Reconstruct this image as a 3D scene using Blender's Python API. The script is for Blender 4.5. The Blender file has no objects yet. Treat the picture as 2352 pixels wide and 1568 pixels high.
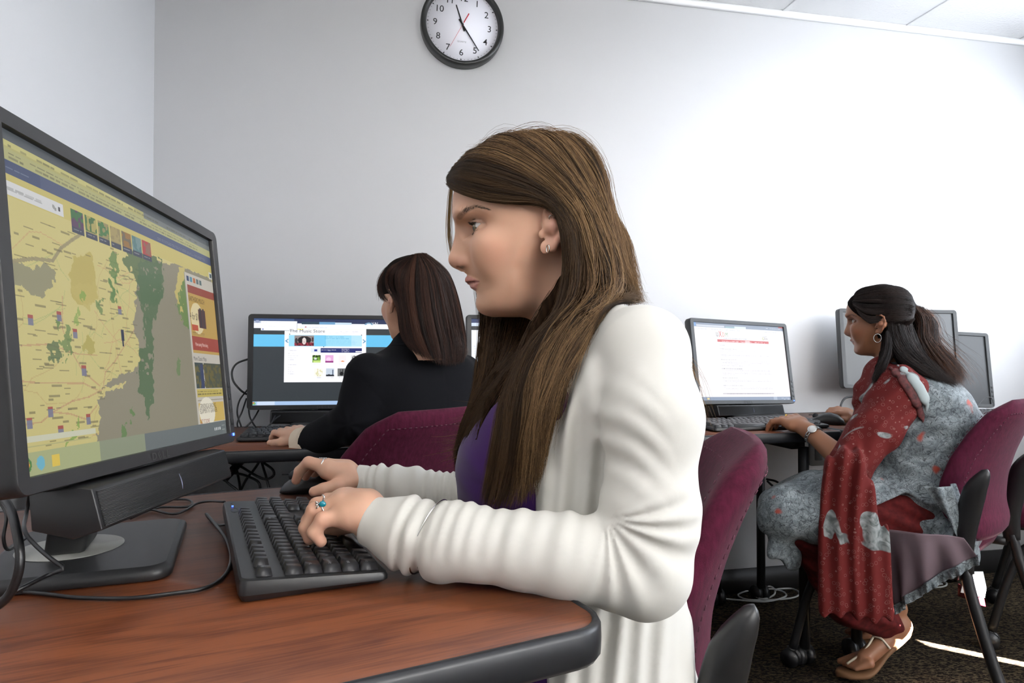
import bpy, bmesh, math, random
import numpy as np
from mathutils import Vector, Matrix, Euler
SC = bpy.context.scene
COL = SC.collection
rng = np.random.default_rng(7)
random.seed(7)
# ---------------------------------------------------------------- camera
FPX, PITCH, CAMH = 1540.0, math.radians(0.967), 0.99
cd = bpy.data.cameras.new('camera'); cam = bpy.data.objects.new('camera', cd); COL.objects.link(cam)
cd.sensor_width = 36.0; cd.lens = FPX / 2352.0 * 36.0; cd.clip_start = 0.02
cam.location = (0, 0, CAMH); cam.rotation_euler = (math.pi/2 + PITCH, 0, 0)
SC.camera = cam
# ---------------------------------------------------------------- colour management, world, lights
SC.view_settings.view_transform = 'Standard'; SC.view_settings.look = 'None'
SC.view_settings.gamma = 1.0; SC.view_settings.use_curve_mapping = False
SC.view_settings.exposure = 0.0
wd = bpy.data.worlds.new('world'); SC.world = wd; wd.use_nodes = True
wn = wd.node_tree.nodes; wn['Background'].inputs['Color'].default_value = (0.75, 0.86, 1, 1)
wn['Background'].inputs['Strength'].default_value = 1.0
WD = np.array([0.978, 0.208, 0.0]); WN = np.array([-0.208, 0.978, 0.0])   # back wall direction / outward normal
RW0 = np.array([2.62, 3.141, 0.0])                                       # corner of back wall and window wall
LW0 = np.array([-1.246, 2.319, 0.0])                                     # corner of back wall and left wall
def area(name, loc, aim, sx, sy, power, col):
    l = bpy.data.lights.new(name, 'AREA'); l.shape = 'RECTANGLE'; l.size = sx; l.size_y = sy
    l.energy = power; l.color = col
    o = bpy.data.objects.new(name, l); COL.objects.link(o); o.location = loc
    o.rotation_euler = Vector(aim).to_track_quat('-Z', 'Y').to_euler(); return o
# daylight entering through the window in the right-hand wall
wc = RW0 - WN*1.60 + np.array([0, 0, 1.62]) - WD*0.03
area('daylight_window', wc, (-WD[0], -WD[1], 0.10), 2.5, 1.30, 66, (0.85, 0.915, 1.0))
# fill light added at an unseen second window behind the camera
wc2 = RW0 - WN*4.7 + np.array([0, 0, 1.62]) - WD*0.03
area('rear_window_fill', wc2, (-WD[0], -WD[1]+.2, -0.05), 2.0, 1.3, 62, (0.92, 0.96, 1.0))
# unseen fill light, added to brighten the walls by bouncing off the ceiling
area('ceiling_fill', (0.0, -0.5, 1.80), (-.15, .30, 1), 0.5, 0.5, 46, (1.0, 0.98, 0.96))
sun = bpy.data.lights.new('sun', 'SUN'); sun.energy = 420; sun.angle = 0.004; sun.color = (1, .96, .9)
so = bpy.data.objects.new('sun', sun); COL.objects.link(so)
SUND = Vector((-0.82, 0.57, -0.70)).normalized()
so.rotation_euler = SUND.to_track_quat('-Z', 'Y').to_euler(); so.location = (4, -2, 4)
# ---------------------------------------------------------------- projection helper (true distances)
_F = np.array([0, math.cos(PITCH), math.sin(PITCH)]); _U = np.array([0, -math.sin(PITCH), math.cos(PITCH)]); _C = np.array([0, 0, CAMH])
def at(px, py, d):
    return _C + d*(np.array([(px-1176)/FPX, 0, 0]) + _F + (784-py)/FPX*_U)
def atz(px, py, z):
    v = np.array([(px-1176)/FPX, 0, 0]) + _F + (784-py)/FPX*_U
    return _C + v*((z-CAMH)/v[2])
def A(*pts): return [at(*p) for p in pts]
def proj(P):
    P = np.asarray(P, float) - _C; d = P@_F
    return np.stack([1176 + FPX*P[..., 0]/d, 784 - FPX*(P@_U)/d, d], -1)
# ---------------------------------------------------------------- object helpers
def tag(o, label, cat=None, group=None, kind=None):
    if label: o['label'] = label
    if cat: o['category'] = cat
    if group: o['group'] = group
    if kind: o['kind'] = kind
    return o
def thing(name, label, cat, loc=(0,0,0), rz=0.0, group=None):
    o = bpy.data.objects.new(name, None); COL.objects.link(o)
    o.empty_display_size = .05
    o.location = loc; o.rotation_euler = (0, 0, rz); return tag(o, label, cat, group)
def link(name, me, mat, parent=None, smooth=False, world=False):
    """world=True: mesh coordinates are world coordinates, parent may be displaced"""
    o = bpy.data.objects.new(name, me); COL.objects.link(o)
    if mat is not None:
        for m in (mat if isinstance(mat, (list, tuple)) else [mat]): me.materials.append(m)
    if parent is not None:
        o.parent = parent
        if world:
            m = Matrix.LocRotScale(parent.location, parent.rotation_euler, parent.scale)
            p = parent.parent
            while p is not None:
                m = Matrix.LocRotScale(p.location, p.rotation_euler, p.scale) @ m; p = p.parent
            me.transform(m.inverted())
    if smooth: me.shade_smooth()
    return o
def npmesh(name, V, Fq, cols=None, matidx=None):
    """V (n,3); Fq (m,k) all faces of one size or list of such arrays"""
    V = np.asarray(V, np.float32)
    if not isinstance(Fq, list): Fq = [Fq]
    Fq = [np.asarray(f, np.int32) for f in Fq if len(f)]
    me = bpy.data.meshes.new(name)
    me.vertices.add(len(V)); me.vertices.foreach_set('co', V.ravel())
    idx = np.concatenate([f.ravel() for f in Fq]); tot = np.concatenate([np.full(len(f), f.shape[1], np.int32) for f in Fq])
    st = np.concatenate([[0], np.cumsum(tot)[:-1]]).astype(np.int32)
    me.loops.add(len(idx)); me.loops.foreach_set('vertex_index', idx)
    me.polygons.add(len(tot)); me.polygons.foreach_set('loop_start', st); me.polygons.foreach_set('loop_total', tot)
    if matidx is not None: me.polygons.foreach_set('material_index', np.asarray(matidx, np.int32))
    me.update(calc_edges=True)
    if cols is not None:
        c = np.asarray(cols, np.float32)
        if c.shape[1] == 3: c = np.concatenate([c, np.ones((len(c), 1), np.float32)], 1)
        dom = 'POINT' if len(c) == len(V) else 'FACE'
        if dom == 'FACE': c = np.repeat(c, tot, axis=0); dom = 'CORNER'
        a = me.color_attributes.new('Col', 'FLOAT_COLOR', dom); a.data.foreach_set('color', c.ravel())
    return me
class MB:
    """collects shapes and builds one mesh"""
    def __init__(s): s.V = []; s.F = {}; s.n = 0
    def add(s, V, F):
        V = np.asarray(V, float)
        for f in F:
            s.F.setdefault(len(f), []).append([i+s.n for i in f])
        s.V.append(V); s.n += len(V); return s
    def box(s, c, size, R=None, bev=0.0):
        c = np.asarray(c, float); h = np.asarray(size, float)/2
        if bev <= 0:
            V = np.array([[x, y, z] for x in (-1,1) for y in (-1,1) for z in (-1,1)])*h
            F = [(0,1,3,2),(4,6,7,5),(0,4,5,1),(2,3,7,6),(0,2,6,4),(1,5,7,3)]
        else:
            bm = bmesh.new(); bmesh.ops.create_cube(bm, size=1.0)
            for v in bm.verts: v.co = Vector((v.co.x*h[0]*2, v.co.y*h[1]*2, v.co.z*h[2]*2))
            bmesh.ops.bevel(bm, geom=bm.edges[:]+bm.verts[:], offset=bev, segments=3, profile=.5, affect='EDGES', clamp_overlap=True)
            bm.verts.index_update(); V = np.array([v.co[:] for v in bm.verts]); F = [tuple(v.index for v in f.verts) for f in bm.faces]; bm.free()
        if R is not None: V = V@np.asarray(R).T
        return s.add(V+c, F)
    def prism(s, pts, z0, z1, M=None):
        """polygon pts (x,y) extruded z0..z1; M maps local->world (4x4 or fn)"""
        n = len(pts); V = np.array([[p[0], p[1], z] for z in (z0, z1) for p in pts], float)
        F = [tuple(range(n-1, -1, -1)), tuple(range(n, 2*n))] + [(i, (i+1) % n, n+(i+1) % n, n+i) for i in range(n)]
        if M is not None: V = M(V)
        return s.add(V, F)
    def tube(s, pts, r, seg=10, cap=True, closed=False):
        P = np.asarray(pts, float); n = len(P); r = np.broadcast_to(np.asarray(r, float), (n,))
        T = np.gradient(P, axis=0)
        if closed: T = np.roll(P, -1, 0)-np.roll(P, 1, 0)
        T /= np.linalg.norm(T, axis=1)[:, None]+1e-12
        u = np.cross(T[0], [0, 0, 1.]);
        if np.linalg.norm(u) < 1e-3: u = np.cross(T[0], [0, 1., 0])
        u /= np.linalg.norm(u); V = []
        for i in range(n):
            u = u - T[i]*(u@T[i]); u /= np.linalg.norm(u)+1e-12; w = np.cross(T[i], u)
            for k in range(seg):
                a = 2*math.pi*k/seg; V.append(P[i]+r[i]*(math.cos(a)*u+math.sin(a)*w))
        F = []
        for i in range(n if closed else n-1):
            j = (i+1) % n
            for k in range(seg):
                F.append((i*seg+k, i*seg+(k+1) % seg, j*seg+(k+1) % seg, j*seg+k))
        if cap and not closed: F.append(tuple(range(seg-1, -1, -1))); F.append(tuple((n-1)*seg+k for k in range(seg)))
        return s.add(V, F)
    def loft(s, rings, cap=True, closed=False):
        n = len(rings); m = len(rings[0]); V = np.concatenate([np.asarray(r, float) for r in rings])
        F = [(i*m+k, i*m+(k+1) % m, ((i+1) % n)*m+(k+1) % m, ((i+1) % n)*m+k) for i in range(n if closed else n-1) for k in range(m)]
        if cap and not closed: F.append(tuple(range(m-1, -1, -1))); F.append(tuple((n-1)*m+k for k in range(m)))
        return s.add(V, F)
    def cyl(s, c, r, h, seg=24, axis=2, r2=None):
        r2 = r if r2 is None else r2; c = np.asarray(c, float)
        rings = []
        for z, rr in ((-h/2, r), (h/2, r2)):
            a = np.arange(seg)*2*math.pi/seg; q = np.stack([rr*np.cos(a), rr*np.sin(a), np.full(seg, z)], 1)
            q = q[:, {2: [0,1,2], 0: [2,0,1], 1: [1,2,0]}[axis]]; rings.append(q+c)
        return s.loft(rings)
    def mesh(s, name='m'):
        V = np.concatenate(s.V); Fl = [np.array(s.F[k]) for k in sorted(s.F)]
        return npmesh(name, V, Fl)
    def build(s, name, mat, parent=None, smooth=False, world=False, bevel=0, auto=None):
        me = s.mesh(name); o = link(name, me, mat, parent, smooth or auto is not None, world)
        if auto is not None and hasattr(me, 'set_sharp_from_angle'): me.set_sharp_from_angle(angle=math.radians(auto))
        if bevel:
            m = o.modifiers.new('bevel', 'BEVEL'); m.width = bevel; m.segments = 2; m.limit_method = 'ANGLE'
        return o
def spline(P, n=40, closed=False):
    """Catmull-Rom through P -> n points (arc-uniform)"""
    P = np.asarray(P, float)
    if closed: Q = np.concatenate([P[-1:], P, P[:2]])
    else: Q = np.concatenate([2*P[:1]-P[1:2], P, 2*P[-1:]-P[-2:-1]])
    out = []
    for i in range(len(Q)-3):
        t = np.linspace(0, 1, 12, endpoint=False)[:, None]; a, b, c, d = Q[i:i+4]
        out.append(.5*((2*b)+(-a+c)*t+(2*a-5*b+4*c-d)*t**2+(-a+3*b-3*c+d)*t**3))
    out = np.concatenate(out+[Q[-2:-1]]); L = np.concatenate([[0], np.cumsum(np.linalg.norm(np.diff(out, axis=0), axis=1))])
    u = np.linspace(0, L[-1], n, endpoint=not closed)
    return np.stack([np.interp(u, L, out[:, k]) for k in range(out.shape[1])], 1)
def rrect(w, h, r, n=6):
    pts = []
    for cx, cy, a0 in ((w/2-r, h/2-r, 0), (-w/2+r, h/2-r, 90), (-w/2+r, -h/2+r, 180), (w/2-r, -h/2+r, 270)):
        for k in range(n+1):
            a = math.radians(a0+90*k/n); pts.append((cx+r*math.cos(a), cy+r*math.sin(a)))
    return pts
def rotm(rx=0, ry=0, rz=0): return np.array(Euler((rx, ry, rz)).to_matrix())
# ---------------------------------------------------------------- implicit surfaces
def smin(a, b, k):
    h = np.clip(.5+.5*(b-a)/k, 0, 1); return b*(1-h)+a*h-k*h*(1-h)
def smax(a, b, k): return -smin(-a, -b, k)
def cone(P, a, b, r1, r2, flat=None, ff=1.0):
    a = np.asarray(a, float); b = np.asarray(b, float); v = b-a; q = P-a
    t = np.clip((q@v)/(v@v+1e-12), 0, 1); w = q-t[:, None]*v
    r = r1+(r2-r1)*t
    if flat is not None:
        fl = np.asarray(flat, float); fl = fl/np.linalg.norm(fl); w = w+np.outer(w@fl, fl)*(1/ff-1)
        return (np.linalg.norm(w, axis=1)-r)*min(1, ff)
    return np.linalg.norm(w, axis=1)-r
def chain(P, pts, rad, k=.004, **kw):
    d = None
    for i in range(len(pts)-1):
        e = cone(P, pts[i], pts[i+1], rad[i], rad[i+1], **kw); d = e if d is None else smin(d, e, k)
    return d
def ell(P, c, r, R=None):
    q = P-np.asarray(c, float)
    if R is not None: q = q@np.asarray(R)
    r = np.asarray(r, float); k0 = np.linalg.norm(q/r, axis=1); k1 = np.linalg.norm(q/(r*r), axis=1)
    return k0*(k0-1)/(k1+1e-9)
def rbox(P, c, h, r, R=None):
    q = P-np.asarray(c, float)
    if R is not None: q = q@np.asarray(R)
    q = np.abs(q)-(np.asarray(h, float)-r)
    return np.linalg.norm(np.maximum(q, 0), axis=1)+np.minimum(q.max(1), 0)-r
def sdf_mesh(fn, lo, hi, h, slack=1.7):
    lo = np.asarray(lo, float); hi = np.asarray(hi, float); B = 8
    nb = np.ceil((hi-lo)/(h*B)).astype(int)+1; N = nb*B
    cg = np.stack(np.meshgrid(*[np.arange(n) for n in nb], indexing='ij'), -1).reshape(-1, 3)
    cc = lo+(cg*B+(B-1)/2)*h
    dc = fn(cc)
    keep = np.abs(dc) < (B*h*.87)*slack+h
    D = np.repeat(np.repeat(np.repeat(dc.reshape(nb).astype(np.float32), B, 0), B, 1), B, 2)
    off = np.stack(np.meshgrid(*[np.arange(B)]*3, indexing='ij'), -1).reshape(-1, 3)
    ks = cg[keep]
    for s in range(0, len(ks), 600):
        kk = ks[s:s+600]; gi = (kk[:, None, :]*B+off[None]).reshape(-1, 3)
        D[gi[:, 0], gi[:, 1], gi[:, 2]] = fn(lo+gi*h)
    S = D < 0
    cnt = np.zeros(np.array(D.shape)-1, np.int8)
    for i in (0, 1):
        for j in (0, 1):
            for k in (0, 1): cnt += S[i:D.shape[0]-1+i, j:D.shape[1]-1+j, k:D.shape[2]-1+k]
    act = np.argwhere((cnt > 0) & (cnt < 8))
    cid = np.full(cnt.shape, -1, np.int32); cid[act[:, 0], act[:, 1], act[:, 2]] = np.arange(len(act))
    cor = np.array([(i, j, k) for i in (0, 1) for j in (0, 1) for k in (0, 1)])
    val = np.stack([D[act[:, 0]+c[0], act[:, 1]+c[1], act[:, 2]+c[2]] for c in cor], 1)
    acc = np.zeros((len(act), 3)); num = np.zeros(len(act))
    for a in range(8):
        for b in range(a+1, 8):
            if np.abs(cor[a]-cor[b]).sum() != 1: continue
            va, vb = val[:, a], val[:, b]; m = (va < 0) != (vb < 0)
            t = np.where(m, va/(va-vb+1e-20), 0)
            acc += np.where(m[:, None], cor[a]+t[:, None]*(cor[b]-cor[a]), 0); num += m
    V = lo+(act+acc/num[:, None])*h
    quads = []
    for ax in range(3):
        sl0 = [slice(None)]*3; sl1 = [slice(None)]*3; sl0[ax] = slice(0, -1); sl1[ax] = slice(1, None)
        a0, a1 = S[tuple(sl0)], S[tuple(sl1)]
        e = np.argwhere(a0 != a1); u, v = [x for x in range(3) if x != ax]
        ok = (e[:, u] > 0) & (e[:, v] > 0) & (e[:, u] < D.shape[u]-1) & (e[:, v] < D.shape[v]-1); e = e[ok]
        if not len(e): continue
        q = []
        for du, dv in ((-1, -1), (0, -1), (0, 0), (-1, 0)):
            c = e.copy(); c[:, u] += du; c[:, v] += dv; q.append(cid[c[:, 0], c[:, 1], c[:, 2]])
        q = np.stack(q, 1); ins = S[e[:, 0], e[:, 1], e[:, 2]]
        flip = ins if ax != 1 else ~ins
        q = np.where(flip[:, None], q, q[:, ::-1]); q = q[(q >= 0).all(1)]
        quads.append(q)
    return V, np.concatenate(quads)
def relax(V, Q, it=1, lam=.5):
    for _ in range(it):
        acc = np.zeros_like(V); n = np.zeros(len(V))
        for a, b in ((0, 1), (1, 2), (2, 3), (3, 0)):
            np.add.at(acc, Q[:, a], V[Q[:, b]]); np.add.at(acc, Q[:, b], V[Q[:, a]]); np.add.at(n, Q[:, a], 1); np.add.at(n, Q[:, b], 1)
        V = V+(acc/np.maximum(n, 1)[:, None]-V)*lam
    return V
def cutq(V, Q, keep):
    k = keep(V[Q].mean(1)); Q = Q[k]; used = np.zeros(len(V), bool); used[Q.ravel()] = True
    mp = np.cumsum(used)-1; return V[used], mp[Q]
class Prof:
    """upright solid given by rows (c, front, back, halfwidth, exponent); axes fwd, side"""
    def __init__(s, org, fwd, rows, up=(0, 0, 1)):
        s.o = np.asarray(org, float); s.f = np.asarray(fwd, float)/np.linalg.norm(fwd); s.u = np.asarray(up, float)/np.linalg.norm(up)
        s.f = s.f-s.u*(s.f@s.u); s.f /= np.linalg.norm(s.f)
        s.b = np.cross(s.u, s.f); r = np.array(sorted(rows), float)
        cc = np.linspace(r[0, 0], r[-1, 0], 160); s.c = cc
        t = [np.interp(cc, r[:, 0], r[:, i]) for i in range(1, r.shape[1])]
        k = np.hanning(11); k /= k.sum()
        s.t = [np.convolve(np.pad(x, 5, 'edge'), k, 'valid') for x in t]; s.c0, s.c1 = r[0, 0], r[-1, 0]
    def loc(s, P): q = P-s.o; return q@s.f, q@s.b, q@s.u
    def __call__(s, P, endk=.01):
        a, b, c = s.loc(P); F, Bk, W = [np.interp(c, s.c, s.t[i]) for i in range(3)]
        n = np.interp(c, s.c, s.t[3]) if len(s.t) > 3 else 2.0
        m = (F+Bk)/2; L = np.maximum((F-Bk)/2, 1e-3); x = np.abs(a-m)/L; y = np.abs(b)/np.maximum(W, 1e-3)
        r = (x**n+y**n)**(1/n)+1e-9; rad = np.sqrt((a-m)**2+b*b)
        d = np.where(rad > 1e-6, rad*(1-1/r), -np.minimum(L, W))
        return smax(d, np.maximum(c-s.c1, s.c0-c), endk)
# ---------------------------------------------------------------- text as mesh
def text_geo(txt, size=1.0, align='LEFT', squeeze=1.0, offs=0.0):
    cu = bpy.data.curves.new('t', 'FONT'); cu.body = txt; cu.size = size; cu.align_x = align; cu.offset = offs; cu.resolution_u = 3
    o = bpy.data.objects.new('t', cu); COL.objects.link(o)
    dg = bpy.context.evaluated_depsgraph_get(); me = o.evaluated_get(dg).to_mesh()
    V = np.array([v.co[:] for v in me.vertices]).reshape(-1, 3); F = [tuple(p.vertices) for p in me.polygons]
    o.evaluated_get(dg).to_mesh_clear(); bpy.data.objects.remove(o); bpy.data.curves.remove(cu)
    V[:, 0] *= squeeze; return V, F
# ---------------------------------------------------------------- materials
def mat(name, col=(.5,.5,.5), rough=.5, metal=0.0, spec=.5, noise=None, bump=None, sheen=0, coat=0, sub=0, attr=False, emit=0, trans=0, alpha=1):
    """noise=(scale, amount[, stretch]) colour variation; bump=(scale, strength[, dist])"""
    m = bpy.data.materials.new(name); m.use_nodes = True; nt = m.node_tree; N = nt.nodes; L = nt.links
    b = N['Principled BSDF']; c = tuple(col)+(1,) if len(col) == 3 else tuple(col)
    b.inputs['Base Color'].default_value = c; b.inputs['Roughness'].default_value = rough; b.inputs['Metallic'].default_value = metal
    b.inputs['Specular IOR Level'].default_value = spec
    if sheen: b.inputs['Sheen Weight'].default_value = sheen; b.inputs['Sheen Roughness'].default_value = .4
    if coat: b.inputs['Coat Weight'].default_value = coat; b.inputs['Coat Roughness'].default_value = .15
    if sub:
        b.inputs['Subsurface Weight'].default_value = sub; b.inputs['Subsurface Radius'].default_value = (.012, .005, .003)
        b.inputs['Subsurface Scale'].default_value = .6
    if trans: b.inputs['Transmission Weight'].default_value = trans
    if alpha < 1: b.inputs['Alpha'].default_value = alpha
    src = None
    if attr:
        a = N.new('ShaderNodeAttribute'); a.attribute_name = 'Col'; src = a.outputs['Color']; L.new(src, b.inputs['Base Color'])
    if noise or bump:
        tc = N.new('ShaderNodeTexCoord')
        def co(st):
            if st is None: return tc.outputs['Object']
            mp = N.new('ShaderNodeMapping'); mp.inputs['Scale'].default_value = st; L.new(tc.outputs['Object'], mp.inputs['Vector']); return mp.outputs['Vector']
    if noise:
        n = N.new('ShaderNodeTexNoise'); n.inputs['Scale'].default_value = noise[0]; n.inputs['Detail'].default_value = 4
        L.new(co(noise[2] if len(noise) > 2 else None), n.inputs['Vector'])
        mx = N.new('ShaderNodeMix'); mx.data_type = 'RGBA'; mx.blend_type = 'MULTIPLY'; mx.inputs['Factor'].default_value = 1
        r = N.new('ShaderNodeMapRange'); r.inputs['From Min'].default_value = .3; r.inputs['From Max'].default_value = .7
        r.inputs['To Min'].default_value = 1-noise[1]; r.inputs['To Max'].default_value = 1+noise[1]
        L.new(n.outputs['Fac'], r.inputs['Value']); L.new(r.outputs[0], mx.inputs['B'])
        if src: L.new(src, mx.inputs['A'])
        else: mx.inputs['A'].default_value = c
        L.new(mx.outputs['Result'], b.inputs['Base Color'])
    if bump:
        n2 = N.new('ShaderNodeTexNoise'); n2.inputs['Scale'].default_value = bump[0]; n2.inputs['Detail'].default_value = 3
        L.new(co(bump[3] if len(bump) > 3 else None), n2.inputs['Vector'])
        bp = N.new('ShaderNodeBump'); bp.inputs['Strength'].default_value = bump[1]; bp.inputs['Distance'].default_value = bump[2] if len(bump) > 2 else .001
        L.new(n2.outputs['Fac'], bp.inputs['Height']); L.new(bp.outputs['Normal'], b.inputs['Normal'])
    if emit:
        b.inputs['Emission Strength'].default_value = emit
        if src: L.new(src, b.inputs['Emission Color'])
        else: b.inputs['Emission Color'].default_value = c
    return m
def screen_mat(name, strength, attr=True, col=(1,1,1), gloss=.03):
    m = bpy.data.materials.new(name); m.use_nodes = True; nt = m.node_tree; N = nt.nodes; b = N['Principled BSDF']
    b.inputs['Base Color'].default_value = (.012, .012, .013, 1); b.inputs['Roughness'].default_value = .32; b.inputs['Specular IOR Level'].default_value = gloss*10
    b.inputs['Emission Strength'].default_value = strength
    if attr:
        a = N.new('ShaderNodeAttribute'); a.attribute_name = 'Col'; nt.links.new(a.outputs['Color'], b.inputs['Emission Color'])
    else: b.inputs['Emission Color'].default_value = tuple(col)+(1,)
    return m
def carpet_mat():
    m = bpy.data.materials.new('carpet_material'); m.use_nodes = True; nt = m.node_tree; N = nt.nodes; L = nt.links; b = N['Principled BSDF']
    tc = N.new('ShaderNodeTexCoord'); mp = N.new('ShaderNodeMapping'); mp.inputs['Scale'].default_value = (1, 2.3, 1); mp.inputs['Rotation'].default_value = (0, 0, .3)
    L.new(tc.outputs['Object'], mp.inputs['Vector'])
    n = N.new('ShaderNodeTexNoise'); n.inputs['Scale'].default_value = 62; n.inputs['Detail'].default_value = 2; n.inputs['Distortion'].default_value = 1.2
    L.new(mp.outputs[0], n.inputs['Vector'])
    r = N.new('ShaderNodeValToRGB'); e = r.color_ramp.elements
    e[0].position = .44; e[0].color = (.018, .012, .009, 1); e[1].position = .56; e[1].color = (.17, .125, .07, 1)
    x = e.new(.5); x.color = (.05, .035, .022, 1)
    L.new(n.outputs['Fac'], r.inputs['Fac']); L.new(r.outputs['Color'], b.inputs['Base Color'])
    b.inputs['Roughness'].default_value = .95; b.inputs['Specular IOR Level'].default_value = .1
    n2 = N.new('ShaderNodeTexNoise'); n2.inputs['Scale'].default_value = 500; bp = N.new('ShaderNodeBump'); bp.inputs['Strength'].default_value = .6; bp.inputs['Distance'].default_value = .003
    L.new(tc.outputs['Object'], n2.inputs['Vector']); L.new(n2.outputs['Fac'], bp.inputs['Height']); L.new(bp.outputs[0], b.inputs['Normal'])
    return m
def wood_mat(name, c1=(.145,.042,.014), c2=(.072,.018,.006)):
    m = bpy.data.materials.new(name); m.use_nodes = True; nt = m.node_tree; N = nt.nodes; L = nt.links; b = N['Principled BSDF']
    tc = N.new('ShaderNodeTexCoord'); mp = N.new('ShaderNodeMapping'); mp.inputs['Scale'].default_value = (1.0, 7.0, 1)
    L.new(tc.outputs['Object'], mp.inputs['Vector'])
    n = N.new('ShaderNodeTexNoise'); n.inputs['Scale'].default_value = 2.2; n.inputs['Detail'].default_value = 3; n.inputs['Distortion'].default_value = .6
    L.new(mp.outputs[0], n.inputs['Vector'])
    mu = N.new('ShaderNodeMath'); mu.operation = 'MULTIPLY'; mu.inputs[1].default_value = 9; L.new(n.outputs['Fac'], mu.inputs[0])
    fr = N.new('ShaderNodeMath'); fr.operation = 'PINGPONG'; fr.inputs[1].default_value = 1; L.new(mu.outputs[0], fr.inputs[0])
    mp2 = N.new('ShaderNodeMapping'); mp2.inputs['Scale'].default_value = (6, 120, 1); L.new(tc.outputs['Object'], mp2.inputs['Vector'])
    n2 = N.new('ShaderNodeTexNoise'); n2.inputs['Scale'].default_value = 3; n2.inputs['Detail'].default_value = 5; L.new(mp2.outputs[0], n2.inputs['Vector'])
    ad = N.new('ShaderNodeMath'); ad.operation = 'MULTIPLY_ADD'; ad.inputs[1].default_value = .45; L.new(fr.outputs[0], ad.inputs[0]); L.new(n2.outputs['Fac'], ad.inputs[2])
    r = N.new('ShaderNodeValToRGB'); e = r.color_ramp.elements; e[0].position = .38; e[0].color = tuple(c2)+(1,); e[1].position = .85; e[1].color = tuple(c1)+(1,)
    L.new(ad.outputs[0], r.inputs['Fac']); L.new(r.outputs['Color'], b.inputs['Base Color'])
    b.inputs['Roughness'].default_value = .42; b.inputs['Specular IOR Level'].default_value = .45
    return m
M = {}
M['wall'] = mat('wall_paint', (.80, .80, .81), .75, noise=(3, .012), bump=(220, .08, .0006))
M['ceil'] = mat('ceiling_tile', (.90, .90, .90), .9, bump=(90, .6, .003))
M['base'] = mat('vinyl_base', (.012, .011, .011), .5)
M['carpet'] = carpet_mat()
M['wood'] = wood_mat('cherry_laminate')
M['edge'] = mat('rubber_edge', (.013, .014, .017), .38)
M['black'] = mat('black_plastic', (.010, .010, .011), .38, bump=(900, .12, .0003))
M['blackg'] = mat('gloss_black_plastic', (.006, .006, .007), .2)
M['bezel'] = mat('dark_bezel', (.015, .015, .016), .42, bump=(1200, .1, .0002))
M['bezelg'] = mat('grey_bezel', (.045, .048, .05), .5, bump=(1200, .1, .0002))
M['grille'] = mat('speaker_grille', (.017, .018, .020), .55)
M['silver'] = mat('brushed_silver', (.36, .36, .33), .4, metal=.6)
M['key'] = mat('black_key', (.014, .014, .016), .33, bump=(1500, .15, .0002))
M['keytop'] = mat('grey_key', (.035, .036, .038), .4)
M['led'] = mat('blue_led', (.05, .12, 1), .3, emit=6)
M['cable'] = mat('black_cable', (.008, .008, .009), .35)
M['cablew'] = mat('white_cable', (.33, .33, .32), .5)
M['metal'] = mat('black_metal', (.010, .010, .011), .42)
M['maroon'] = mat('maroon_fabric', (.066, .008, .023), .9, spec=.12, sheen=.06, noise=(160, .25, (1, 1, .3)), bump=(520, .5, .001))
M['maroond'] = mat('maroon_stitch', (.10, .03, .05), .9)
M['steel'] = mat('polished_steel', (.6, .6, .6), .25, metal=1)
M['white'] = mat('white_plastic', (.75, .75, .74), .5)
M['dark'] = mat('print_black', (.01, .01, .012), .6)
M['red'] = mat('red_paint', (.55, .02, .03), .4)
M['greytext'] = mat('grey_print', (.25, .25, .27), .6)
# ---------------------------------------------------------------- the room
H = 2.435
def struct(name, mb, m, **kw): o = mb.build(name, m, **kw); o['kind'] = 'structure'; return o
BL, BR = LW0, RW0
LD = np.array([.06, -.998, 0.]); FL = LW0 + LD*5.75; FR = RW0 - WN*5.6 - WN*0.0
# floor / ceiling
fl = MB().prism([tuple((BL-WD*.1+WN*.1)[:2]), tuple((FL-WD*.1-WN*.1)[:2]), tuple((FR+WD*.1-WN*.1)[:2]), tuple((BR+WD*.1+WN*.1)[:2])], -.1, 0)
struct('floor', fl, M['carpet'])
# ceiling in 0.6 m tiles set in a thin grid
ce = MB().prism([tuple((BL-WD*.1+WN*.1)[:2]), tuple((FL-WD*.1-WN*.1)[:2]), tuple((FR+WD*.1-WN*.1)[:2]), tuple((BR+WD*.1+WN*.1)[:2])], H, H+.1)
struct('ceiling', ce, M['ceil'])
tr = MB()
RWm = np.array([WD, WN, [0, 0, 1]]).T
wl = np.linalg.norm(BR-BL)
tr.box((BL+BR)/2-WN*.011+np.array([0, 0, H-.011]), (wl, .022, .022), RWm)
for k in range(1, 7): tr.box(BL+WD*(k*.61)-WN*2.8+np.array([0, 0, H-.001]), (.008, 5.6, .004), RWm)
for k in range(0, 9): tr.box((BL+BR)/2-WN*(.45+k*.61)+np.array([0, 0, H-.001]), (wl, .008, .004), RWm)
struct('trim_ceiling', tr, mat('ceiling_grid', (.88, .88, .88), .7))
T = .1
struct('wall_back', MB().box((BL+BR)/2+WN*T/2+np.array([0, 0, H/2]), (wl+2*T, T, H), RWm), M['wall'])
struct('wall_left', MB().prism([tuple(BL[:2]), tuple((BL+WN*T-WD*T)[:2]), tuple((FL-WD*T*1.1-WN*T)[:2]), tuple(FL[:2])], 0, H), M['wall'])
fn_ = np.array([(FR-FL)[1], -(FR-FL)[0], 0]); fn_ /= np.linalg.norm(fn_)
struct('wall_front', MB().prism([tuple(FL[:2]), tuple((FL+fn_*T)[:2]), tuple((FR+fn_*T+WD*T)[:2]), tuple((FR+WD*T)[:2])], 0, H), M['wall'])
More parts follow.
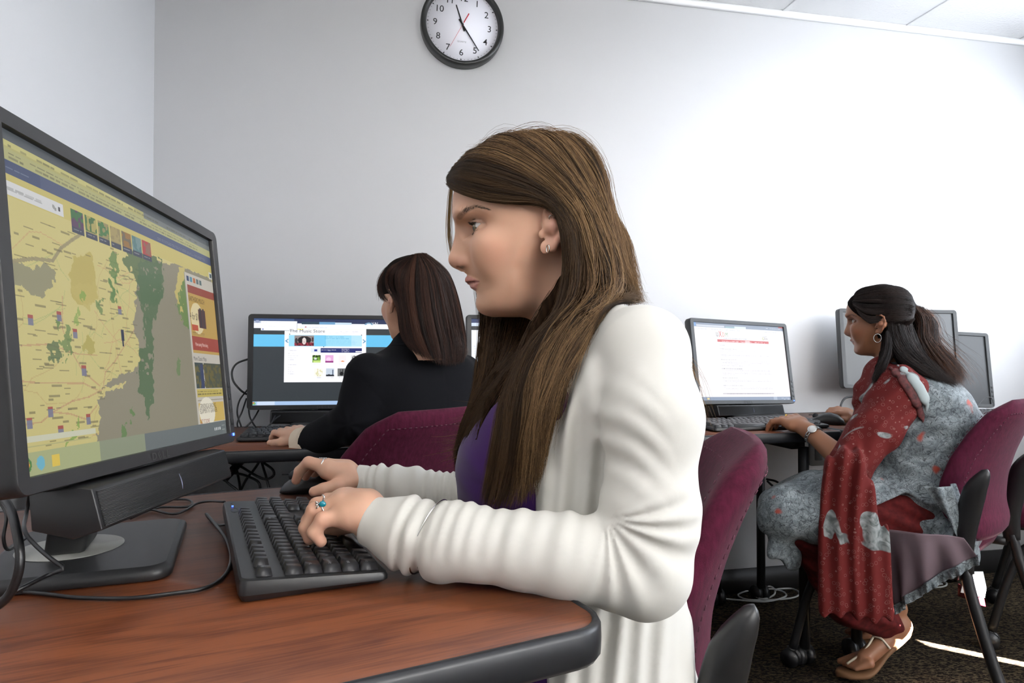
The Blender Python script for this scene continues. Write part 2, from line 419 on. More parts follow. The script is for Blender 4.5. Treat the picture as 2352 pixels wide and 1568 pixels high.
# window wall: pieces around two openings; t = distance from the back corner
def rwbox(mb, t0, t1, z0, z1, off=T/2, th=T):
    return mb.box(BR-WN*((t0+t1)/2)+WD*off+np.array([0, 0, (z0+z1)/2]), (th, abs(t1-t0), z1-z0), RWm)
wr = MB()
W1 = (.30, 2.90); W2 = (3.65, 5.25); Z0, Z1 = .95, 2.29
rwbox(wr, 0, W1[0], 0, H); rwbox(wr, W1[1], W2[0], 0, H); rwbox(wr, W2[1], 5.6, 0, H)
for w in (W1, W2): rwbox(wr, *w, 0, Z0); rwbox(wr, *w, Z1, H)
struct('wall_right', wr, M['wall'])
frm = mat('window_frame', (.5, .5, .5), .4)
for i, w in enumerate((W1, W2)):
    f = MB(); fr_ = .05
    rwbox(f, w[0], w[0]+fr_, Z0, Z1, .05, .06); rwbox(f, w[1]-fr_, w[1], Z0, Z1, .05, .06)
    rwbox(f, w[0], w[1], Z0, Z0+fr_, .05, .06); rwbox(f, w[0], w[1], Z1-fr_, Z1, .05, .06)
    m_ = (w[0]+w[1])/2; rwbox(f, m_-.025, m_+.025, Z0, Z1, .05, .06)
    o = struct('window_%d' % (i+1), f, frm)
# unseen roller blinds block the sun; holes cut in one shape its patches
blm = mat('glowing_blind_fabric', (.80, .84, .90), .8, emit=.7)  # emission puts a daylight glow into the blinds
for nm, (w, holes) in zip(('window_1', 'window_2'), (((.30, 2.90), [(2.062, 2.122, 1.22, 1.47), (2.55, 2.63, 1.84, 2.0)]), ((3.65, 5.25), []))):
    b = MB(); e = .07
    cuts = sorted({w[0], w[1]} | {h[0] for h in holes} | {h[1] for h in holes})
    for t0, t1 in zip(cuts[:-1], cuts[1:]):
        hs = [h for h in holes if h[0] <= (t0+t1)/2 <= h[1]]
        if hs: rwbox(b, t0, t1, Z0, hs[0][2], e, .004); rwbox(b, t0, t1, hs[0][3], Z1, e, .004)
        else: rwbox(b, t0, t1, Z0, Z1, e, .004)
    o = b.build('blind', blm, bpy.data.objects[nm])
# vinyl wall base along the back and left wall
bb = MB(); bb.box((BL+BR)/2-WN*.004+np.array([0, 0, .05]), (wl, .008, .1), RWm); struct('baseboard_back', bb, M['base'])
bb = MB(); bb.prism([tuple((BL+LD*.01)[:2]), tuple(FL[:2]), tuple((FL+WD*.008)[:2]), tuple((BL+LD*.01+WD*.008)[:2])], 0, .1); struct('baseboard_left', bb, M['base'])
# wall outlet under the desk, blank box plate
def on_wall(px, py):
    v = np.array([(px-1176)/FPX, 0, 0])+_F+(784-py)/FPX*_U; return _C+v*(((BL-_C)@WN)/(v@WN))
def wall_M(p):
    def f(V): return p+V[:, :1]*WD+V[:, 1:2]*np.array([0, 0, 1.])-V[:, 2:3]*WN
    return f
ot = thing('outlet_box', 'dark grey outlet plate on the wall below the desk edge', 'outlet', on_wall(1875, 1037))
p_ = on_wall(1875, 1037)
MB().prism(rrect(.075, .115, .008), 0, .012, wall_M(p_)).build('cover_plate', mat('outlet_grey', (.22, .22, .21), .5), ot, world=True)
MB().prism(rrect(.034, .07, .004), .012, .015, wall_M(p_)).build('socket', mat('outlet_dark', (.12, .12, .12), .5), ot, world=True)
# ---------------------------------------------------------------- wall clock
def clock():
    c = on_wall(1060, 66); Rr = .158; t = thing('wall_clock', 'round black-rimmed wall clock with white face showing about 11:24', 'clock', c)
    tw = math.radians(-2.6)
    def W_(V, d=0):
        V = np.asarray(V, float); x = V[:, 0]*math.cos(tw)-V[:, 1]*math.sin(tw); y = V[:, 0]*math.sin(tw)+V[:, 1]*math.cos(tw)
        return wall_M(c)(np.stack([x, y, V[:, 2]], 1))
    rings = []; prof = [(Rr*.98, 0), (Rr, .004), (Rr, .036), (Rr*.985, .044), (Rr*.95, .047), (Rr*.90, .045), (Rr*.885, .040), (Rr*.872, .034), (Rr*.862, .028)]
    for r, z in prof: rings.append(W_([(r*math.cos(a), r*math.sin(a), z) for a in np.linspace(0, 2*math.pi, 96, endpoint=False)]))
    MB().loft(rings, cap=False).build('rim', mat('clock_rim', (.016, .017, .016), .35), t, smooth=True, world=True)
    MB().prism([(.868*Rr*math.cos(a), .868*Rr*math.sin(a)) for a in np.linspace(0, 2*math.pi, 96, endpoint=False)], .02, .028, W_).build('dial', mat('clock_dial', (.80, .80, .86), .6), t, world=True)
    R0 = .655*Rr
    for h in range(1, 13):
        a = math.radians(90-30*h); V, F = text_geo(str(h), .0345, 'CENTER', offs=.0001); V = V-np.array([0, .012, 0])
        V = V+np.array([R0*math.cos(a), R0*math.sin(a), .0285]); nb = MB(); nb.add(W_(V), F); nb.build('numeral', M['dark'], t, world=True)
    V, F = text_geo('QUARTZ', .0085, 'CENTER'); nb = MB(); nb.add(W_(V+np.array([0, -.066, .0285])), F); nb.build('dial_text', M['greytext'], t, world=True); nb = MB()
    for k in range(60):
        a = math.radians(6*k); ca, sa = math.cos(a), math.sin(a)
        if k % 5 == 0: q = [(.845*Rr, .0032), (.845*Rr, -.0032), (.80*Rr, 0)]
        else: q = [(.84*Rr, .0006), (.84*Rr, -.0006), (.818*Rr, -.0006), (.818*Rr, .0006)]
        nb.add(W_([(r*ca-s*sa, r*sa+s*ca, .0285) for r, s in q]), [tuple(range(len(q)))])
    nb.build('minute_track', M['dark'], t, world=True)
    def hand(name, ang, l0, l1, w0, w1, z, m):
        a = math.radians(90-ang); ca, sa = math.cos(a), math.sin(a)
        q = [(-l0, -w0), (l1, -w1), (l1, w1), (-l0, w0)]
        MB().prism([(r*ca-s*sa, r*sa+s*ca) for r, s in q], z, z+.001, W_).build(name, m, t, world=True)
    hand('hour_hand', -20.5, .024, .078, .0032, .0018, .030, M['dark']); hand('minute_hand', 144, .024, .112, .0030, .0016, .032, M['dark'])
    hand('second_hand', 206, .0, .10, .0006, .0004, .034, M['red']); hand('second_hand_tail', 26, -.008, .05, .0016, .0020, .034, M['red'])
    MB().prism([(.004*math.cos(a), .004*math.sin(a)) for a in np.linspace(0, 2*math.pi, 20, endpoint=False)], .029, .037, W_).build('hub', M['dark'], t, world=True)
clock()
# ---------------------------------------------------------------- desks
DZ = .74
def desk(name, label, O, rz, L, D, legs, edge_r=.03, group=None, edge=.034):
    t = thing(name, label, 'desk', O, rz, group)      # origin: front-left corner on the floor; x along, y back
    pts = [(x+L/2, y+D/2) for x, y in rrect(L-.008, D-.008, edge_r)]; pt2 = [(x+L/2, y+D/2) for x, y in rrect(L, D, edge_r+.004)]
    MB().prism(pts, DZ-edge+.006, DZ).build('tabletop', M['wood'], t)
    # rounded rubber edge band around the top
    n = len(pt2); C2 = np.array(pt2); nrm = np.roll(C2, -1, 0)-np.roll(C2, 1, 0); nrm = np.stack([nrm[:, 1], -nrm[:, 0]], 1); nrm /= np.linalg.norm(nrm, axis=1)[:, None]
    rings = []
    for o_, z in ((-.004, -.0002), (-.002, .0012), (.002, .0006), (.0045, -.004), (.005, -edge/2), (.0045, -edge+.005), (.001, -edge), (-.02, -edge)):
        rings.append(np.concatenate([C2+nrm*o_, np.full((n, 1), DZ+z)], 1))
    MB().loft(rings, cap=False).build('edge_band', M['edge'], t, smooth=True)
    for lx in legs:
        b = MB(); b.box((lx, D*.5, DZ-edge-.015), (.05, D*.8, .03)); b.build('support_rail', M['metal'], t)
        for cy in (.035, D-.05):
            b = MB(); b.tube([(lx, cy, DZ-edge-.02), (lx, cy, .055)], .0165, 14); b.build('leg', M['metal'], t, smooth=True)
            b = MB(); b.cyl((lx-.016, cy+.01, .030), .030, .020, 22, 0); b.cyl((lx+.016, cy+.01, .030), .030, .020, 22, 0); b.cyl((lx, cy, .055), .014, .03, 12)
            b.build('caster', M['black'], t, smooth=False)
    return t
u_ = np.array([math.cos(math.radians(27.5)), math.sin(math.radians(27.5)), 0]); v_ = np.array([-u_[1], u_[0], 0])
Ac = atz(1408, 1432, DZ); Ac[2] = 0
FD0 = Ac-u_*.95
desk('computer_desk', 'cherry desk with black rubber edge in the foreground, under the big monitor', FD0, math.radians(27.5), .95, .80, [.1, .77], .035)
e_ = np.array([math.cos(math.radians(14)), math.sin(math.radians(14)), 0]); n_ = np.array([-e_[1], e_[0], 0])
Q0 = np.array([-.59, 1.73, 0])
desk('computer_desk', 'dark-edged cherry desk along the wall under the web shop screen', Q0-e_*.66, math.radians(14), .99, .60, [.12, .90], .03, edge=.03)
desk('computer_desk', 'dark-edged cherry desk along the wall behind the woman in the cream cardigan', Q0+e_*.345, math.radians(14), .543, .60, [.08, .46], .03, edge=.03)
desk('computer_desk', 'dark-edged cherry desk along the wall in front of the woman in floral dress', Q0+e_*.905, math.radians(14), .795, .60, [.10, .67], .03, edge=.03)
desk('computer_desk', 'dark-edged cherry desk behind the woman in floral dress, carrying the switched-off screens', Q0+e_*1.72, math.radians(14), 1.05, .60, [.05, .99], .03, edge=.03)
# ---------------------------------------------------------------- screen painting (numpy canvas, linear colour per face)
def lin(c): c = np.asarray(c, float)/255.; return np.where(c <= .04045, c/12.92, ((c+.055)/1.055)**2.4)
def vnoise(w, h, s, seed):
    r = np.random.default_rng(seed); gw, gh = int(w/s)+3, int(h/s)+3; g = r.random((gh, gw))
    x = np.arange(w)/s; y = np.arange(h)/s; xi = x.astype(int); yi = y.astype(int); fx = x-xi; fy = y-yi; fx = fx*fx*(3-2*fx); fy = fy*fy*(3-2*fy)
    a = g[yi][:, xi]; b = g[yi][:, xi+1]; c = g[yi+1][:, xi]; d = g[yi+1][:, xi+1]
    return (a*(1-fx)+b*fx)*(1-fy)[:, None]+(c*(1-fx)+d*fx)*fy[:, None]
def inpoly(X, Y, P):
    r = np.zeros(X.shape, bool); n = len(P)
    for i in range(n):
        x1, y1 = P[i]; x2, y2 = P[(i+1) % n]
        if y1 == y2: continue
        r ^= ((Y >= min(y1, y2)) & (Y < max(y1, y2)) & (X < (x2-x1)*(Y-y1)/(y2-y1)+x1))
    return r
class Canvas:
    def __init__(s, w, h, col): s.w, s.h = w, h; s.a = np.tile(lin(col), (h, w, 1)); s.u = (np.arange(w)+.5)/w; s.v = (np.arange(h)+.5)/h; s.U, s.V = np.meshgrid(s.u, s.v)
    def rect(s, u0, v0, u1, v1, col, a=1.0):
        m = (s.U >= u0) & (s.U < u1) & (s.V >= v0) & (s.V < v1); s.a[m] = s.a[m]*(1-a)+lin(col)*a
    def lines(s, u0, u1, vs, col, seed, a=.6, th=None, gap=.15):
        r = np.random.default_rng(seed)
        for v in vs:
            u = u0
            while u < u1:
                w = r.uniform(.006, .03); e = min(u+w, u1)
                if r.random() > gap: s.rect(u, v, e, v+(th or 1.3/s.h), col, a*r.uniform(.6, 1))
                u = e+.004
    def line(s, P, wd, col, a=.7):
        asp = s.w/s.h
        for (x1, y1), (x2, y2) in zip(P[:-1], P[1:]):
            X = s.U*asp; Y = s.V; x1_, x2_ = x1*asp, x2*asp; dx, dy = x2_-x1_, y2-y1
            sel = (s.U > min(x1, x2)-.02) & (s.U < max(x1, x2)+.02)
            t = np.clip(((X-x1_)*dx+(Y-y1)*dy)/(dx*dx+dy*dy+1e-9), 0, 1); d = np.hypot(X-x1_-t*dx, Y-y1-t*dy)
            m = sel & (d < wd); s.a[m] = s.a[m]*(1-a)+lin(col)*a
def inter(T, px, py):
    Rm = np.array(T.to_3x3()); o = np.array(T.translation); n = Rm[:, 1]
    v = np.array([(px-1176)/FPX, 0, 0])+_F+(784-py)/FPX*_U; t = ((o-_C)@n)/(v@n); q = Rm.T@(_C+t*v-o)
    return ((q[0]+.237)/.474, (.148-q[2])/.296)
def weather_canvas(T):
    c = Canvas(460, 287, (204, 192, 124)); U, V = c.U, c.V; w, h = c.w, c.h
    N1 = vnoise(w, h, 6, 1)*.5+vnoise(w, h, 3, 2)*.3+vnoise(w, h, 14, 3)*.4; N2 = vnoise(w, h, 4, 5)
    z2 = lambda L: [inter(T, x/3.137, y/3.137+650) for x, y in L]; z1 = lambda L: [inter(T, x/3.137, y/3.137+200) for x, y in L]
    jit = (vnoise(w, h, 5, 8)-.5)*.02
    def fill(P, col, a=1., thr=None, j=1):
        m = inpoly(U+jit*j, V+np.roll(jit, 9, 1)*j, P)
        if thr is not None: m &= N1 > thr
        c.a[m] = c.a[m]*(1-a)+lin(col)*a
    # relief / park tint
    fill(z1([(520,1230),(660,1200),(690,1350),(690,1560),(540,1560),(500,1400)]), (186, 170, 88)); fill(z2([(580,440),(650,390),(690,430),(690,480),(630,520)]), (178, 166, 84))
    fill(z2([(500,0),(690,0),(700,100),(640,200),(560,120)]), (190, 174, 92), .8)
    coast = z2([(1010,-160),(985,0),(975,150),(965,330),(1000,420),(1000,560),(985,615),(900,650),(800,700),(735,760),(840,735),(900,700),(880,750),(760,800),(700,850),(722,950),(715,1050),(690,1130),(660,1260)])
    fill(coast+[(.99, 1.0), (.99, .2), (.72, .2)], (140, 134, 112))
    fill(z2([(1290,-120),(1265,60),(1275,160),(1310,260),(1355,330),(1345,100),(1335,-100)]), (196, 180, 104))
    fill(z1([(20,1260),(160,1265),(240,1320),(330,1260),(395,1320),(390,1420),(330,1470),(300,1520),(210,1480),(150,1430),(40,1420)]), (146, 142, 108))
    c.line(z1([(40,1260),(240,1235),(380,1250),(440,1160),(520,1100),(600,1050)]), .006, (150, 140, 104), .9)
    r = np.random.default_rng(4)
    land = np.abs(c.a[..., 2]-lin((0,0,122))[2]) < .02
    for _ in range(42):                                    # roads
        x, y = r.uniform(0, .6), r.uniform(.24, .93); a = r.uniform(0, 6.28); P = [(x, y)]
        for _ in range(r.integers(4, 9)):
            a += r.normal(0, .5); x += .035*math.cos(a); y += .05*math.sin(a); P.append((x, y))
        P = [p for p in P if 0 < p[0] < .66 and .22 < p[1] < .92]
        if len(P) > 1:
            keep = c.a.copy(); c.line(P, .0017, [(196, 140, 106), (186, 156, 100), (156, 172, 106)][r.integers(0, 3)], .5)
            sea = ~land; c.a[sea] = keep[sea]
    for P in ([(150,450),(350,440),(560,510),(700,520)], [(450,100),(450,330),(520,500),(600,640),(720,740)], [(100,700),(280,720),(420,720),(600,720),(700,770)], [(380,930),(520,850),(640,820),(730,770)], [(740,770),(760,640),(830,560),(930,400),(970,330)], [(130,1030),(300,1000),(380,930),(500,940),(620,980),(700,880)]):
        c.line(z2(P), .0026, (186, 132, 102), .6)
    for _ in range(260):                                   # place names as tiny dark dashes
        x, y = r.uniform(.0, .66), r.uniform(.23, .92); l = r.uniform(.012, .035)
        j, i = min(int(y*h), h-1), min(int(x*w), w-1)
        if land[j, i]: c.rect(x, y, x+l, y+.005, (104, 96, 64), .65)
    G, G2 = (88, 128, 62), (74, 104, 62)
    fill(z1([(800,1180),(850,1200),(850,1330),(840,1568),(790,1540),(780,1400)]), G, .85, .42)
    fill(z1([(930,1170),(1000,1200),(1170,1240),(1175,1400),(1160,1568),(1000,1568),(980,1380),(870,1250)]), G2, .9, .40)
    fill(z2([(990,-60),(1165,-60),(1165,120),(1120,260),(1040,270),(1010,100)]), G2, .9, .34)
    fill(z2([(1030,240),(1090,250),(1110,400),(1095,620),(1115,800),(1060,1005),(1045,820),(990,800),(1000,600),(1000,480),(1050,460)]), G2, .92, .36)
    fill(z2([(780,-50),(845,-50),(840,100),(800,120)]), G, .85, .42); fill(z2([(700,130),(745,90),(730,230),(700,200)]), G, .8, .42)
    fill(z2([(360,430),(430,430),(440,540),(380,590),(355,520)]), G2, .85, .3)
    fill(z2([(420,240),(440,300),(420,330)]), G, .85); fill(z2([(410,370),(470,300),(520,320),(520,500),(460,580),(430,420)]), G, .8, .5)
    fill(z2([(540,200),(580,180),(560,310),(540,300)]), (120, 160, 60), .7, .45); fill(z2([(590,50),(610,90),(595,140),(580,100)]), (120, 160, 60), .8)
    fill(z2([(1270,170),(1330,-60),(1370,200),(1370,340),(1330,300)]), G, .9, .42)
    fill(z2([(900,1000),(950,890),(960,940),(920,1050),(880,1170),(850,1170)]), G, .85, .38); fill(z2([(1280,540),(1300,560),(1290,700),(1275,640)]), G, .7, .4)
    fill(z2([(500,1100),(580,960),(575,1050),(520,1130),(480,1190)]), (120, 160, 60), .8, .4)
    for p in [(220,265),(425,240),(543,365),(605,630),(365,925),(213,1008),(440,1062),(638,980),(862,195),(113,680)]:
        (x, y), = z2([p]); c.rect(x-.008, y-.016, x+.008, y+.016, (110, 112, 140), .9); c.rect(x-.008, y-.016, x+.008, y-.006, (170, 70, 50), .9)
    (x, y), = z2([(885, 395)]); c.rect(x-.007, y-.03, x+.007, y+.01, (36, 44, 70)); c.rect(x-.003, y-.012, x+.003, y+.03, (36, 44, 70))
    # browser chrome (bands run the full width)
    c.rect(0, 0, 1, .03, (78, 84, 88)); c.rect(0, .03, .55, .055, (178, 172, 108)); c.rect(.55, .03, 1, .058, (112, 118, 116)); c.rect(0, .055, 1, .092, (176, 174, 118))
    c.rect(.02, .032, .5, .05, (196, 190, 120)); c.lines(.03, .9, [.043, .066, .078], (84, 84, 62), 3, .7)
    c.rect(0, .092, 1, .134, (74, 84, 116)); c.rect(0, .092, .12, .134, (62, 74, 108)); c.lines(.02, .12, [.112], (150, 156, 170), 6, .5); c.lines(.62, .95, [.112, .117], (140, 150, 160), 7, .5)
    c.rect(0, .134, 1, .20, (198, 184, 106)); c.rect(0, .155, .19, .195, (214, 214, 214)); c.lines(.01, .12, [.172, .177], (130, 130, 130), 9, .6)
    c.line([(.155, .172), (.162, .18)], .006, (120, 120, 110)); c.rect(.172, .168, .178, .182, (70, 70, 70))
    tcs = [((90, 60, 90), (60, 110, 60)), ((172, 160, 90), (70, 110, 60)), ((150, 140, 90), (70, 120, 64)), ((150, 136, 90), (166, 150, 96)), ((150, 110, 50), (110, 100, 80)), ((80, 120, 120), (110, 140, 140)), ((176, 56, 56), (140, 100, 80))]
    for i, (a, b) in enumerate(tcs):
        u0 = .215+i*.052; c.rect(u0, .155, u0+.046, .232, a); m = (U > u0) & (U < u0+.046) & (V > .155) & (V < .21) & (N2 > .5); c.a[m] = lin(b)
        c.rect(u0, .212, u0+.046, .232, (56, 62, 80)); c.lines(u0+.006, u0+.036, [.22], (170, 170, 170), i, .7)
    c.rect(.975, .17, 1, .205, (210, 210, 205)); c.rect(.98, .176, .996, .20, (60, 84, 90))
    # right-hand column
    pu = inter(T, 424, 627)[0]
    c.rect(pu, .22, 1, .94, (196, 190, 178)); c.rect(pu-.004, .22, pu, .94, (150, 146, 130))
    for k, cc in enumerate([(60, 76, 110), (80, 140, 160), (190, 110, 60), (90, 110, 110), (90, 110, 110)]): c.rect(pu+.01+k*.024, .232, pu+.028+k*.024, .257, cc)
    W_ = 1-pu; c.rect(pu+.01, .275, 1, .60, (190, 156, 80)); c.rect(pu+.01, .275, 1, .315, (150, 70, 52)); c.rect(pu+.01, .52, 1, .585, (160, 66, 50))
    m = ((U-pu-.065)/.05)**2+((V-.43)/.075)**2 < 1; c.a[m] = lin((222, 206, 160))
    c.rect(pu+.075, .385, pu+.13, .475, (88, 44, 40)); c.rect(pu+.085, .375, pu+.10, .47, (50, 40, 46)); c.rect(pu+.108, .375, pu+.122, .47, (60, 46, 50)); c.rect(pu+.02, .465, pu+.065, .49, (190, 80, 46)); c.lines(pu+.02, pu+.11, [.50, .508], (120, 96, 50), 21, .6)
    c.rect(pu+.01, .645, pu+.073, .765, (52, 68, 66)); c.rect(pu+.08, .645, 1, .765, (70, 76, 60)); m = (U > pu+.01) & (V > .65) & (V < .765) & (N2 > .55); c.a[m] = lin((104, 96, 44)); m = (U > pu+.05) & (U < pu+.073) & (V > .65) & (V < .765); c.a[m] = lin((44, 58, 96))
    c.rect(pu+.01, .77, 1, .81, (196, 178, 90)); c.lines(pu+.015, .99, [.78, .792], (80, 74, 50), 22, .8)
    c.rect(pu+.01, .822, 1, .825, (150, 140, 110)); c.rect(pu+.012, .835, .995, .93+.0, (206, 176, 90))
    m = ((U-pu-.075)/.062)**2+((V-.88)/.07)**2 < 1; c.a[m & (V < .935)] = lin((232, 226, 206))
    # status and task bar
    x0, y0 = inter(T, 285, 1006); x1, y1 = inter(T, 329, 1018); c.rect(x0, y0-.005, x1, y1+.005, (220, 220, 216)); c.lines(x0+.01, x1-.01, [(y0+y1)/2], (80, 80, 80), 31, .8)
    c.rect(0, .89, .24, .905, (205, 205, 180)); c.rect(0, .915, .22, .92, (180, 176, 120))
    c.rect(0, .935, 1, 1, (170, 176, 128)); m = (V > .935) & (U > .45); c.a[m] = lin((104, 112, 112)); m = (V > .935) & (U > .25) & (U <= .45); c.a[m] = lin((140, 148, 122))
    m = ((U-.012)/.014)**2+((V-.968)/.022)**2 < 1; c.a[m] = lin((70, 130, 60)); m = ((U-.014)/.007)**2+((V-.968)/.011)**2 < 1; c.a[m] = lin((210, 150, 40))
    m = ((U-.052)/.012)**2+((V-.968)/.02)**2 < 1; c.a[m] = lin((110, 180, 200)); c.rect(.085, .952, .108, .985, (226, 196, 80))
    for k in range(4): c.rect(.90+k*.014, .962, .907+k*.014, .974, (210, 214, 214))
    c.lines(.962, .99, [.955, .975], (190, 190, 190), 41, .8)
    # viewing-angle wash of the panel: right side greyer
    return c
def shop_canvas():
    c = Canvas(330, 206, (52, 58, 62)); X0, X1, Y0, Y1 = 80, 2304, 72, 1438
    def R(x0, y0, x1, y1, col, a=1.): c.rect((x0-X0)/(X1-X0), (y0-Y0)/(Y1-Y0), (x1-X0)/(X1-X0), (y1-Y0)/(Y1-Y0), col, a)
    uv = lambda x, y: ((x-X0)/(X1-X0), (y-Y0)/(Y1-Y0)); U = c.U*(X1-X0)+X0; V = c.V*(Y1-Y0)+Y0
    R(80, 60, 2310, 110, (66, 88, 130)); R(700, 60, 2310, 160, (34, 46, 84)); R(80, 110, 200, 150, (190, 200, 215)); R(80, 148, 2310, 222, (246, 248, 252)); R(815, 120, 1090, 156, (44, 70, 88)); R(1090, 120, 1340, 156, (110, 160, 200)); R(1340, 128, 1600, 160, (205, 225, 240))
    m = ((U-1880)/70)**2+((V-165)/45)**2 < 1; c.a[m & (V < 160)] = lin((120, 160, 190)); m = ((U-1880)/45)**2+((V-165)/28)**2 < 1; c.a[m & (V < 160)] = lin((235, 240, 245))
    R(80, 327, 2290, 518, (104, 196, 240)); R(2290, 327, 2310, 518, (52, 58, 62)); R(550, 225, 1840, 1080, (250, 250, 253))
    c.a[(U > 622) & (U < 1772) & (V > 332) & (V < 512)] = lin((160, 222, 248)); c.a[(U > 1010) & (U < 1200) & (V > 332) & (V < 512)] = lin((124, 206, 244)); R(1600, 332, 1772, 512, (186, 230, 250))
    # photo on the banner: dark hat, pale face, red clothing (generic)
    R(705, 340, 1008, 500, (150, 140, 140)); n = vnoise(c.w, c.h, 3, 12)
    m = ((U-862)/105)**2+((V-410)/62)**2 < 1; c.a[m] = lin((34, 26, 28)); m = (U > 705) & (U < 1008) & (V > 448) & (V < 500); c.a[m] = np.where(n[m][:, None] > .45, lin((150, 44, 60)), lin((70, 30, 36)))
    m = ((U-857)/32)**2+((V-425)/55)**2 < 1; c.a[m] = lin((226, 214, 210)); m = ((U-857)/12)**2+((V-440)/6)**2 < 1; c.a[m] = lin((140, 60, 60)); m = ((U-735)/22)**2+((V-420)/45)**2 < 1; c.a[m] = lin((60, 54, 56)); m = ((U-990)/14)**2+((V-400)/40)**2 < 1; c.a[m] = lin((70, 50, 54))
    for i, y in enumerate((352, 380)): c.lines(*[uv(x, 0)[0] for x in (1180, 1480+i*80)], [uv(0, y)[1]], (90, 176, 214), i+50, .7, gap=.05)
    for i, y in enumerate((414, 438, 460, 482)): c.lines(uv(1180, 0)[0], uv((1670, 1690, 1675, 1235)[i], 0)[0], [uv(0, y)[1]], (110, 190, 224), i+60, .6, gap=.05)
    for x, y in ((630, 318), (1765, 324), (1165, 516)): R(x-7, y-8, x+7, y+8, (30, 36, 40))
    for s, x in ((1, 590), (-1, 1808)):
        c.line([uv(x+16*s, 400), uv(x-16*s, 425), uv(x+16*s, 450)], .006, (80, 150, 190), .9)
    R(960, 538, 1117, 606, (232, 238, 246)); R(1015, 555, 1065, 592, (40, 60, 150)); R(1117, 538, 1772, 606, (36, 44, 112)); c.lines(uv(1130, 0)[0], uv(1360, 0)[0], [uv(0, 562)[1]], (240, 240, 250), 71, .9, gap=.03); c.lines(uv(1130, 0)[0], uv(1270, 0)[0], [uv(0, 576)[1]], (180, 190, 220), 72, .9)
    for y in (550, 568, 586): c.lines(uv(1450, 0)[0], uv(1570, 0)[0], [uv(0, y)[1]], (230, 230, 240), y, .9, gap=.05)
    R(1668, 580, 1772, 600, (235, 235, 240))
    # thumbnails
    R(990, 648, 1118, 770, (120, 170, 60)); m = (U > 990) & (U < 1118) & (V > 650) & (V < 730) & (n > .5); c.a[m] = lin((30, 44, 22)); R(1015, 690, 1060, 722, (220, 230, 220)); R(1000, 735, 1118, 770, (200, 226, 130))
    R(1195, 648, 1322, 770, (232, 176, 222)); m = ((U-1245)/38)**2+((V-720)/38)**2 < 1; c.a[m] = lin((250, 214, 242)); R(1195, 742, 1322, 770, (150, 50, 130))
    R(1400, 648, 1525, 770, (252, 240, 242)); m = ((U-1466)/30)**2+((V-746)/8)**2 < 1; c.a[m] = lin((226, 150, 90))
    R(1597, 648, 1720, 770, (225, 225, 225)); m = ((U-1650)/36)**2+((V-715)/58)**2 < 1; c.a[m] = lin((36, 36, 40)); m = ((U-1645)/14)**2+((V-690)/22)**2 < 1; c.a[m] = lin((200, 200, 200))
    R(1018, 862, 1150, 985, (248, 246, 238)); m = (U > 1018) & (U < 1150) & (V > 865) & (V < 985) & (n > .62); c.a[m] = lin((226, 222, 180))
    R(1205, 862, 1332, 985, (200, 212, 226)); m = (U > 1205) & (U < 1332) & (V > 945+(n*30)) & (V < 985); c.a[m] = lin((30, 36, 46)); R(1305, 880, 1318, 960, (50, 66, 96))
    R(1390, 862, 1515, 985, (110, 112, 112)); m = ((U-1453)/32)**2+((V-945)/30)**2 < 1; c.a[m] = lin((24, 24, 26)); R(1432, 872, 1444, 930, (26, 26, 28)); R(1460, 872, 1472, 930, (26, 26, 28))
    R(1570, 862, 1700, 985, (60, 150, 200)); m = (U > 1570) & (U < 1700) & (V > 930) & (V < 985); c.a[m] = lin((26, 90, 90)); R(1585, 905, 1640, 925, (226, 240, 246))
    for x0, w, y in ((1000, 100, 786), (1205, 100, 786), (1410, 90, 786), (1600, 80, 786), (1030, 110, 1002), (1225, 100, 1002), (1405, 95, 1002)): c.lines(uv(x0, 0)[0], uv(x0+w, 0)[0], [uv(0, y)[1]], (196, 196, 206), x0, .6)
    for y, w in ((572, 100), (622, 110), (654, 130), (686, 110), (718, 60), (797, 110), (847, 60), (878, 50), (910, 50), (943, 80)):
        c.lines(uv(640, 0)[0], uv(640+w, 0)[0], [uv(0, y)[1]], (196, 196, 206), y, .6); R(620, y-3, 627, y+4, (120, 120, 130), .7)
    for x in (1085, 1200, 1345, 1460, 1580, 1730): c.lines(uv(x, 0)[0], uv(x+70, 0)[0], [uv(0, 288)[1]], (200, 200, 210), x, .6)
    c.lines(uv(1430, 0)[0], uv(1720, 0)[0], [uv(0, 266)[1]], (206, 206, 216), 3, .6)
    R(185, 115, 745, 262, (252, 252, 254)); R(185, 258, 745, 264, (150, 160, 170)); R(742, 115, 747, 262, (170, 176, 190)); c.lines(uv(200, 0)[0], uv(500, 0)[0], [uv(0, 131)[1]], (200, 204, 214), 81, .6); c.lines(uv(225, 0)[0], uv(565, 0)[0], [uv(0, 192)[1]], (206, 210, 220), 82, .6); R(205, 230, 228, 250, (90, 110, 180))
    c.lines(uv(750, 0)[0], uv(1220, 0)[0], [uv(0, 203)[1]], (176, 180, 196), 83, .6); R(870, 193, 892, 212, (200, 110, 120)); R(745, 225, 1840, 246, (255, 252, 240)); R(745, 228, 840, 246, (244, 232, 120)); c.lines(uv(840, 0)[0], uv(1075, 0)[0], [uv(0, 138)[1]], (20, 30, 40), 84, .8)
    R(80, 1380, 2310, 1440, (168, 196, 232)); R(145, 1380, 420, 1440, (206, 222, 244)); m = ((U-100)/30)**2+((V-1410)/24)**2 < 1; c.a[m] = lin((120, 180, 120)); m = ((U-92)/14)**2+((V-1400)/10)**2 < 1; c.a[m] = lin((226, 110, 60))
    m = ((U-135)/34)**2+((V-120)/22)**2 < 1; c.a[m] = lin((150, 160, 190))
    return c
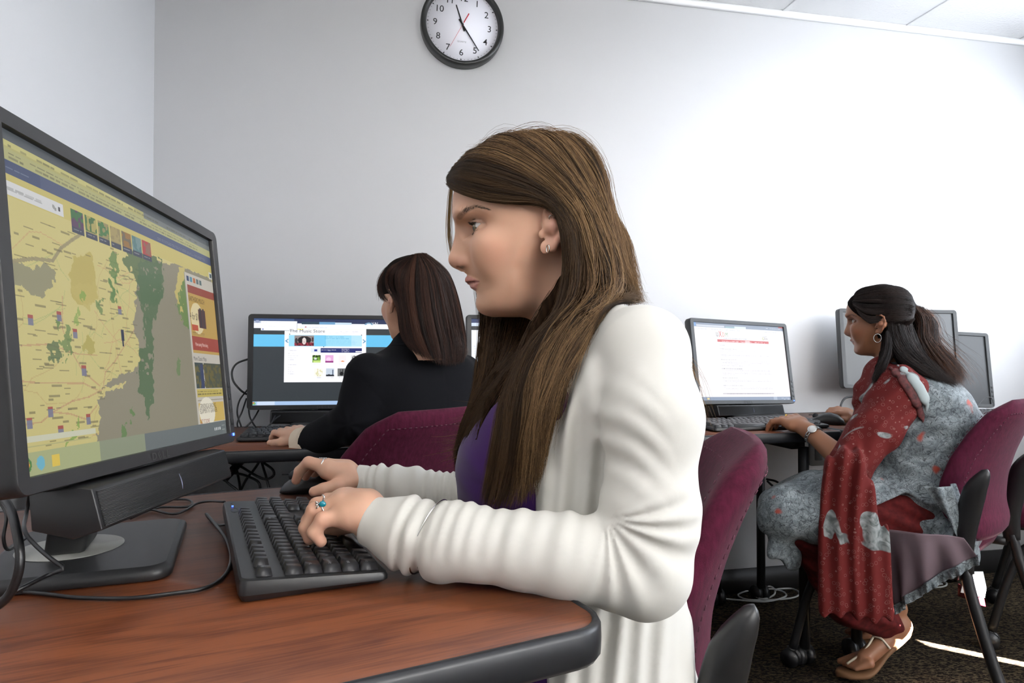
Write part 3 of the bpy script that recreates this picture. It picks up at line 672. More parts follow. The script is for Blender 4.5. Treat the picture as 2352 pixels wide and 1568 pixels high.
def doc_canvas(logo=True):
    c = Canvas(290, 181, (250, 244, 248)); U, V = c.U, c.V
    c.rect(0, 0, 1, .055, (140, 152, 172)); c.rect(0, 0, .03, .05, (120, 160, 210)); c.rect(.035, .03, .33, .05, (206, 212, 222)); c.rect(.34, .034, .44, .055, (150, 180, 190)); c.rect(.44, .03, .57, .055, (216, 226, 234)); c.rect(.95, .0, 1, .018, (180, 90, 90))
    c.rect(0, .055, 1, .09, (240, 240, 246)); c.lines(.02, .5, [.066, .08], (170, 174, 186), 3, .5); c.lines(.78, .97, [.075], (130, 134, 146), 4, .5); c.lines(.8, .97, [.025], (230, 234, 240), 5, .9)
    if logo:
        c.rect(.24, .212, .815, .245, (206, 84, 84)); c.lines(.29, .77, [.226, .231], (246, 210, 210), 6, .9, gap=.3); c.rect(.545, .214, .595, .243, (240, 200, 200)); c.lines(.31, .57, [.19], (120, 130, 150), 8, .6, gap=.05)
        c.rect(.745, .145, .80, .148, (170, 170, 180)); m = ((U-.755)/.012)**2+((V-.173)/.02)**2 < 1; c.a[m] = lin((196, 196, 150)); m = ((U-.757)/.006)**2+((V-.173)/.011)**2 < 1; c.a[m] = lin((250, 244, 248))
        for u in (.24, .813): c.rect(u, .25, u+.003, .915, (228, 222, 228))
        c.lines(.26, .32, [.28], (140, 140, 150), 9, .7, gap=0)
        y = .33; r = np.random.default_rng(2)
        for n, ttl in ((2, 1), (2, 0), (4, 1), (4, 1), (3, 1), (3, 1), (2, 1), (3, 0)):
            if ttl: c.lines(.26, .26+r.uniform(.16, .24), [y], (110, 110, 122), int(y*997), .75, gap=0); y += .021
            for k in range(n): c.lines(.262, .80 if k < n-1 else r.uniform(.35, .6), [y], (184, 180, 192), int(y*991), .6, gap=.03); y += .0195
            y += .02
            if y > .87: break
        c.rect(.245, .905, .812, .925, (206, 200, 206)); c.lines(.29, .77, [.913], (140, 136, 146), 12, .6, gap=0)
    c.rect(0, .955, 1, 1, (134, 148, 172)); c.rect(.8, .955, .84, 1, (166, 178, 196)); m = ((U-.012)/.014)**2+((V-.978)/.02)**2 < 1; c.a[m] = lin((120, 170, 120)); c.rect(.075, .965, .1, .99, (226, 206, 140)); c.lines(.89, .99, [.972, .985], (220, 224, 232), 13, .7)
    return c
def page_canvas():
    c = Canvas(200, 125, (240, 243, 250)); c.rect(0, 0, 1, .045, (34, 50, 96)); c.rect(0, .045, 1, .09, (210, 222, 240)); c.rect(0, .09, .4, .14, (34, 36, 40)); c.rect(.1, .16, .3, .3, (226, 232, 240)); c.lines(.02, .95, np.arange(.33, .92, .03), (200, 206, 220), 3, .5)
    m = ((c.U-.12)/.02)**2+((c.V-.19)/.03)**2 < 1; c.a[m] = lin((60, 130, 120)); c.lines(.06, .2, [.24], (160, 166, 180), 4, .6)
    for k, cc in enumerate([(190, 60, 60), (80, 60, 180), (60, 120, 60), (190, 90, 160), (70, 70, 170), (170, 70, 110), (80, 60, 140)]): c.rect(.08, .66+k*.035, .16, .68+k*.035, cc)
    c.rect(0, .95, 1, 1, (160, 190, 230)); return c
# ---------------------------------------------------------------- monitors
def monitor(label, pos, eul, base_xy, base_rz, canvas=None, strength=1.0, bezel='bezel', group=None, soundbar=True, off=None, base_w=.24, base_d=.19, texts=(), stand_s=1.0, power=True, logo=True, colour_scale=1.0):
    T = Matrix.LocRotScale(Vector(pos), Euler(eul), None)
    t = thing('computer_monitor', label, 'monitor', (base_xy[0], base_xy[1], DZ+.0015), base_rz, group)
    def Wt(V): V = np.asarray(V, float); return V@np.array(T.to_3x3()).T+np.array(T.translation)
    hw, hh = .255, .163
    # housing: bezel ring with rounded outer corners, back shell
    n = 6; out = np.array(rrect(2*hw, 2*hh, .012, n)); inn = np.array(rrect(.474, .296, .0005, n)); cz = -.001
    def ring(P, y, s=1.0, dz=0): return Wt(np.stack([P[:, 0]*s, np.full(len(P), y), P[:, 1]*s+dz], 1))
    mb = MB().loft([ring(inn, .004), ring(inn, -.0045), ring(inn*1.004, -.006), ring(out*[.994, .992], -.0065), ring(out*[.998, .997], -.005), ring(out, -.002), ring(out, .020), ring(out*.985, .028), ring(out*[.80, .74], .046), ring(out*[.45, .6], .056)], cap=False)
    mb.add(ring(out*[.45, .6], .056), [tuple(range(len(out)))])
    mb.build('housing', M[bezel], t, world=True, auto=40)
    # screen
    if canvas is not None:
        w, h = canvas.w, canvas.h; xs = np.linspace(-.237, .237, w+1); zs = np.linspace(.148, -.148, h+1); X, Z = np.meshgrid(xs, zs)
        V = Wt(np.stack([X.ravel(), np.full(X.size, .0), Z.ravel()], 1)); i = np.arange(w*h); r_, c_ = i//w, i % w; a = r_*(w+1)+c_
        me = npmesh('screen', V, np.stack([a, a+w+1, a+w+2, a+1], 1), canvas.a.reshape(-1, 3)*colour_scale)
        sc_ = link('screen', me, screen_mat('screen_picture', strength), t, world=True)
    else:
        V = Wt([(-.237, 0, -.148), (.237, 0, -.148), (.237, 0, .148), (-.237, 0, .148)])
        sc_ = link('screen', npmesh('screen', V, np.array([[0, 1, 2, 3]])), off, t, world=True)
    for txt, u, v, size, col, sq, al in texts:          # writing shown on the picture
        V, F = text_geo(txt, size, al, sq); V = V+np.array([-.237+.474*u, .148-.296*v, 0]); V = np.stack([V[:, 0], np.full(len(V), -.0004), V[:, 1]], 1)
        mm = MB(); mm.add(Wt(V), F); o = mm.build('screen_text', screen_mat('screen_text', strength, False, tuple(lin(col)*colour_scale)), sc_, world=False)
        o.data.transform((Matrix.LocRotScale(t.location, t.rotation_euler, None)).inverted())
    if logo:
        V, F = text_geo('D', .011, 'LEFT', 1.25); parts = []
        x = -.026
        mm = MB()
        for ch, rz_ in (('D', 0), ('E', .6), ('L', 0), ('L', 0)):
            V, F = text_geo(ch, .012, 'LEFT', 1.35); wch = V[:, 0].max()
            if rz_:
                c0 = V.mean(0); V = (V-c0)@rotm(0, 0, rz_).T+c0
            V = V+np.array([x, -.1595, 0]); x += wch+.0035
            mm.add(Wt(np.stack([V[:, 0], np.full(len(V), -.0072), V[:, 1]], 1)), F)
        mm.build('maker_badge', mat('badge_grey', (.09, .09, .09) if bezel == 'bezel' else (.02, .02, .02), .3, metal=.5), t, world=True)
    for k in range(4):
        b = MB().box((.2465, -.0066, -.075-.019*k), (.0075, .0016, .009), bev=.0006); b.V = [Wt(v) for v in b.V]; b.build('menu_button', M['black'], t, world=True)
    b = MB().box((.2465, -.0068, -.1515), (.005, .0012, .004)); b.V = [Wt(v) for v in b.V]; b.build('power_light', M['led'] if power else M['black'], t, world=True)
    if soundbar:
        pr = [(-.006, -.1655), (-.020, -.169), (-.026, -.207), (.0, -.212), (.035, -.20), (.035, -.166)]
        xL, xR = -.176, .166
        V = Wt([(x, y, z) for x in (xL, xR) for y, z in pr]); m_ = len(pr)
        sb = MB().add(V, [tuple(range(m_)), tuple(range(2*m_-1, m_-1, -1))]+[(i, m_+i, m_+(i+1) % m_, (i+1) % m_) for i in range(m_)])
        s_ = sb.build('sound_bar', M['black'], t, world=True, bevel=.0015)
        g = MB(); nrib = 26
        for k in range(nrib):
            f = (k+.5)/nrib; y = -.0215-.005*f; z = -.1715-.033*f
            q = MB().box((0, 0, 0), (xR-xL-.010, .0016, .00075)).V[0]@rotm(-.17).T+np.array([(xL+xR)/2, y, z]); g.add(Wt(q), [(0,1,3,2),(4,6,7,5),(0,4,5,1),(2,3,7,6),(0,2,6,4),(1,5,7,3)])
        g.build('grille', M['grille'], s_).data.transform(Matrix.LocRotScale(t.location, t.rotation_euler, None).inverted())
        for z_, y_ in ((.0,  -.0215),):
            pts = [Wt([(.0+.002*math.sin(a), -.0235-.003*(a/3.14), -.180-.018*(a/3.14))])[0] for a in np.linspace(0, 3.14, 9)]
            MB().tube(pts, [.0004, .0006, .0008, .0009, .0009, .0009, .0008, .0006, .0004], 6).build('power_mark', mat('bar_mark', (.12, .13, .2), .3, metal=.6), s_).data.transform(Matrix.LocRotScale(t.location, t.rotation_euler, None).inverted())
    # stand: base plate, round inlay, column with hinge
    loc = lambda V: V
    bp = np.array([(x, y) for x, y in rrect(base_w, base_d, .018)])
    # slightly fanned front edge
    def fan(P, s, z): Q = P.copy(); k = 1+.06*(-(P[:, 1])/base_d); Q[:, 0] *= k; Q[:, 1] -= .012*(1-(P[:, 0]/(base_w/2))**2)*(P[:, 1] < 0); return np.concatenate([Q*s, np.full((len(Q), 1), z)], 1)
    b = MB().loft([fan(bp, .985, 0), fan(bp, 1, .002), fan(bp, 1, .008), fan(bp, .985, .0115), fan(bp, .93, .0145)], cap=False); b.add(fan(bp, .93, .0145), [tuple(range(len(bp)))])
    b.add(fan(bp, .985, 0), [tuple(range(len(bp)-1, -1, -1))]); b.build('base', M[bezel if bezel == 'bezel' else 'black'], t, smooth=False, auto=50)
    MB().cyl((0, .02, .0149), .056, .001, 48).build('base_inlay', M['silver'], t)
    hp = Matrix.LocRotScale(t.location, t.rotation_euler, None).inverted() @ Vector(Wt([(0, .05, -.03)])[0])
    c = MB(); hp = np.array(hp)
    secs = []
    for f in np.linspace(0, 1, 6):
        cx, cy, cz = (1-f)*np.array([0, .02, .0145])+f*hp; w = .072-.004*f; d = .042
        secs.append(np.array([[cx+sx*w/2, cy+sy*d/2, cz] for sx, sy in ((-1, -1), (1, -1), (1, 1), (-1, 1))]))
    c.loft(secs); c.build('stand_column', M['black'], t, bevel=.006)
    return t, T, Wt
R_ = math.radians
# foreground
T0 = Matrix.LocRotScale(Vector((-.433, .789, 1.025)), Euler((R_(-6.508), R_(2.367), R_(94.226))), None)
pu = inter(T0, 424, 627)[0]
cv = weather_canvas(T0)
monitor('large black monitor in the foreground showing a yellow weather radar map', (-.433, .789, 1.025), (R_(-6.508), R_(2.367), R_(94.226)), (-.512, .818), R_(112),
        cv, 1.0, 'bezel', colour_scale=.80, texts=[('EARTHGRO MULCH', pu+.012, .352, .010, (60, 40, 20), .62, 'LEFT'), ('4 for $10', pu+.008, .44, .0145, (40, 30, 20), .62, 'LEFT'), ('More saving. More doing.', pu+.03, .565, .0075, (240, 210, 200), .6, 'LEFT'),
        ('More Classic Maps', pu+.006, .635, .0085, (60, 60, 66), .72, 'LEFT'), ('GRINDING & SANDING', pu+.02, .862, .0095, (70, 56, 50), .6, 'LEFT'), ('EQUIPMENT AT GRAINGER.', pu+.016, .885, .0095, (70, 56, 50), .56, 'LEFT'), ('GET IT DONE', pu+.012, .932, .008, (150, 30, 20), .7, 'LEFT')])
monitor('wide black monitor showing a web shop page with cyan banner', (-.647, 2.324, .959), (R_(-2.051), R_(.195), R_(10.303)), (-.64, 2.35), R_(12), shop_canvas(), 1.05,
        texts=[('The Music Store', .245, .158, .0155, (90, 90, 96), 1.15, 'LEFT'), ('VAI', .83, .058, .012, (235, 238, 245), 1.2, 'LEFT')])
monitor('white-screened monitor partly hidden behind the head of the front woman', (.085, 2.475, .965), (R_(-2), 0, R_(12)), (.085, 2.455+.04), R_(12), page_canvas(), 1.05)
_, _, _ = monitor('grey-framed monitor showing a white document page with red menu bar', (.898, 2.604, .954), (R_(-9.05), R_(1.5), R_(26.66)), (.905, 2.60), R_(20), doc_canvas(), 1.0, 'bezelg',
        texts=[('U', .232, .172, .024, (90, 90, 90), .72, 'LEFT'), ('D', .298, .172, .024, (226, 140, 110), .72, 'LEFT'), ('M', .332, .172, .024, (140, 170, 130), .72, 'LEFT'), ('X', .262, .178, .034, (206, 60, 50), .62, 'LEFT'), ('Dnb', .765, .187, .012, (110, 110, 110), .9, 'LEFT')])
OFFM = mat('unlit_panel', (.045, .048, .050), .30, spec=.6)
monitor('switched-off grey-framed monitor behind the head of the woman in floral dress', (1.587, 2.743, 1.007), (R_(-5.99), R_(.53), R_(4.636)), (1.60, 2.745), R_(10), None, bezel='bezelg', off=OFFM, soundbar=False)
monitor('switched-off dark monitor furthest right, half hidden behind the other unlit screen', (1.835, 2.885, .925), (R_(-8), R_(2.5), R_(9)), (1.845, 2.885), R_(12), None, bezel='bezelg', off=mat('unlit_panel_dark', (.032, .034, .036), .4), soundbar=False, power=False, base_d=.1, logo=False)
# ---------------------------------------------------------------- keyboards, mice
def keyboard(label, pos, rz, L=.40, D=.152, detail=True, group=None, keym='key', led=True):
    t = thing('keyboard', label, 'keyboard', (pos[0], pos[1], DZ+.001), rz, group)
    
    def shear(V): V = np.array(V, float); V[:, 2] = V[:, 2]*1.0+(.012*(V[:, 1]/D+.5))*np.clip(V[:, 2]/.012, 0, 1); return V
    P = np.array(rrect(L, D, .008))
    rg = lambda s, z: shear(np.concatenate([P*s, np.full((len(P), 1), z)], 1))
    mb = MB().loft([rg([.97, .95], 0), rg([1, 1], .004), rg([1, 1], .008), rg([.992, .98], .0112), rg([.975, .95], .012)], cap=False)
    mb.add(rg([.975, .95], .012), [tuple(range(len(P)))]); mb.add(rg([.97, .95], 0), [tuple(range(len(P)-1, -1, -1))])
    mb.build('case', M['black'], t, auto=35)
    for sx in (-1, 1): MB().box((sx*L*.4, D*.40, .003), (.02, .012, .008)).build('foot', M['black'], t)
    U = (L-.018)/22.6; RP = .0197
    def key(x, y, w, h=1.0):
        """x,y in key units from the left / from the front row"""
        x0 = -L/2+.009+x*U; y0 = -D/2+.010+y*RP; W_ = w*U-.0012; Hh = h*RP-.0014 if y < 5 else RP*.80
        if y >= 5: y0 += .0105
        b = MB(); z0 = .0122; z1 = .0192
        v = [(x0, y0, z0), (x0+W_, y0, z0), (x0+W_, y0+Hh, z0), (x0, y0+Hh, z0)]; i = .0016
        v2 = [(x0+i, y0+.0012, z1), (x0+W_-i, y0+.0012, z1), (x0+W_-i, y0+Hh-.0028, z1+.0006), (x0+i, y0+Hh-.0028, z1+.0006)]
        V = np.array(v+v2, float); V[:, 2] += .012*(V[:, 1]/D+.5); b.add(V, [(0, 1, 5, 4), (1, 2, 6, 5), (2, 3, 7, 6), (3, 0, 4, 7), (4, 5, 6, 7)])
        return b
    keys = []
    rows = [[1.25, 1.25, 1.25, 6.25, 1.25, 1.25, 1.25, 1.25], [2.25]+[1]*10+[2.75], [1.75]+[1]*11+[2.25], [1.5]+[1]*12+[1.5], [1]*13+[2]]
    for r, ws in enumerate(rows):
        x = 0
        for w in ws: keys.append((x, r, w)); x += w
    for x in (0, 2, 3, 4, 5, 6.5, 7.5, 8.5, 9.5, 11, 12, 13, 14): keys.append((x, 5, 1))
    for r in (3, 4, 5):
        for k in range(3): keys.append((15.25+k, r, 1))
    for k in range(3): keys.append((15.25+k, 0, 1))
    keys.append((16.25, 1, 1))
    for r in range(5):
        for k in range(4):
            if (r == 0 and k == 1) or (k == 3 and r in (0, 2)): continue
            keys.append((18.5+k, r, 2 if (r == 0 and k == 0) else 1, 2 if (k == 3 and r in (1, 3) and False) else 1))
    for kk in keys:
        if detail: key(*kk[:3], *(kk[3:] or (1,))).build('key', M[keym], t)
    if not detail:
        a = MB()
        for kk in keys:
            b = key(*kk[:3]); a.add(b.V[0], [tuple(f) for f in b.F[4]])
        o = a.build('keys', M[keym], t); o['kind'] = 'stuff'
    if detail:      # lettering on a few caps, maker badge, lights
        lt = MB()
        for txt, x, y in (('CapsLock', .1, 2.5), ('Tab', .2, 3.5), ('Shift', .1, 1.5), ('Ctrl', .1, .5), ('A', 2.0, 2.4), ('S', 3.0, 2.4), ('Q', 1.75, 3.4), ('W', 2.75, 3.4), ('1', 1.3, 4.4), ('2', 2.3, 4.4), ('Z', 2.5, 1.4), ('X', 3.5, 1.4), ('Esc', .2, 5.4), ('Bksp', 13.2, 4.5)):
            V, F = text_geo(txt, .0042); X = -L/2+.009+x*U+.0025; Y = -D/2+.010+y*RP+(.0105 if y > 5 else 0)
            V = V+np.array([X, Y, 0]); V[:, 2] = .0201+.012*(V[:, 1]/D+.5); lt.add(V, F)
        o = lt.build('key_lettering', mat('key_print', (.35, .36, .38), .5), t)
        q = MB(); a = np.linspace(0, 2*math.pi, 40, endpoint=False); el = np.stack([.014*np.cos(a)+L/2-.075, .0048*np.sin(a)+D/2-.013, np.full(40, .0125+.0115)], 1)
        q.tube(el, .0003, 5, closed=True); q.build('badge_ring', M['bezelg'], t)
        V, F = text_geo('DELL', .006, 'CENTER', 1.2); V = V+np.array([L/2-.075, D/2-.0155, .0124+.0120]); MB().add(V, F).build('maker_badge', mat('kb_badge', (.05, .05, .05), .3), t)
        if led:
            for k, e in ((0, 1), (1, 0), (2, 0)): MB().cyl((L/2-.046+.009*k, D/2-.012, .0240), .0014, .001, 12).build('indicator_light', M['led'] if e else M['bezelg'], t)
    return t
keyboard('black keyboard in the foreground under the ringed left hand', (-.287, .878), R_(115.4), .398, .152)
keyboard('black keyboard half under the hand of the woman in the black blazer', (-.575, 1.98), R_(10), .42, .15, detail=False)
keyboard('black keyboard with light-catching keys under the hand with a watch', tuple(atz(1745, 972, .755)[:2]), R_(15), .43, .15, detail=False, keym='keytop')
keyboard('black keyboard on the desk just right of the woman in floral dress', tuple(atz(2262, 952, .755)[:2]), R_(14), .42, .15, detail=False, keym='keytop')
def mouse(label, pos, rz, L=.118, W=.066, Hh=.040):
    t = thing('computer_mouse', label, 'mouse', (pos[0], pos[1], DZ+.0008), rz)
    def sec(f):
        x = (f-.5)*L; w = W/2*math.sin(math.pi*min(max(.12+.80*f, 0), 1))**.45*(1 if f > 0 else 1); h = Hh*(math.sin(math.pi*(.12+.76*f))**.8)*(1-.22*(f > .5)*(f-.5)*2+.0)
        h = Hh*np.interp(f, [0, .06, .2, .4, .6, .8, .94, 1], [.15, .50, .84, 1.0, .93, .68, .40, .16]); w = W/2*np.interp(f, [0, .06, .2, .5, .8, .94, 1], [.35, .7, .95, .92, 1.0, .82, .5])
        a = np.linspace(0, math.pi, 15); return np.stack([np.full(15, x), w*np.sign(np.cos(a))*np.abs(np.cos(a))**.7, .001+h*np.sin(a)**.75], 1)
    fs = np.concatenate([np.linspace(0, .1, 5), np.linspace(.15, .85, 15), np.linspace(.9, 1, 5)]); rs = [sec(f) for f in fs]
    mb = MB(); m_ = 15; V = np.concatenate(rs); F = [(i*m_+k, (i+1)*m_+k, (i+1)*m_+k+1, i*m_+k+1) for i in range(len(rs)-1) for k in range(m_-1)]
    F += [tuple(range(m_)), tuple((len(rs)-1)*m_+k for k in range(m_-1, -1, -1)), ]; F += [(i*m_, i*m_+m_-1, (i+1)*m_+m_-1, (i+1)*m_) for i in range(len(rs)-1)]
    mb.add(V, F).build('shell', M['black'], t, smooth=True)
    MB().cyl((L*.30, 0, .0275), .0095, .006, 20, 1).build('scroll_wheel', M['edge'], t, smooth=False)
    b = MB(); b.box((L*.27, 0, .0305), (.05, .0012, .0022)); b.build('button_gap', M['dark'], t)
    return t
MP = atz(705, 1130, DZ)
mouse('black computer mouse under the right hand of the woman in the cardigan', (MP[0]+.008, MP[1]+.01), R_(188), .110, .066, .036)
MP3 = atz(1898, 974, DZ)
mouse('black computer mouse under the far hand of the woman in floral dress', tuple(MP3[:2]), R_(165))
# ---------------------------------------------------------------- cables
def cable(name, label, P, r, m='cable', n=80, group=None, drop=None):
    P = spline(P, n); o = MB().tube(P, r, 8).build(name, M[m], None, smooth=True)
    return tag(o, label, 'cable', group)
z_ = DZ+.0035
Z = lambda *p: [atz(x, y, z) for x, y, z in p]
cable('mouse_cable', 'black cable looping on the desk left of the foreground keyboard', Z((-40, 1352, z_), (90, 1362, z_), (180, 1372, z_), (300, 1373, z_), (400, 1362, z_), (470, 1350, z_), (515, 1322, z_), (531, 1282, z_), (520, 1240, z_+.004), (495, 1205, z_+.010), (474, 1180, z_+.016)), .0022)
cable('keyboard_cable', 'black cable running from the back of the foreground keyboard', Z((516, 1152, z_+.008), (480, 1151, z_+.003), (452, 1156, z_), (425, 1172, z_), (395, 1180, z_), (340, 1170, z_), (290, 1188, z_), (250, 1200, z_)), .0019)
cable('network_cable', 'thin black cable curling behind the foreground sound bar', Z((522, 1204, z_+.006), (500, 1205, z_), (480, 1190, z_), (474, 1180, z_+.012)), .0019)
cable('video_cable', 'black cable loop behind the foreground sound bar on the desk', Z((300, 1190, z_), (360, 1166, z_), (425, 1164, z_), (442, 1155, z_), (430, 1147, z_), (390, 1147, z_), (340, 1150, z_)), .0019)
def hang(name, label, P, r=.0022, m='cable', pre=(), **k): return cable(name, label, [np.array(q) for q in pre]+[at(*p) for p in P], r, m, **k)
PRE = dict(pre=[(-.535, .74, .96), (-.53, .70, .90)])
G_ = 'cables hanging at the left end of the foreground desk'
hang('power_cable', 'thick black cable curving down past the foreground monitor base', [(-30, 1100, .70), (18, 1160, .66), (38, 1220, .63), (46, 1290, .62), (30, 1350, .62), (2, 1385, .62), (-40, 1410, .62)], .0042, **PRE)
hang('video_cable', 'thin black cable dropping behind the foreground monitor base', [(62, 1170, .80), (56, 1215, .74), (80, 1250, .72), (120, 1285, .70), (147, 1305, .695), (110, 1320, .69), (60, 1345, .665), (20, 1365, .655)], .0022, pre=[(-.545, .80, .96), (-.55, .78, .88)])
hang('signal_cable', 'slim black cable at the left frame edge above the desk', [(-10, 1120, .78), (14, 1180, .76), (8, 1235, .75), (20, 1262, .76), (60, 1235, .80)], .0018, pre=[(-.545, .77, .96), (-.55, .75, .88)])
# web of cables behind / below the shop-page monitor
hang('thin_cable', 'grey cable arching out left behind the web shop monitor', [(574, 823, 2.36), (545, 834, 2.33), (533, 852, 2.30), (536, 875, 2.29), (552, 895, 2.30), (566, 905, 2.33)], .0035, 'bezelg')
for i, (nm, lb, P) in enumerate([
  ('usb_cable', 'black cable bowing left of the web shop monitor stand', [(568, 895, 2.33), (550, 920, 2.30), (545, 950, 2.28), (555, 985, 2.26), (548, 1005, 2.24)]),
  ('audio_cable', 'black cable falling beside the web shop monitor toward its keyboard', [(566, 915, 2.33), (556, 945, 2.29), (545, 975, 2.26), (560, 1000, 2.22)]),
  ('power_cable', 'black cable crossing diagonally left of the web shop sound bar', [(570, 925, 2.33), (575, 960, 2.28), (598, 990, 2.22), (620, 975, 2.20), (632, 955, 2.24)]),
  ('video_cable', 'black cable sagging under the web shop monitor corner', [(594, 942, 2.30), (580, 965, 2.26), (560, 985, 2.24), (548, 1000, 2.22)]),
  ('keyboard_cable', 'black cable rising from the keyboard beside the web shop stand', [(590, 1003, 2.16), (610, 985, 2.18), (632, 962, 2.24), (650, 950, 2.28)])]):
    hang(nm, lb, P, .0028)
ZB = 1.80
for nm, lb, P in [
  ('loose_cable', 'black cable knotted under the rear desk, looping widest to the right', [(500, 1062, 1.9), (540, 1065, 1.85), (590, 1093, 1.8), (612, 1100, 1.8), (628, 1092, 1.8), (626, 1078, 1.8), (603, 1060, 1.82), (590, 1045, 1.86)]),
  ('loose_cable', 'black cable hanging steeply under the rear desk, right of the knot', [(598, 1050, 1.84), (606, 1078, 1.82), (614, 1105, 1.81), (620, 1140, 1.8), (622, 1200, 1.8)]),
  ('loose_cable', 'black cable running down left of the knot under the rear desk', [(538, 1050, 1.88), (543, 1075, 1.86), (550, 1110, 1.84), (553, 1150, 1.82), (553, 1210, 1.82)]),
  ('loose_cable', 'black cable crossing from lower left to upper right under the rear desk', [(553, 1125, 1.84), (566, 1100, 1.84), (582, 1080, 1.84), (594, 1062, 1.84), (602, 1045, 1.86)]),
  ('loose_cable', 'black cable drooping from left edge to right under the rear desk', [(505, 1087, 1.86), (545, 1087, 1.84), (575, 1096, 1.82), (594, 1108, 1.80), (598, 1130, 1.8), (598, 1180, 1.8)]),
  ('loose_cable', 'black cable slanting low at the left under the rear desk', [(508, 1093, 1.8), (525, 1110, 1.8), (545, 1126, 1.8), (560, 1150, 1.8)]),
  ('loose_cable', 'thin black cable arcing near the desk underside at left', [(500, 1063, 1.86), (520, 1059, 1.86), (545, 1068, 1.85), (575, 1052, 1.88), (590, 1044, 1.9)])]:
    hang(nm, lb, P, .0034)
# desk leg strut seen at left
b = MB().tube([at(556, 1056, 1.86), at(515, 1100, 1.80)], .011, 10).build('desk_strut', M['metal']); b.parent = bpy.data.objects['computer_desk.001']
b.data.transform(Matrix.LocRotScale(b.parent.location, b.parent.rotation_euler, None).inverted())
# white network cable coiled on the carpet by the wall
Pw = []
for (x, y) in [(1640, 1372), (1700, 1378), (1760, 1381), (1803, 1370), (1800, 1359), (1772, 1352), (1735, 1356), (1728, 1364), (1750, 1375), (1777, 1366), (1778, 1352), (1762, 1346), (1722, 1355), (1695, 1366), (1720, 1377), (1775, 1377), (1822, 1372), (1836, 1362), (1820, 1352), (1790, 1352), (1780, 1356)]:
    Pw.append(atz(x, y, .008+.006*(len(Pw) % 3)))
cable('network_cable', 'coiled pale grey network cable on the carpet by the back wall', Pw, .0036, 'cablew', 220)
cable('network_cable', 'short pale cable coil on the carpet below the seated floral dress', [atz(x, y, .008+.005*(i % 3)) for i, (x, y) in enumerate([(2120, 1347), (2150, 1349), (2172, 1345), (2172, 1337), (2150, 1334), (2130, 1338), (2140, 1344), (2165, 1341)])], .0036, 'cablew')
hang('power_cable', 'black cable hooping from the unlit screen down to the far mouse', [(1975, 908, 2.70), (1962, 910, 2.66), (1942, 914, 2.58), (1932, 928, 2.5), (1930, 945, 2.44)], .004)
hang('video_cable', 'black cable dropping behind the unlit screen stand', [(1973, 900, 2.72), (1969, 925, 2.70), (1974, 950, 2.64), (1990, 968, 2.6)], .003)
hang('mouse_cable', 'thin black cable arching over the right-hand keyboard', [(2232, 945, 2.6), (2248, 928, 2.62), (2262, 914, 2.66), (2276, 913, 2.68), (2282, 926, 2.66)], .0016)
for i, P in enumerate([[(1760, 1100, 2.5), (1782, 1105, 2.5), (1800, 1118, 2.5), (1812, 1132, 2.48)], [(1762, 1104, 2.5), (1776, 1116, 2.5), (1798, 1126, 2.48), (1830, 1130, 2.46)], [(1748, 1140, 2.4), (1775, 1148, 2.44), (1800, 1142, 2.46), (1840, 1135, 2.46)], [(1745, 1172, 2.4), (1765, 1160, 2.44), (1790, 1148, 2.46), (1830, 1140, 2.46)]]):
    hang('hanging_cable', ['uppermost', 'second', 'third', 'lowest'][i]+' of the black cables fanning out under the desk right of the front chair', P, .004)
# small computer tower behind the document monitor
def tower():
    p = atz(1590, 935, DZ); t = thing('computer_tower', 'narrow black computer standing upright behind the document monitor', 'computer', (.702, 2.655, DZ+.001), R_(12))
    MB().box((0, 0, .155), (.095, .10, .31), bev=.004).build('case', M['black'], t); MB().box((0, -.052, .155), (.088, .006, .30), bev=.002).build('front_panel', M['blackg'], t)
    MB().cyl((0, -.0555, .27), .008, .002, 20, 1).build('power_button', M['bezelg'], t)
tower()
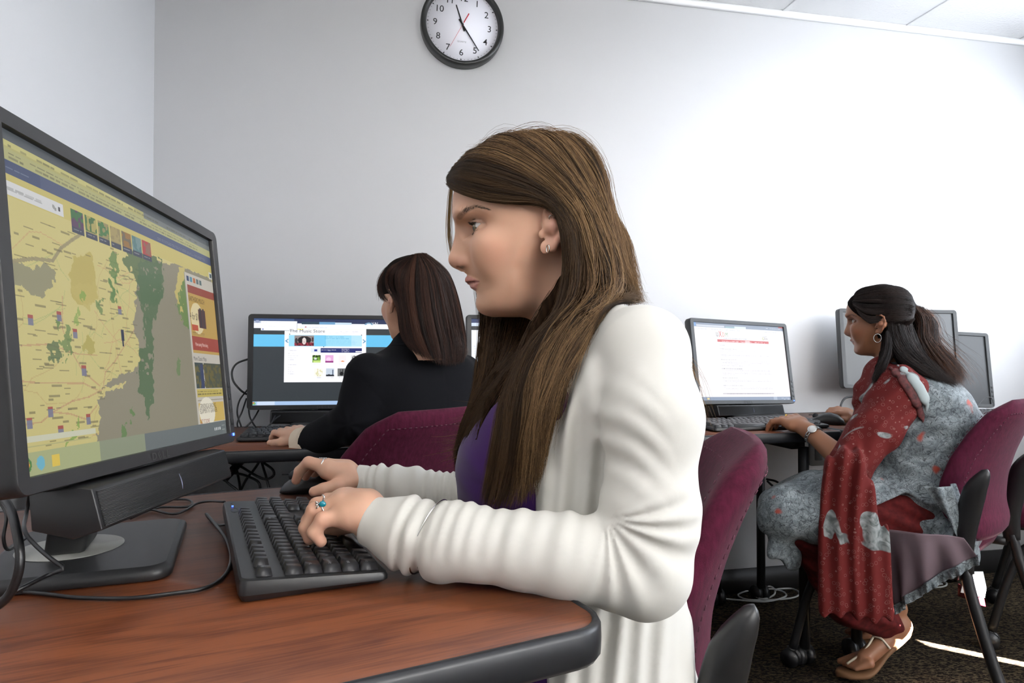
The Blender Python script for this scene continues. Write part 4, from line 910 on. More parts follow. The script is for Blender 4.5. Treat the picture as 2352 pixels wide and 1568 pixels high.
# ---------------------------------------------------------------- stacking office chairs
def chair(label, loc, rz, seat=True, group=None):
    """local: faces +x, origin on floor under the seat centre"""
    t = thing('office_chair', label, 'chair', loc, rz, group)
    # backrest: padded shell, rows z -> (x of front surface, half width)
    zs = np.array([.47, .50, .56, .63, .70, .77, .83, .862]); xs = np.array([-.205, -.19, -.178, -.184, -.204, -.232, -.262, -.280]); ws = np.array([.16, .20, .226, .236, .228, .205, .172, .135])
    zz = np.linspace(zs[0], zs[-1], 34); xx = np.interp(zz, zs, xs); ww = np.interp(zz, zs, ws); k_ = np.hanning(7); k_ /= k_.sum()
    xx = np.convolve(np.pad(xx, 3, 'edge'), k_, 'valid')
    rings = []
    for i, (z, x, w) in enumerate(zip(zz, xx, ww)):
        e = min(i, len(zz)-1-i)/3.5; th = .032*min(1, math.sqrt(max(e, .0)+.03)); th = max(th, .006); w_ = w-.02*(1-min(1, e))**2
        a = np.linspace(0, 2*math.pi, 40, endpoint=False); ca, sa = np.cos(a), np.sin(a)
        y = w_*np.sign(ca)*np.abs(ca)**.42; dx = th*np.sign(sa)*np.abs(sa)**.75; cur = .05*(y/.23)**2
        rings.append(np.stack([x-.032+dx+cur, y, np.full(40, z)], 1))
    MB().loft(rings).build('backrest', M['maroon'], t, smooth=True)
    # stitched seam just inside the edge on the front and the back face
    for side in (1, -1):
        pts = []
        for i in list(range(3, len(zz)-3)):
            y = (ww[i]-.026); pts.append((xx[i]-.032+side*.0300+.05*(y/.23)**2, y, zz[i]))
        top = [(xx[-4]-.032+side*.0300+.05*(y/.23)**2, y, zz[-4]) for y in np.linspace(ww[-4]-.03, -ww[-4]+.03, 12)]
        P = pts+top+[(p[0], -p[1], p[2]) for p in pts[::-1]]; P = spline(P, 150)
        m_ = MB()
        for i in range(0, 148, 2): m_.tube(P[i:i+2], .0011, 5)
        m_.build('seam', M['maroond'], t)
    if seat:
        rings = []
        for z, s_, in ((.405, .90), (.41, .96), (.43, 1.0), (.455, 1.0), (.470, .97), (.477, .90), (.48, .7)):
            P = np.array(rrect(.46, .47, .10, 8)); rings.append(np.concatenate([P*s_+[.03, 0], np.full((len(P), 1), z)], 1)+np.array([0, 0, 0]))
        MB().loft(rings).build('seat', M['maroon'], t, smooth=True)
        MB().box((.03, 0, .40), (.40, .40, .012), bev=.005).build('seat_pan', M['black'], t)
    for sy in (-1, 1):
        y = sy*.245
        # moulded upright holding the backrest
        P = spline([(-.215, y, .40), (-.212, y, .47), (-.222, y, .54), (-.240, y, .63), (-.262, y, .685)], 26); rr = []
        sec = []
        for i, p in enumerate(P):
            f = i/25; w = np.interp(f, [0, .3, .7, .85, .94, 1], [.022, .027, .031, .029, .021, .007]); h = np.interp(f, [0, .3, .8, .94, 1], [.012, .017, .018, .014, .005])
            a = np.linspace(0, 2*math.pi, 20, endpoint=False); sec.append(p+np.stack([w*np.cos(a), h*np.sin(a), -.3*w*np.cos(a)], 1))
        MB().loft(sec).build('back_upright', M['black'], t, smooth=True)
        MB().tube(spline([(-.215, y, .42), (-.235, y*1.01, .33), (-.285, y*1.03, .16), (-.33, y*1.05, .06)], 20), .0145, 12).build('rear_leg', M['metal'], t, smooth=True)
        MB().tube(spline([(-.20, y, .395), (-.02, y, .385), (.14, y, .36), (.20, y*1.02, .25), (.25, y*1.05, .06)], 30), .0135, 12).build('front_leg', M['metal'], t, smooth=True)
        for cx in (-.335, .255):
            b = MB(); b.cyl((cx, y*1.05-.013, .028), .028, .016, 22, 1); b.cyl((cx, y*1.05+.013, .028), .028, .016, 22, 1); b.cyl((cx, y*1.05, .045), .013, .03, 12); b.build('caster', M['black'], t)
    MB().tube([(-.02, -.24, .383), (-.02, .24, .383)], .011, 10).build('crossbar', M['metal'], t, smooth=True)
    return t
def chair_facing(label, back_top_xy, face, **k):
    a = math.atan2(face[1], face[0]); x = back_top_xy[0]+.27*math.cos(a); y = back_top_xy[1]+.27*math.sin(a); return chair(label, (x, y, 0), a, **k)
chair_facing('maroon chair directly behind the woman in the cream cardigan', (.335, 1.055), (-.985, .17))
chair_facing('maroon chair behind the woman in the black blazer, partly hidden by brown hair', (-.19, 1.56), (-.75, .66))
chair_facing('maroon chair under the woman in the floral dress', (1.425, 1.915), (-.66, .75))
chair_facing('empty maroon chair cut off by the right edge of the picture', (2.18, 2.16), (-.80, .60))

# clear sleeve with a paper tag and red label hanging under the chair seat
tg = thing('paper_tag', 'white paper tag with red sticker hanging under the seat of the floral-dress chair', 'tag', tuple(at(2235, 1345, 1.93)))
def quad(name, m, P, parent, th=.0015):
    P = np.array(P, float); n = np.cross(P[1]-P[0], P[2]-P[0]); n /= np.linalg.norm(n); V = np.concatenate([P, P+n*th]); k = len(P)
    return MB().add(V, [tuple(range(k-1, -1, -1)), tuple(range(k, 2*k))]+[(i, (i+1) % k, k+(i+1) % k, k+i) for i in range(k)]).build(name, m, parent, world=True)
quad('paper', M['white'], A((2218, 1312, 1.95), (2258, 1312, 1.97), (2266, 1348, 1.94), (2262, 1372, 1.92), (2207, 1360, 1.90)), tg)
quad('red_label', mat('red_label', (.55, .01, .03), .4), A((2228, 1366, 1.918), (2260, 1373, 1.92), (2264, 1392, 1.90), (2228, 1384, 1.895)), tg)
quad('red_strap', mat('dark_red', (.12, .01, .015), .6), A((2200, 1340, 1.93), (2212, 1345, 1.92), (2226, 1378, 1.92), (2200, 1368, 1.93)), tg)
# ---------------------------------------------------------------- the woman in the cream cardigan
def surf(fn, px, py, d0, d1, n=400):
    ds = np.linspace(d0, d1, n); P = np.array([at(px, py, d) for d in ds]); v = fn(P); i = np.argmax(v < 0)
    return at(px, py, ds[i]) if v[i] < 0 else None
def push(P, fn, lo=.0006, hi=.0022, it=2, r=None, lim=.03):
    """move points outward until they clear the implicit surface fn"""
    sh = P.shape; Q = P.reshape(-1, 3).copy(); tgt = lo if r is None else r
    for _ in range(it):
        d = fn(Q); m = np.where(d < tgt if np.isscalar(tgt) else d < tgt)[0]
        if not len(m): break
        q = Q[m]; e = .002; g = np.stack([fn(q+np.eye(3)[k]*e)-fn(q-np.eye(3)[k]*e) for k in range(3)], 1); g /= np.linalg.norm(g, axis=1)[:, None]+1e-9
        tt = tgt if np.isscalar(tgt) else tgt[m]
        Q[m] = q+g*np.clip(tt-d[m], 0, lim)[:, None]
    return Q.reshape(sh)
def hair_mesh(G, n, seg, rad, jit, seed, cols, spread=.5, taper=.25, sides=3, cut=(.9, 1.0), fn=None, out=(.0004, .004), clump=40):
    """strands interpolated between successive guide curves; returns V, F, colour per vertex"""
    r = np.random.default_rng(seed); Ga = np.array([spline(g, seg) for g in G]); k = len(G)
    T = r.random(n)*(k-1); tc = np.sort(r.random(clump))*(k-1); near = tc[np.argmin(np.abs(T[:, None]-tc[None]), 1)]; T = T*.55+near*.45
    i = np.minimum(T.astype(int), k-2); f = (T-i)[:, None, None]; P = Ga[i]*(1-f)+Ga[i+1]*f
    e = r.uniform(cut[0], cut[1], n); u = np.linspace(0, 1, seg)[None]*e[:, None]*(seg-1); lo = np.clip(u.astype(int), 0, seg-2); fr_ = (u-lo)[..., None]
    ar = np.arange(n)[:, None]; P = P[ar, lo]+(P[ar, lo+1]-P[ar, lo])*fr_
    t = np.linspace(0, 1, seg)[None, :, None]; w = r.normal(0, 1, (n, 1, 3)); w2 = r.normal(0, 1, (n, 1, 3)); A1 = r.uniform(2, 6, (n, 1, 1)); A2 = r.uniform(0, 6.28, (n, 1, 1))
    P = P+jit*(w*(.35+.9*t*spread*2)+w2*np.sin(t*A1+A2)*.5)
    if fn is not None:
        P = push(P, fn, r=np.repeat(r.uniform(out[0], out[1], n), seg), it=2)
        P[:, 1:-1] = P[:, 1:-1]*.5+(P[:, :-2]+P[:, 2:])*.25
    D = np.gradient(P, axis=1); D /= np.linalg.norm(D, axis=2, keepdims=True)+1e-9
    a = np.cross(D, np.array([.3, .9, .2])); a /= np.linalg.norm(a, axis=2, keepdims=True)+1e-9; b = np.cross(D, a)
    rr = rad*r.uniform(.6, 1.3, (n, 1, 1))*np.interp(np.linspace(0, 1, seg), [0, .1, .7, 1], [.5, 1, .9, taper])[None, :, None]
    Vs = np.stack([P+rr*(math.cos(2*math.pi*q/sides)*a+math.sin(2*math.pi*q/sides)*b) for q in range(sides)], 2)
    cm = r.random(clump)[np.searchsorted(tc, near).clip(0, clump-1)]
    m = np.clip(.55*cm+.45*r.random(n), 0, 1)[:, None]**1.7; C = (np.array(cols[0])*(1-m)+np.array(cols[1])*m)*r.uniform(.75, 1.2, (n, 1))
    Cs = np.broadcast_to(C[:, None, None], (n, seg, sides, 3))
    idx = np.arange(n*seg*sides).reshape(n, seg, sides)
    q = np.stack([idx[:, :-1], np.roll(idx, -1, 2)[:, :-1], np.roll(idx, -1, 2)[:, 1:], idx[:, 1:]], -1).reshape(-1, 4)
    return Vs.reshape(-1, 3), q, Cs.reshape(-1, 3)
def join(*parts):
    V = []; F = []; C = []; n = 0
    for p in parts: V.append(p[0]); F.append(p[1]+n); C.append(p[2] if len(p) > 2 else np.zeros((len(p[0]), 3))); n += len(p[0])
    return np.concatenate(V), np.concatenate(F), np.concatenate(C)
M['hair'] = mat('hair', (.05, .03, .02), .52, attr=True, spec=.24)
M['skin'] = mat('skin', (.6, .4, .3), .46, attr=True, spec=.4, sub=.12, bump=(600, .10, .0006))
M['hair_base'] = mat('hair_base', (.02, .012, .01), .95, attr=True, spec=.03)
M['eye'] = mat('eye', (.8, .8, .8), .08, attr=True, spec=.6)
S1 = 1540/.92
HO = at(1180, 540, .92)
def head_rows(rows, s=S1, x0=1180, y0=540):
    return [((y0-y)/s, (x0-a)/s, (x0-b)/s, w, n) for y, a, b, w, n in rows]
HR = head_rows([(333, 1200, 1280, .022, 2.1), (345, 1135, 1322, .045, 2.1), (365, 1094, 1350, .058, 2.1), (390, 1066, 1368, .066, 2.15), (420, 1049, 1380, .071, 2.2), (450, 1041, 1385, .073, 2.2),
  (480, 1039, 1383, .0735, 2.15), (500, 1041, 1378, .073, 2.1), (520, 1048, 1370, .072, 2.0), (540, 1055, 1358, .0708, 1.80), (560, 1060, 1342, .070, 1.66), (585, 1064, 1320, .0685, 1.58), (610, 1068, 1300, .0655, 1.52),
  (630, 1073, 1285, .062, 1.42), (650, 1080, 1272, .060, 1.36), (666, 1088, 1262, .057, 1.45), (680, 1096, 1254, .053, 1.65), (695, 1100, 1246, .048, 1.85), (708, 1103, 1238, .043, 1.9), (718, 1110, 1230, .036, 2.0), (727, 1132, 1220, .022, 2.0)])
HP = Prof(HO, (-1, 0, 0), HR)
def hp(px, py, b=0.0):
    p = at(px, py, .92-abs(b))
    if b < 0: p[1] = 2*HO[1]-p[1]
    return p
EYE = hp(1107, 521, .0315); ER = .0122
def hs(py, b, off=0.0):
    """point on the bare face surface at image height py and lateral offset b"""
    c = (540-py)/S1; F, B, W, n = [np.interp(c, HP.c, HP.t[i]) for i in range(4)]; m = (F+B)/2; L = (F-B)/2
    return HO+np.array([-(m+L*(1-min(abs(b)/W, .99)**n)**(1/n)+off), -b, c])
def lipchain(rows):
    pts = [hs(py, s_*b, o) for s_ in (-1,) for py, b, r, o in rows[::-1]]+[hs(py, b, o) for py, b, r, o in rows[1:]]; rad = [r for _, _, r, _ in rows[::-1]]+[r for _, _, r, _ in rows[1:]]
    return lambda P: chain(P, pts, rad, .002)
UL = lipchain([(645, 0, .0046, .0012), (643.5, .005, .0050, .0014), (645.8, .011, .0040, .0004), (648, .018, .0026, .0000), (650, .0255, .0011, -.0002)])
LL = lipchain([(659, 0, .0058, -.0028), (659, .007, .0055, -.0028), (658, .014, .0042, -.0022), (654.5, .020, .0024, -.0012), (651, .0245, .0011, -.0004)])
MS = lipchain([(651, 0, .0011, .0062), (650.5, .006, .0011, .0058), (650.5, .012, .0010, .0042), (651, .019, .0008, .0022), (650.8, .0265, .0006, .0006)])
def head_sdf(P):
    d = HP(P)
    for b in (-1, 1):
        d = smax(d, -ell(P, hp(1076, 518, b*.053), (.0275, .034, .0125)), .014)          # socket
        d = smax(d, -ell(P, hp(1058, 522, b*.026), (.012, .012, .010)), .010)
        d = smin(d, ell(P, hp(1126, 562, b*.046), (.018, .015, .016)), .022)            # cheekbone
        d = smin(d, ell(P, hp(1128, 590, b*.040), (.016, .012, .022)), .024)            # front of the cheek
        d = smin(d, ell(P, hp(1062, 490, b*.026), (.010, .020, .006)), .014)            # brow
    d = smin(d, cone(P, hp(1061, 532), hp(1049, 590), .0075, .0095), .012)              # bridge
    d = smin(d, cone(P, hp(1080, 545), hp(1070, 598), .009, .0150), .014)
    d = smin(d, ell(P, hp(1048.5, 599), (.0098, .0105, .0088)), .006)                     # tip
    for b in (-1, 1):
        d = smin(d, ell(P, hp(1072, 603, b*.0120), (.0098, .0068, .0072)), .005)
        d = smax(d, -ell(P, hp(1062, 613.5, b*.0068), (.0068, .0034, .0050)), .003)
    # lips
    d = smin(d, UL(P), .003); d = smin(d, LL(P), .003)
    d = smax(d, -MS(P), .0016)
    d = smax(d, -ell(P, hp(1074, 629), (.006, .003, .008)), .004)
    d = smin(d, ell(P, hp(1118, 700), (.0125, .017, .0125)), .014)                       # chin
    d = smax(d, -ell(P, hp(1080, 675), (.0065, .020, .0055)), .008)
    for b in (-1, 1):                                                                    # eyelids
        E = hp(1107, 521, b*.0315); d = smin(d, ell(P, E, (.0139, .0137, .0136)), .005)
        q = P-E; yy = 15*q[:, 1]**2
        wedge = smax(q[:, 2]-.0050+yy, (q-np.array([.0066, 0, .0052]))@np.array([.59, 0, -.81])+yy*.8, .001)
        wedge = np.maximum(wedge, np.abs(q[:, 1])-.0150); wedge = np.maximum(wedge, q[:, 0]-.008)
        cr = np.abs(q[:, 2]-.0090+yy*.5)-.0003; nq = np.linalg.norm(q, axis=1); cr = np.maximum(np.maximum(cr, nq-.0160), .0130-nq); d = smax(d, -np.maximum(cr, q[:, 0]-.004), .0008)
        d = smax(d, -wedge, .0010)
        d = np.maximum(d, -(np.linalg.norm(q, axis=1)-ER*.985))
    # neck
    d = smin(d, cone(P, at(1292, 640, .925), at(1352, 850, .935), .050, .058), .022)
    # near ear and far ear
    e = [(1262, 512), (1252, 492), (1257, 471), (1272, 464), (1288, 473), (1297, 498), (1294, 526), (1283, 549), (1270, 570)]
    for b, dd in ((1, .0765), (-1, -.0765)):
        pts = [hp(x, y, dd+(.004 if 2 < i < 8 else 0)*b) for i, (x, y) in enumerate(e)]
        de = ell(P, hp(1270, 520, dd*.965), (.013, .0055, .026)); de = smin(de, chain(P, pts, [.0026, .0028, .003, .0032, .0032, .0032, .0034, .004, .005], .002), .0035)
        de = smin(de, ell(P, hp(1252, 568, dd*.985), (.0062, .0035, .0085)), .004)
        de = smin(de, ell(P, hp(1243, 538, dd*.975), (.0035, .0022, .0055)), .004)
        de = smax(de, -ell(P, hp(1259, 540, dd+b*.004), (.0062, .0058, .0088)), .003); de = smax(de, -ell(P, hp(1262, 498, dd+b*.005), (.0075, .0045, .012)), .003)
        de = smin(de, cone(P, hp(1275, 525, dd*.85), hp(1270, 520, dd*.96), .014, .012), .004)
        d = smin(d, de, .004)
    return d
# torso (bare), rows by height
TC = .925
TR = [(.40, -.02, .25, .19), (.48, -.02, .245, .185), (.56, -.03, .235, .172), (.65, -.045, .225, .155), (.74, -.058, .222, .15), (.80, -.074, .222, .156), (.85, -.076, .222, .162), (.90, -.055, .22, .172), (.94, -.022, .215, .180), (.975, .012, .21, .176), (1.005, .04, .20, .150), (1.03, .065, .185, .105), (1.05, .08, .165, .06)]
def torso(off=0.0):
    return Prof((0, TC, 0), (-1, 0, 0), [(z, -(x0-off), -(x1+off), w+off, 2.3) for z, x0, x1, w in TR])
TB = torso(-.008)
NA = [(1474, 806, .768), (1498, 960, .725), (1492, 1180, .712), (1480, 1312, .702)]        # near arm joints
NF = [(1480, 1312, .702), (1300, 1276, .707), (1200, 1262, .715), (1100, 1250, .724), (1000, 1238, .742), (930, 1222, .757), (865, 1200, .770)]
FA = [(1405, 800, 1.07), (1350, 950, 1.09), (1250, 1170, 1.085)]; FF = [(1250, 1170, 1.085), (1080, 1142, 1.11), (940, 1124, 1.135), (826, 1108, 1.15)]
def hand_sdf(P, palm, fingers, k=.006):
    d = None
    for a, b, ra, rb, fl, ff in palm:
        e = cone(P, a, b, ra, rb, flat=fl, ff=ff); d = e if d is None else smin(d, e, .012)
    for pts, rad in fingers: d = smin(d, chain(P, pts, rad, .003), k)
    return d
# near (left) hand on the keyboard
w0 = at(880, 1203, .768); nP = [(w0, at(835, 1180, .772), .0225, .024, (.1, -.3, 1), .82), (at(838, 1178, .772), at(800, 1183, .766), .0205, .0150, None, 1), (at(840, 1170, .785), at(786, 1160, .782), .0215, .0150, None, 1), (at(840, 1163, .80), at(788, 1148, .80), .0205, .0145, None, 1), (at(842, 1165, .812), at(800, 1146, .818), .019, .0140, None, 1)]
nF = [(A((800, 1184, .766), (742, 1193, .758), (722, 1222, .757), (737, 1243, .758)), (.0108, .0088, .0078, .0066)),
      (A((786, 1160, .782), (722, 1172, .778), (703, 1212, .776), (711, 1237, .777)), (.0112, .0092, .0082, .0070)),
      (A((788, 1148, .800), (728, 1160, .800), (708, 1196, .800), (706, 1224, .800)), (.0112, .0092, .0082, .0070)),
      (A((800, 1144, .818), (752, 1150, .822), (722, 1178, .826), (714, 1206, .828)), (.0108, .0090, .0080, .0068)),
      (A((852, 1185, .815), (812, 1200, .832), (772, 1213, .842), (742, 1222, .846)), (.016, .0118, .0100, .0085))]
# far (right) hand on the mouse
fP = [(at(835, 1108, 1.150), at(790, 1092, 1.155), .0225, .024, (.1, -.3, 1), .8), (at(790, 1090, 1.135), at(752, 1080, 1.125), .022, .0155, None, 1), (at(792, 1084, 1.16), at(752, 1072, 1.155), .022, .0150, None, 1), (at(792, 1084, 1.18), at(756, 1074, 1.185), .020, .0140, None, 1), (at(795, 1092, 1.2), at(764, 1084, 1.21), .018, .013, None, 1)]
fF = [(A((754, 1074, 1.128), (709, 1062, 1.130), (688, 1082, 1.142), (680, 1103, 1.150)), (.0128, .0102, .0090, .0076)),
      (A((754, 1072, 1.155), (722, 1066, 1.165), (708, 1080, 1.172), (702, 1094, 1.175)), (.012, .010, .0088, .0075)),
      (A((757, 1076, 1.185), (732, 1078, 1.196), (722, 1092, 1.2), (716, 1106, 1.2)), (.0115, .0095, .0085, .0072)),
      (A((764, 1086, 1.21), (742, 1092, 1.222), (730, 1106, 1.222), (728, 1116, 1.22)), (.0105, .0088, .0078, .0066)),
      (A((806, 1106, 1.13), (775, 1116, 1.107), (742, 1124, 1.098), (722, 1129, 1.096)), (.0185, .0125, .0105, .0088))]
def colorize_head(V):
    base = np.array([.63, .37, .255]); C = np.tile(base, (len(V), 1)); a, b, c = HP.loc(V); b = np.abs(b)
    Vm = V.copy(); Vm[:, 1] = HO[1]-b; pp = proj(Vm); px, py = pp[:, 0], pp[:, 1]
    def blob(x, y, rx, ry, col, w, bb=None, rb=.02):
        m = np.exp(-((px-x)/rx)**2-((py-y)/ry)**2)*w
        if bb is not None: m = m*np.exp(-((b-bb)/rb)**2)
        nonlocal C; C = C*(1-m[:, None])+np.array(col)*m[:, None]
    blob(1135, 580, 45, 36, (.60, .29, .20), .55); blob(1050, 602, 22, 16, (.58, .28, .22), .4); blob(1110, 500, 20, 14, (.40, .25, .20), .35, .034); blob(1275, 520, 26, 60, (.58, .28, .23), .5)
    # lips
    du, dl, dm = UL(V), LL(V), MS(V)
    m = np.clip(1-(np.minimum(du, dl)-.0002)/.0008, 0, 1); lipc = np.where((du < dl)[:, None], np.array([.44, .18, .165]), np.array([.54, .25, .23]))
    C = C*(1-.85*m[:, None])+lipc*.85*m[:, None]; m = np.clip(1-(dm-.0001)/.0008, 0, 1)[:, None]*.75; C = C*(1-m)+np.array([.16, .05, .05])*m
    for sg in (1, -1):
        q = V-hp(1107, 521, sg*.0315); r = np.linalg.norm(q, axis=1); yy = 15*q[:, 1]**2
        ft = np.clip((.0175-r)/.002, 0, 1)*(q[:, 0] < .010)
        du_ = q[:, 2]-.0050+yy; m = np.clip(1-np.abs(du_-.0006)/.0008, 0, 1)*ft*.35; C = C*(1-m[:, None])+np.array([.02, .015, .015])*m[:, None]
        dl_ = (q-np.array([.0066, 0, .0052]))@np.array([.59, 0, -.81])+yy*.8; m = np.clip(1-np.abs(dl_-.0006)/.0010, 0, 1)*ft*(q[:, 2] < .004)*.35; C = C*(1-m[:, None])+np.array([.05, .035, .045])*m[:, None]
        m = np.clip(1-np.abs(q[:, 2]-.0092+yy*.5)/.0008, 0, 1)*np.clip((.0170-r)/.002, 0, 1)*.6; C = C*(1-m[:, None])+np.array([.22, .12, .10])*m[:, None]  # eyelid crease shade painted into the skin colour
        m = np.exp(-((r-.016)/.006)**2)*np.clip(q[:, 2]/.004, 0, 1)*.35; C = C*(1-m[:, None])+np.array([.36, .235, .20])*m[:, None]
    BP = [(1056, 498), (1062, 490), (1072, 482), (1090, 474), (1106, 475), (1124, 481)]; BT = [6.5, 6.5, 5.5, 4, 2.8, 1.2]; dmin = np.full(len(V), 9.)
    for (x1, y1), (x2, y2), t1, t2 in zip(BP[:-1], BP[1:], BT[:-1], BT[1:]):
        vx, vy = x2-x1, y2-y1; tt = np.clip(((px-x1)*vx+(py-y1)*vy)/(vx*vx+vy*vy), 0, 1); dmin = np.minimum(dmin, np.hypot(px-x1-tt*vx, py-y1-tt*vy)/(t1+(t2-t1)*tt))
    m = np.clip(1.25-dmin, 0, .45)*(b > .009); C = C*(1-m[:, None])+np.array([.07, .045, .035])*m[:, None]
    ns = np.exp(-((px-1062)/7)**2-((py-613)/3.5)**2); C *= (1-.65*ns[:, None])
    return C
def pantsleg(P, side):
    y = TC+side*.10
    return chain(P, [(.13, y, .50), (-.20, y+side*.02, .53), (-.24, y+side*.02, .10)], (.085, .065, .045), .04)
def woman_front():
    t = thing('person', 'woman with long brown hair in a cream cardigan, typing in the foreground', 'person', (.12, TC, 0))
    # --- body: head, neck, chest, arms and hands in one mesh
    def chest(P): return smin(smin(TB(P), cone(P, at(1340, 780, .935), at(1390, 900, .935), .058, .09), .03), chain(P, A(*NA), (.040, .036, .034, .032), .01), .02)
    def top(P):
        d = smin(head_sdf(P), chest(P), .012)
        return d
    V1, Q1 = sdf_mesh(top, at(1180, 540, .92)-[.14, .11, .16], HO+[.30, .11, .15], .00135); C1 = colorize_head(V1)
    k = (V1[Q1].mean(1)[:, 2] > HO[2]-.155); Q1 = Q1[k]
    lowb = lambda P: chest(P)
    V2, Q2 = sdf_mesh(lowb, (-.12, .68, .40), (.33, 1.16, 1.08), .005); C2 = np.tile([.63, .37, .255], (len(V2), 1))
    fa = lambda P: np.minimum(smin(chain(P, A(*NF), (.030, .030, .029, .027, .024, .022, .021), .01), hand_sdf(P, nP, nF), .01), 9)
    V3, Q3 = sdf_mesh(fa, at(695, 1255, .75)-[.02, .02, .02], np.max(A((1500, 1110, .68), (1500, 1110, .86)), 0)+.03, .0015)
    fb = lambda P: smin(chain(P, A(*(FA+FF[1:])), (.04, .036, .032, .029, .025, .0215), .01), hand_sdf(P, fP, fF), .01)
    V4, Q4 = sdf_mesh(fb, (-.40, 1.0, .72), (.25, 1.28, 1.03), .0018)
    def hc(V, knu):
        C = np.tile([.62, .365, .255], (len(V), 1))
        for p, w in knu: C = C*(1-(np.exp(-(np.linalg.norm(V-p, axis=1)/.010)**2)*w)[:, None])+np.array([.55, .26, .19])*(np.exp(-(np.linalg.norm(V-p, axis=1)/.010)**2)*w)[:, None]
        return C
    kn = [(f[0][i], .55) for f in nF+fF for i in (1, 3)]
    C3 = hc(V3, kn); C4 = hc(V4, kn)
    hips = lambda P: smin(pantsleg(P, 1), pantsleg(P, -1), .03)
    V, Q, C = join((V1, Q1, C1), (V2, Q2, C2), (V3, Q3, C3), (V4, Q4, C4))
    body = link('body', npmesh('body', V, Q, C), M['skin'], t, smooth=True, world=True)
    tag(body, 'fair skinned head, neck and hands')
    # --- eyes
    for b, nm in ((1, 'eye'), (-1, 'eye')):
        E = hp(1107, 521, b*.0315); bm = bmesh.new(); bmesh.ops.create_uvsphere(bm, u_segments=48, v_segments=32, radius=ER); me = bpy.data.meshes.new('eye'); bm.to_mesh(me); bm.free()
        g = np.array([-.88, -.36*b, -.20]); g /= np.linalg.norm(g); vv = np.array([v.co[:] for v in me.vertices]); cs = vv@g/ER
        bul = np.clip((cs-.87)/.13, 0, 1); vv = vv*(1+.055*bul*bul*(3-2*bul))[:, None]; me.vertices.foreach_set('co', (vv+E).astype(np.float32).ravel())
        an = np.degrees(np.arccos(np.clip(cs, -1, 1))); col = np.where(an[:, None] < 11.5, [.004, .004, .005], np.where(an[:, None] < 29, [.17, .14, .10], [.52, .50, .50])); col = np.where((an[:, None] >= 26.5) & (an[:, None] < 30), [.03, .03, .03], col)
        a_ = me.color_attributes.new('Col', 'FLOAT_COLOR', 'POINT'); a_.data.foreach_set('color', np.concatenate([col, np.ones((len(col), 1))], 1).astype(np.float32).ravel())
        link('eye', me, M['eye'], t, True, True)
    # --- lashes and eyebrow
    m_ = MB(); rr = np.random.default_rng(3)
    for b in (1, -1):
        E = hp(1107, 521, b*.0315)
        for k_ in range(34):
            th = (k_/45-.5)*2*1.08; r0 = .0136
            y_ = -b*math.sin(th)*.0128; z1_ = .0054-15*y_*y_; rx = math.sqrt(max(.0142**2-y_*y_-z1_*z1_, 1e-6))
            p = E+np.array([-rx*.97, y_, z1_]); dr = np.array([-math.cos(th)*.9, -b*math.sin(th), -.12])
            L_ = .0068*rr.uniform(.7, 1.1); m_.tube([p, p+dr*L_*.5+[0, 0, -.0008], p+dr*L_+[0, 0, .0012]], [.00030, .00022, .00008], 4, cap=False)
            if k_ % 2 == 0:
                z2_ = -.0086+15*y_*y_*.9; rx = math.sqrt(max(.0142**2-y_*y_-z2_*z2_, 1e-6)); p = E+np.array([-rx*.97, y_, z2_]); m_.tube([p, p+dr*.0026+[0, 0, -.0016]], [.00016, .00007], 4, cap=False)
        for lo_ in (0, 1):
            L_ = []
            for th in np.linspace(-1.25, 1.25, 26):
                y_ = -b*math.sin(th)*.0126; z1_ = (.0050-15*y_*y_) if not lo_ else (-.0080+15*y_*y_*.9); rx = math.sqrt(max(.0143**2-y_*y_-z1_*z1_, 1e-6)); L_.append(E+np.array([-rx*1.0, y_, z1_]))
            m_.tube(L_, [.0002]+[.00065 if not lo_ else .0002]*24+[.0002], 6)
    m_.build('eyelashes', mat('lash', (.012, .009, .009), .5), t, world=True)
    m_ = MB()
    for i in range(260):
        f = rr.random()**1.2; x = np.interp(f, [0, .25, .55, 1], [1057, 1072, 1092, 1122]); y = np.interp(f, [0, .25, .55, 1], [495, 483, 474, 480]); th = np.interp(f, [0, .2, 1], [7.5, 6, 1.6])
        y += rr.normal(0, th*.38); x += rr.normal(0, 1.5); b = np.interp(f, [0, .5, 1], [.012, .030, .050])
        p = surf(head_sdf, x, y, .80, .95, 300)
        if p is None: continue
        n_ = np.array([-.25, -1, 0]); dr = np.array([np.interp(f, [0, 1], [.3, 1]), -.15, np.interp(f, [0, .5, 1], [1, .35, -.35])]); dr /= np.linalg.norm(dr)
        m_.tube([p+[0, -.0002, 0], p+dr*.0045+[0, -.0008, 0]], [.00026, .00009], 4, cap=False)
    m_.build('eyebrow', mat('brow', (.075, .050, .036), .6), t, world=True)
    # fingernails
    m_ = MB()
    # --- purple top
    TP = torso(.001)
    def purple(P):
        b = np.abs(P[:, 1]-TC); return np.maximum(np.maximum(TP(P), P[:, 2]-(.882+1.3*np.maximum(b-.055, 0)+.5*np.maximum(P[:, 0], 0))), P[:, 0]-.12)+.0010*np.sin(P[:, 2]*150+P[:, 0]*90)*np.exp(-((P[:, 2]-.84)/.05)**2)
    V, Q = sdf_mesh(purple, (-.12, .72, .48), (.16, 1.14, 1.06), .0035); V = relax(V, Q, 2)
    o = link('tank_top', npmesh('top', V, Q), mat('purple_knit', (.045, .013, .10), .85, spec=.2, sheen=.2, bump=(900, .2, .0005)), t, True, True); tag(o, 'deep purple scoop-neck top')
    # --- cardigan
    TC2 = torso(.010); nF_, nA_ = A(*NF), A(*NA); ax0, ax1 = nF_[0], nF_[-1]
    IE = at(1392, 1186, .69); fr = at(985, 1236, .745)
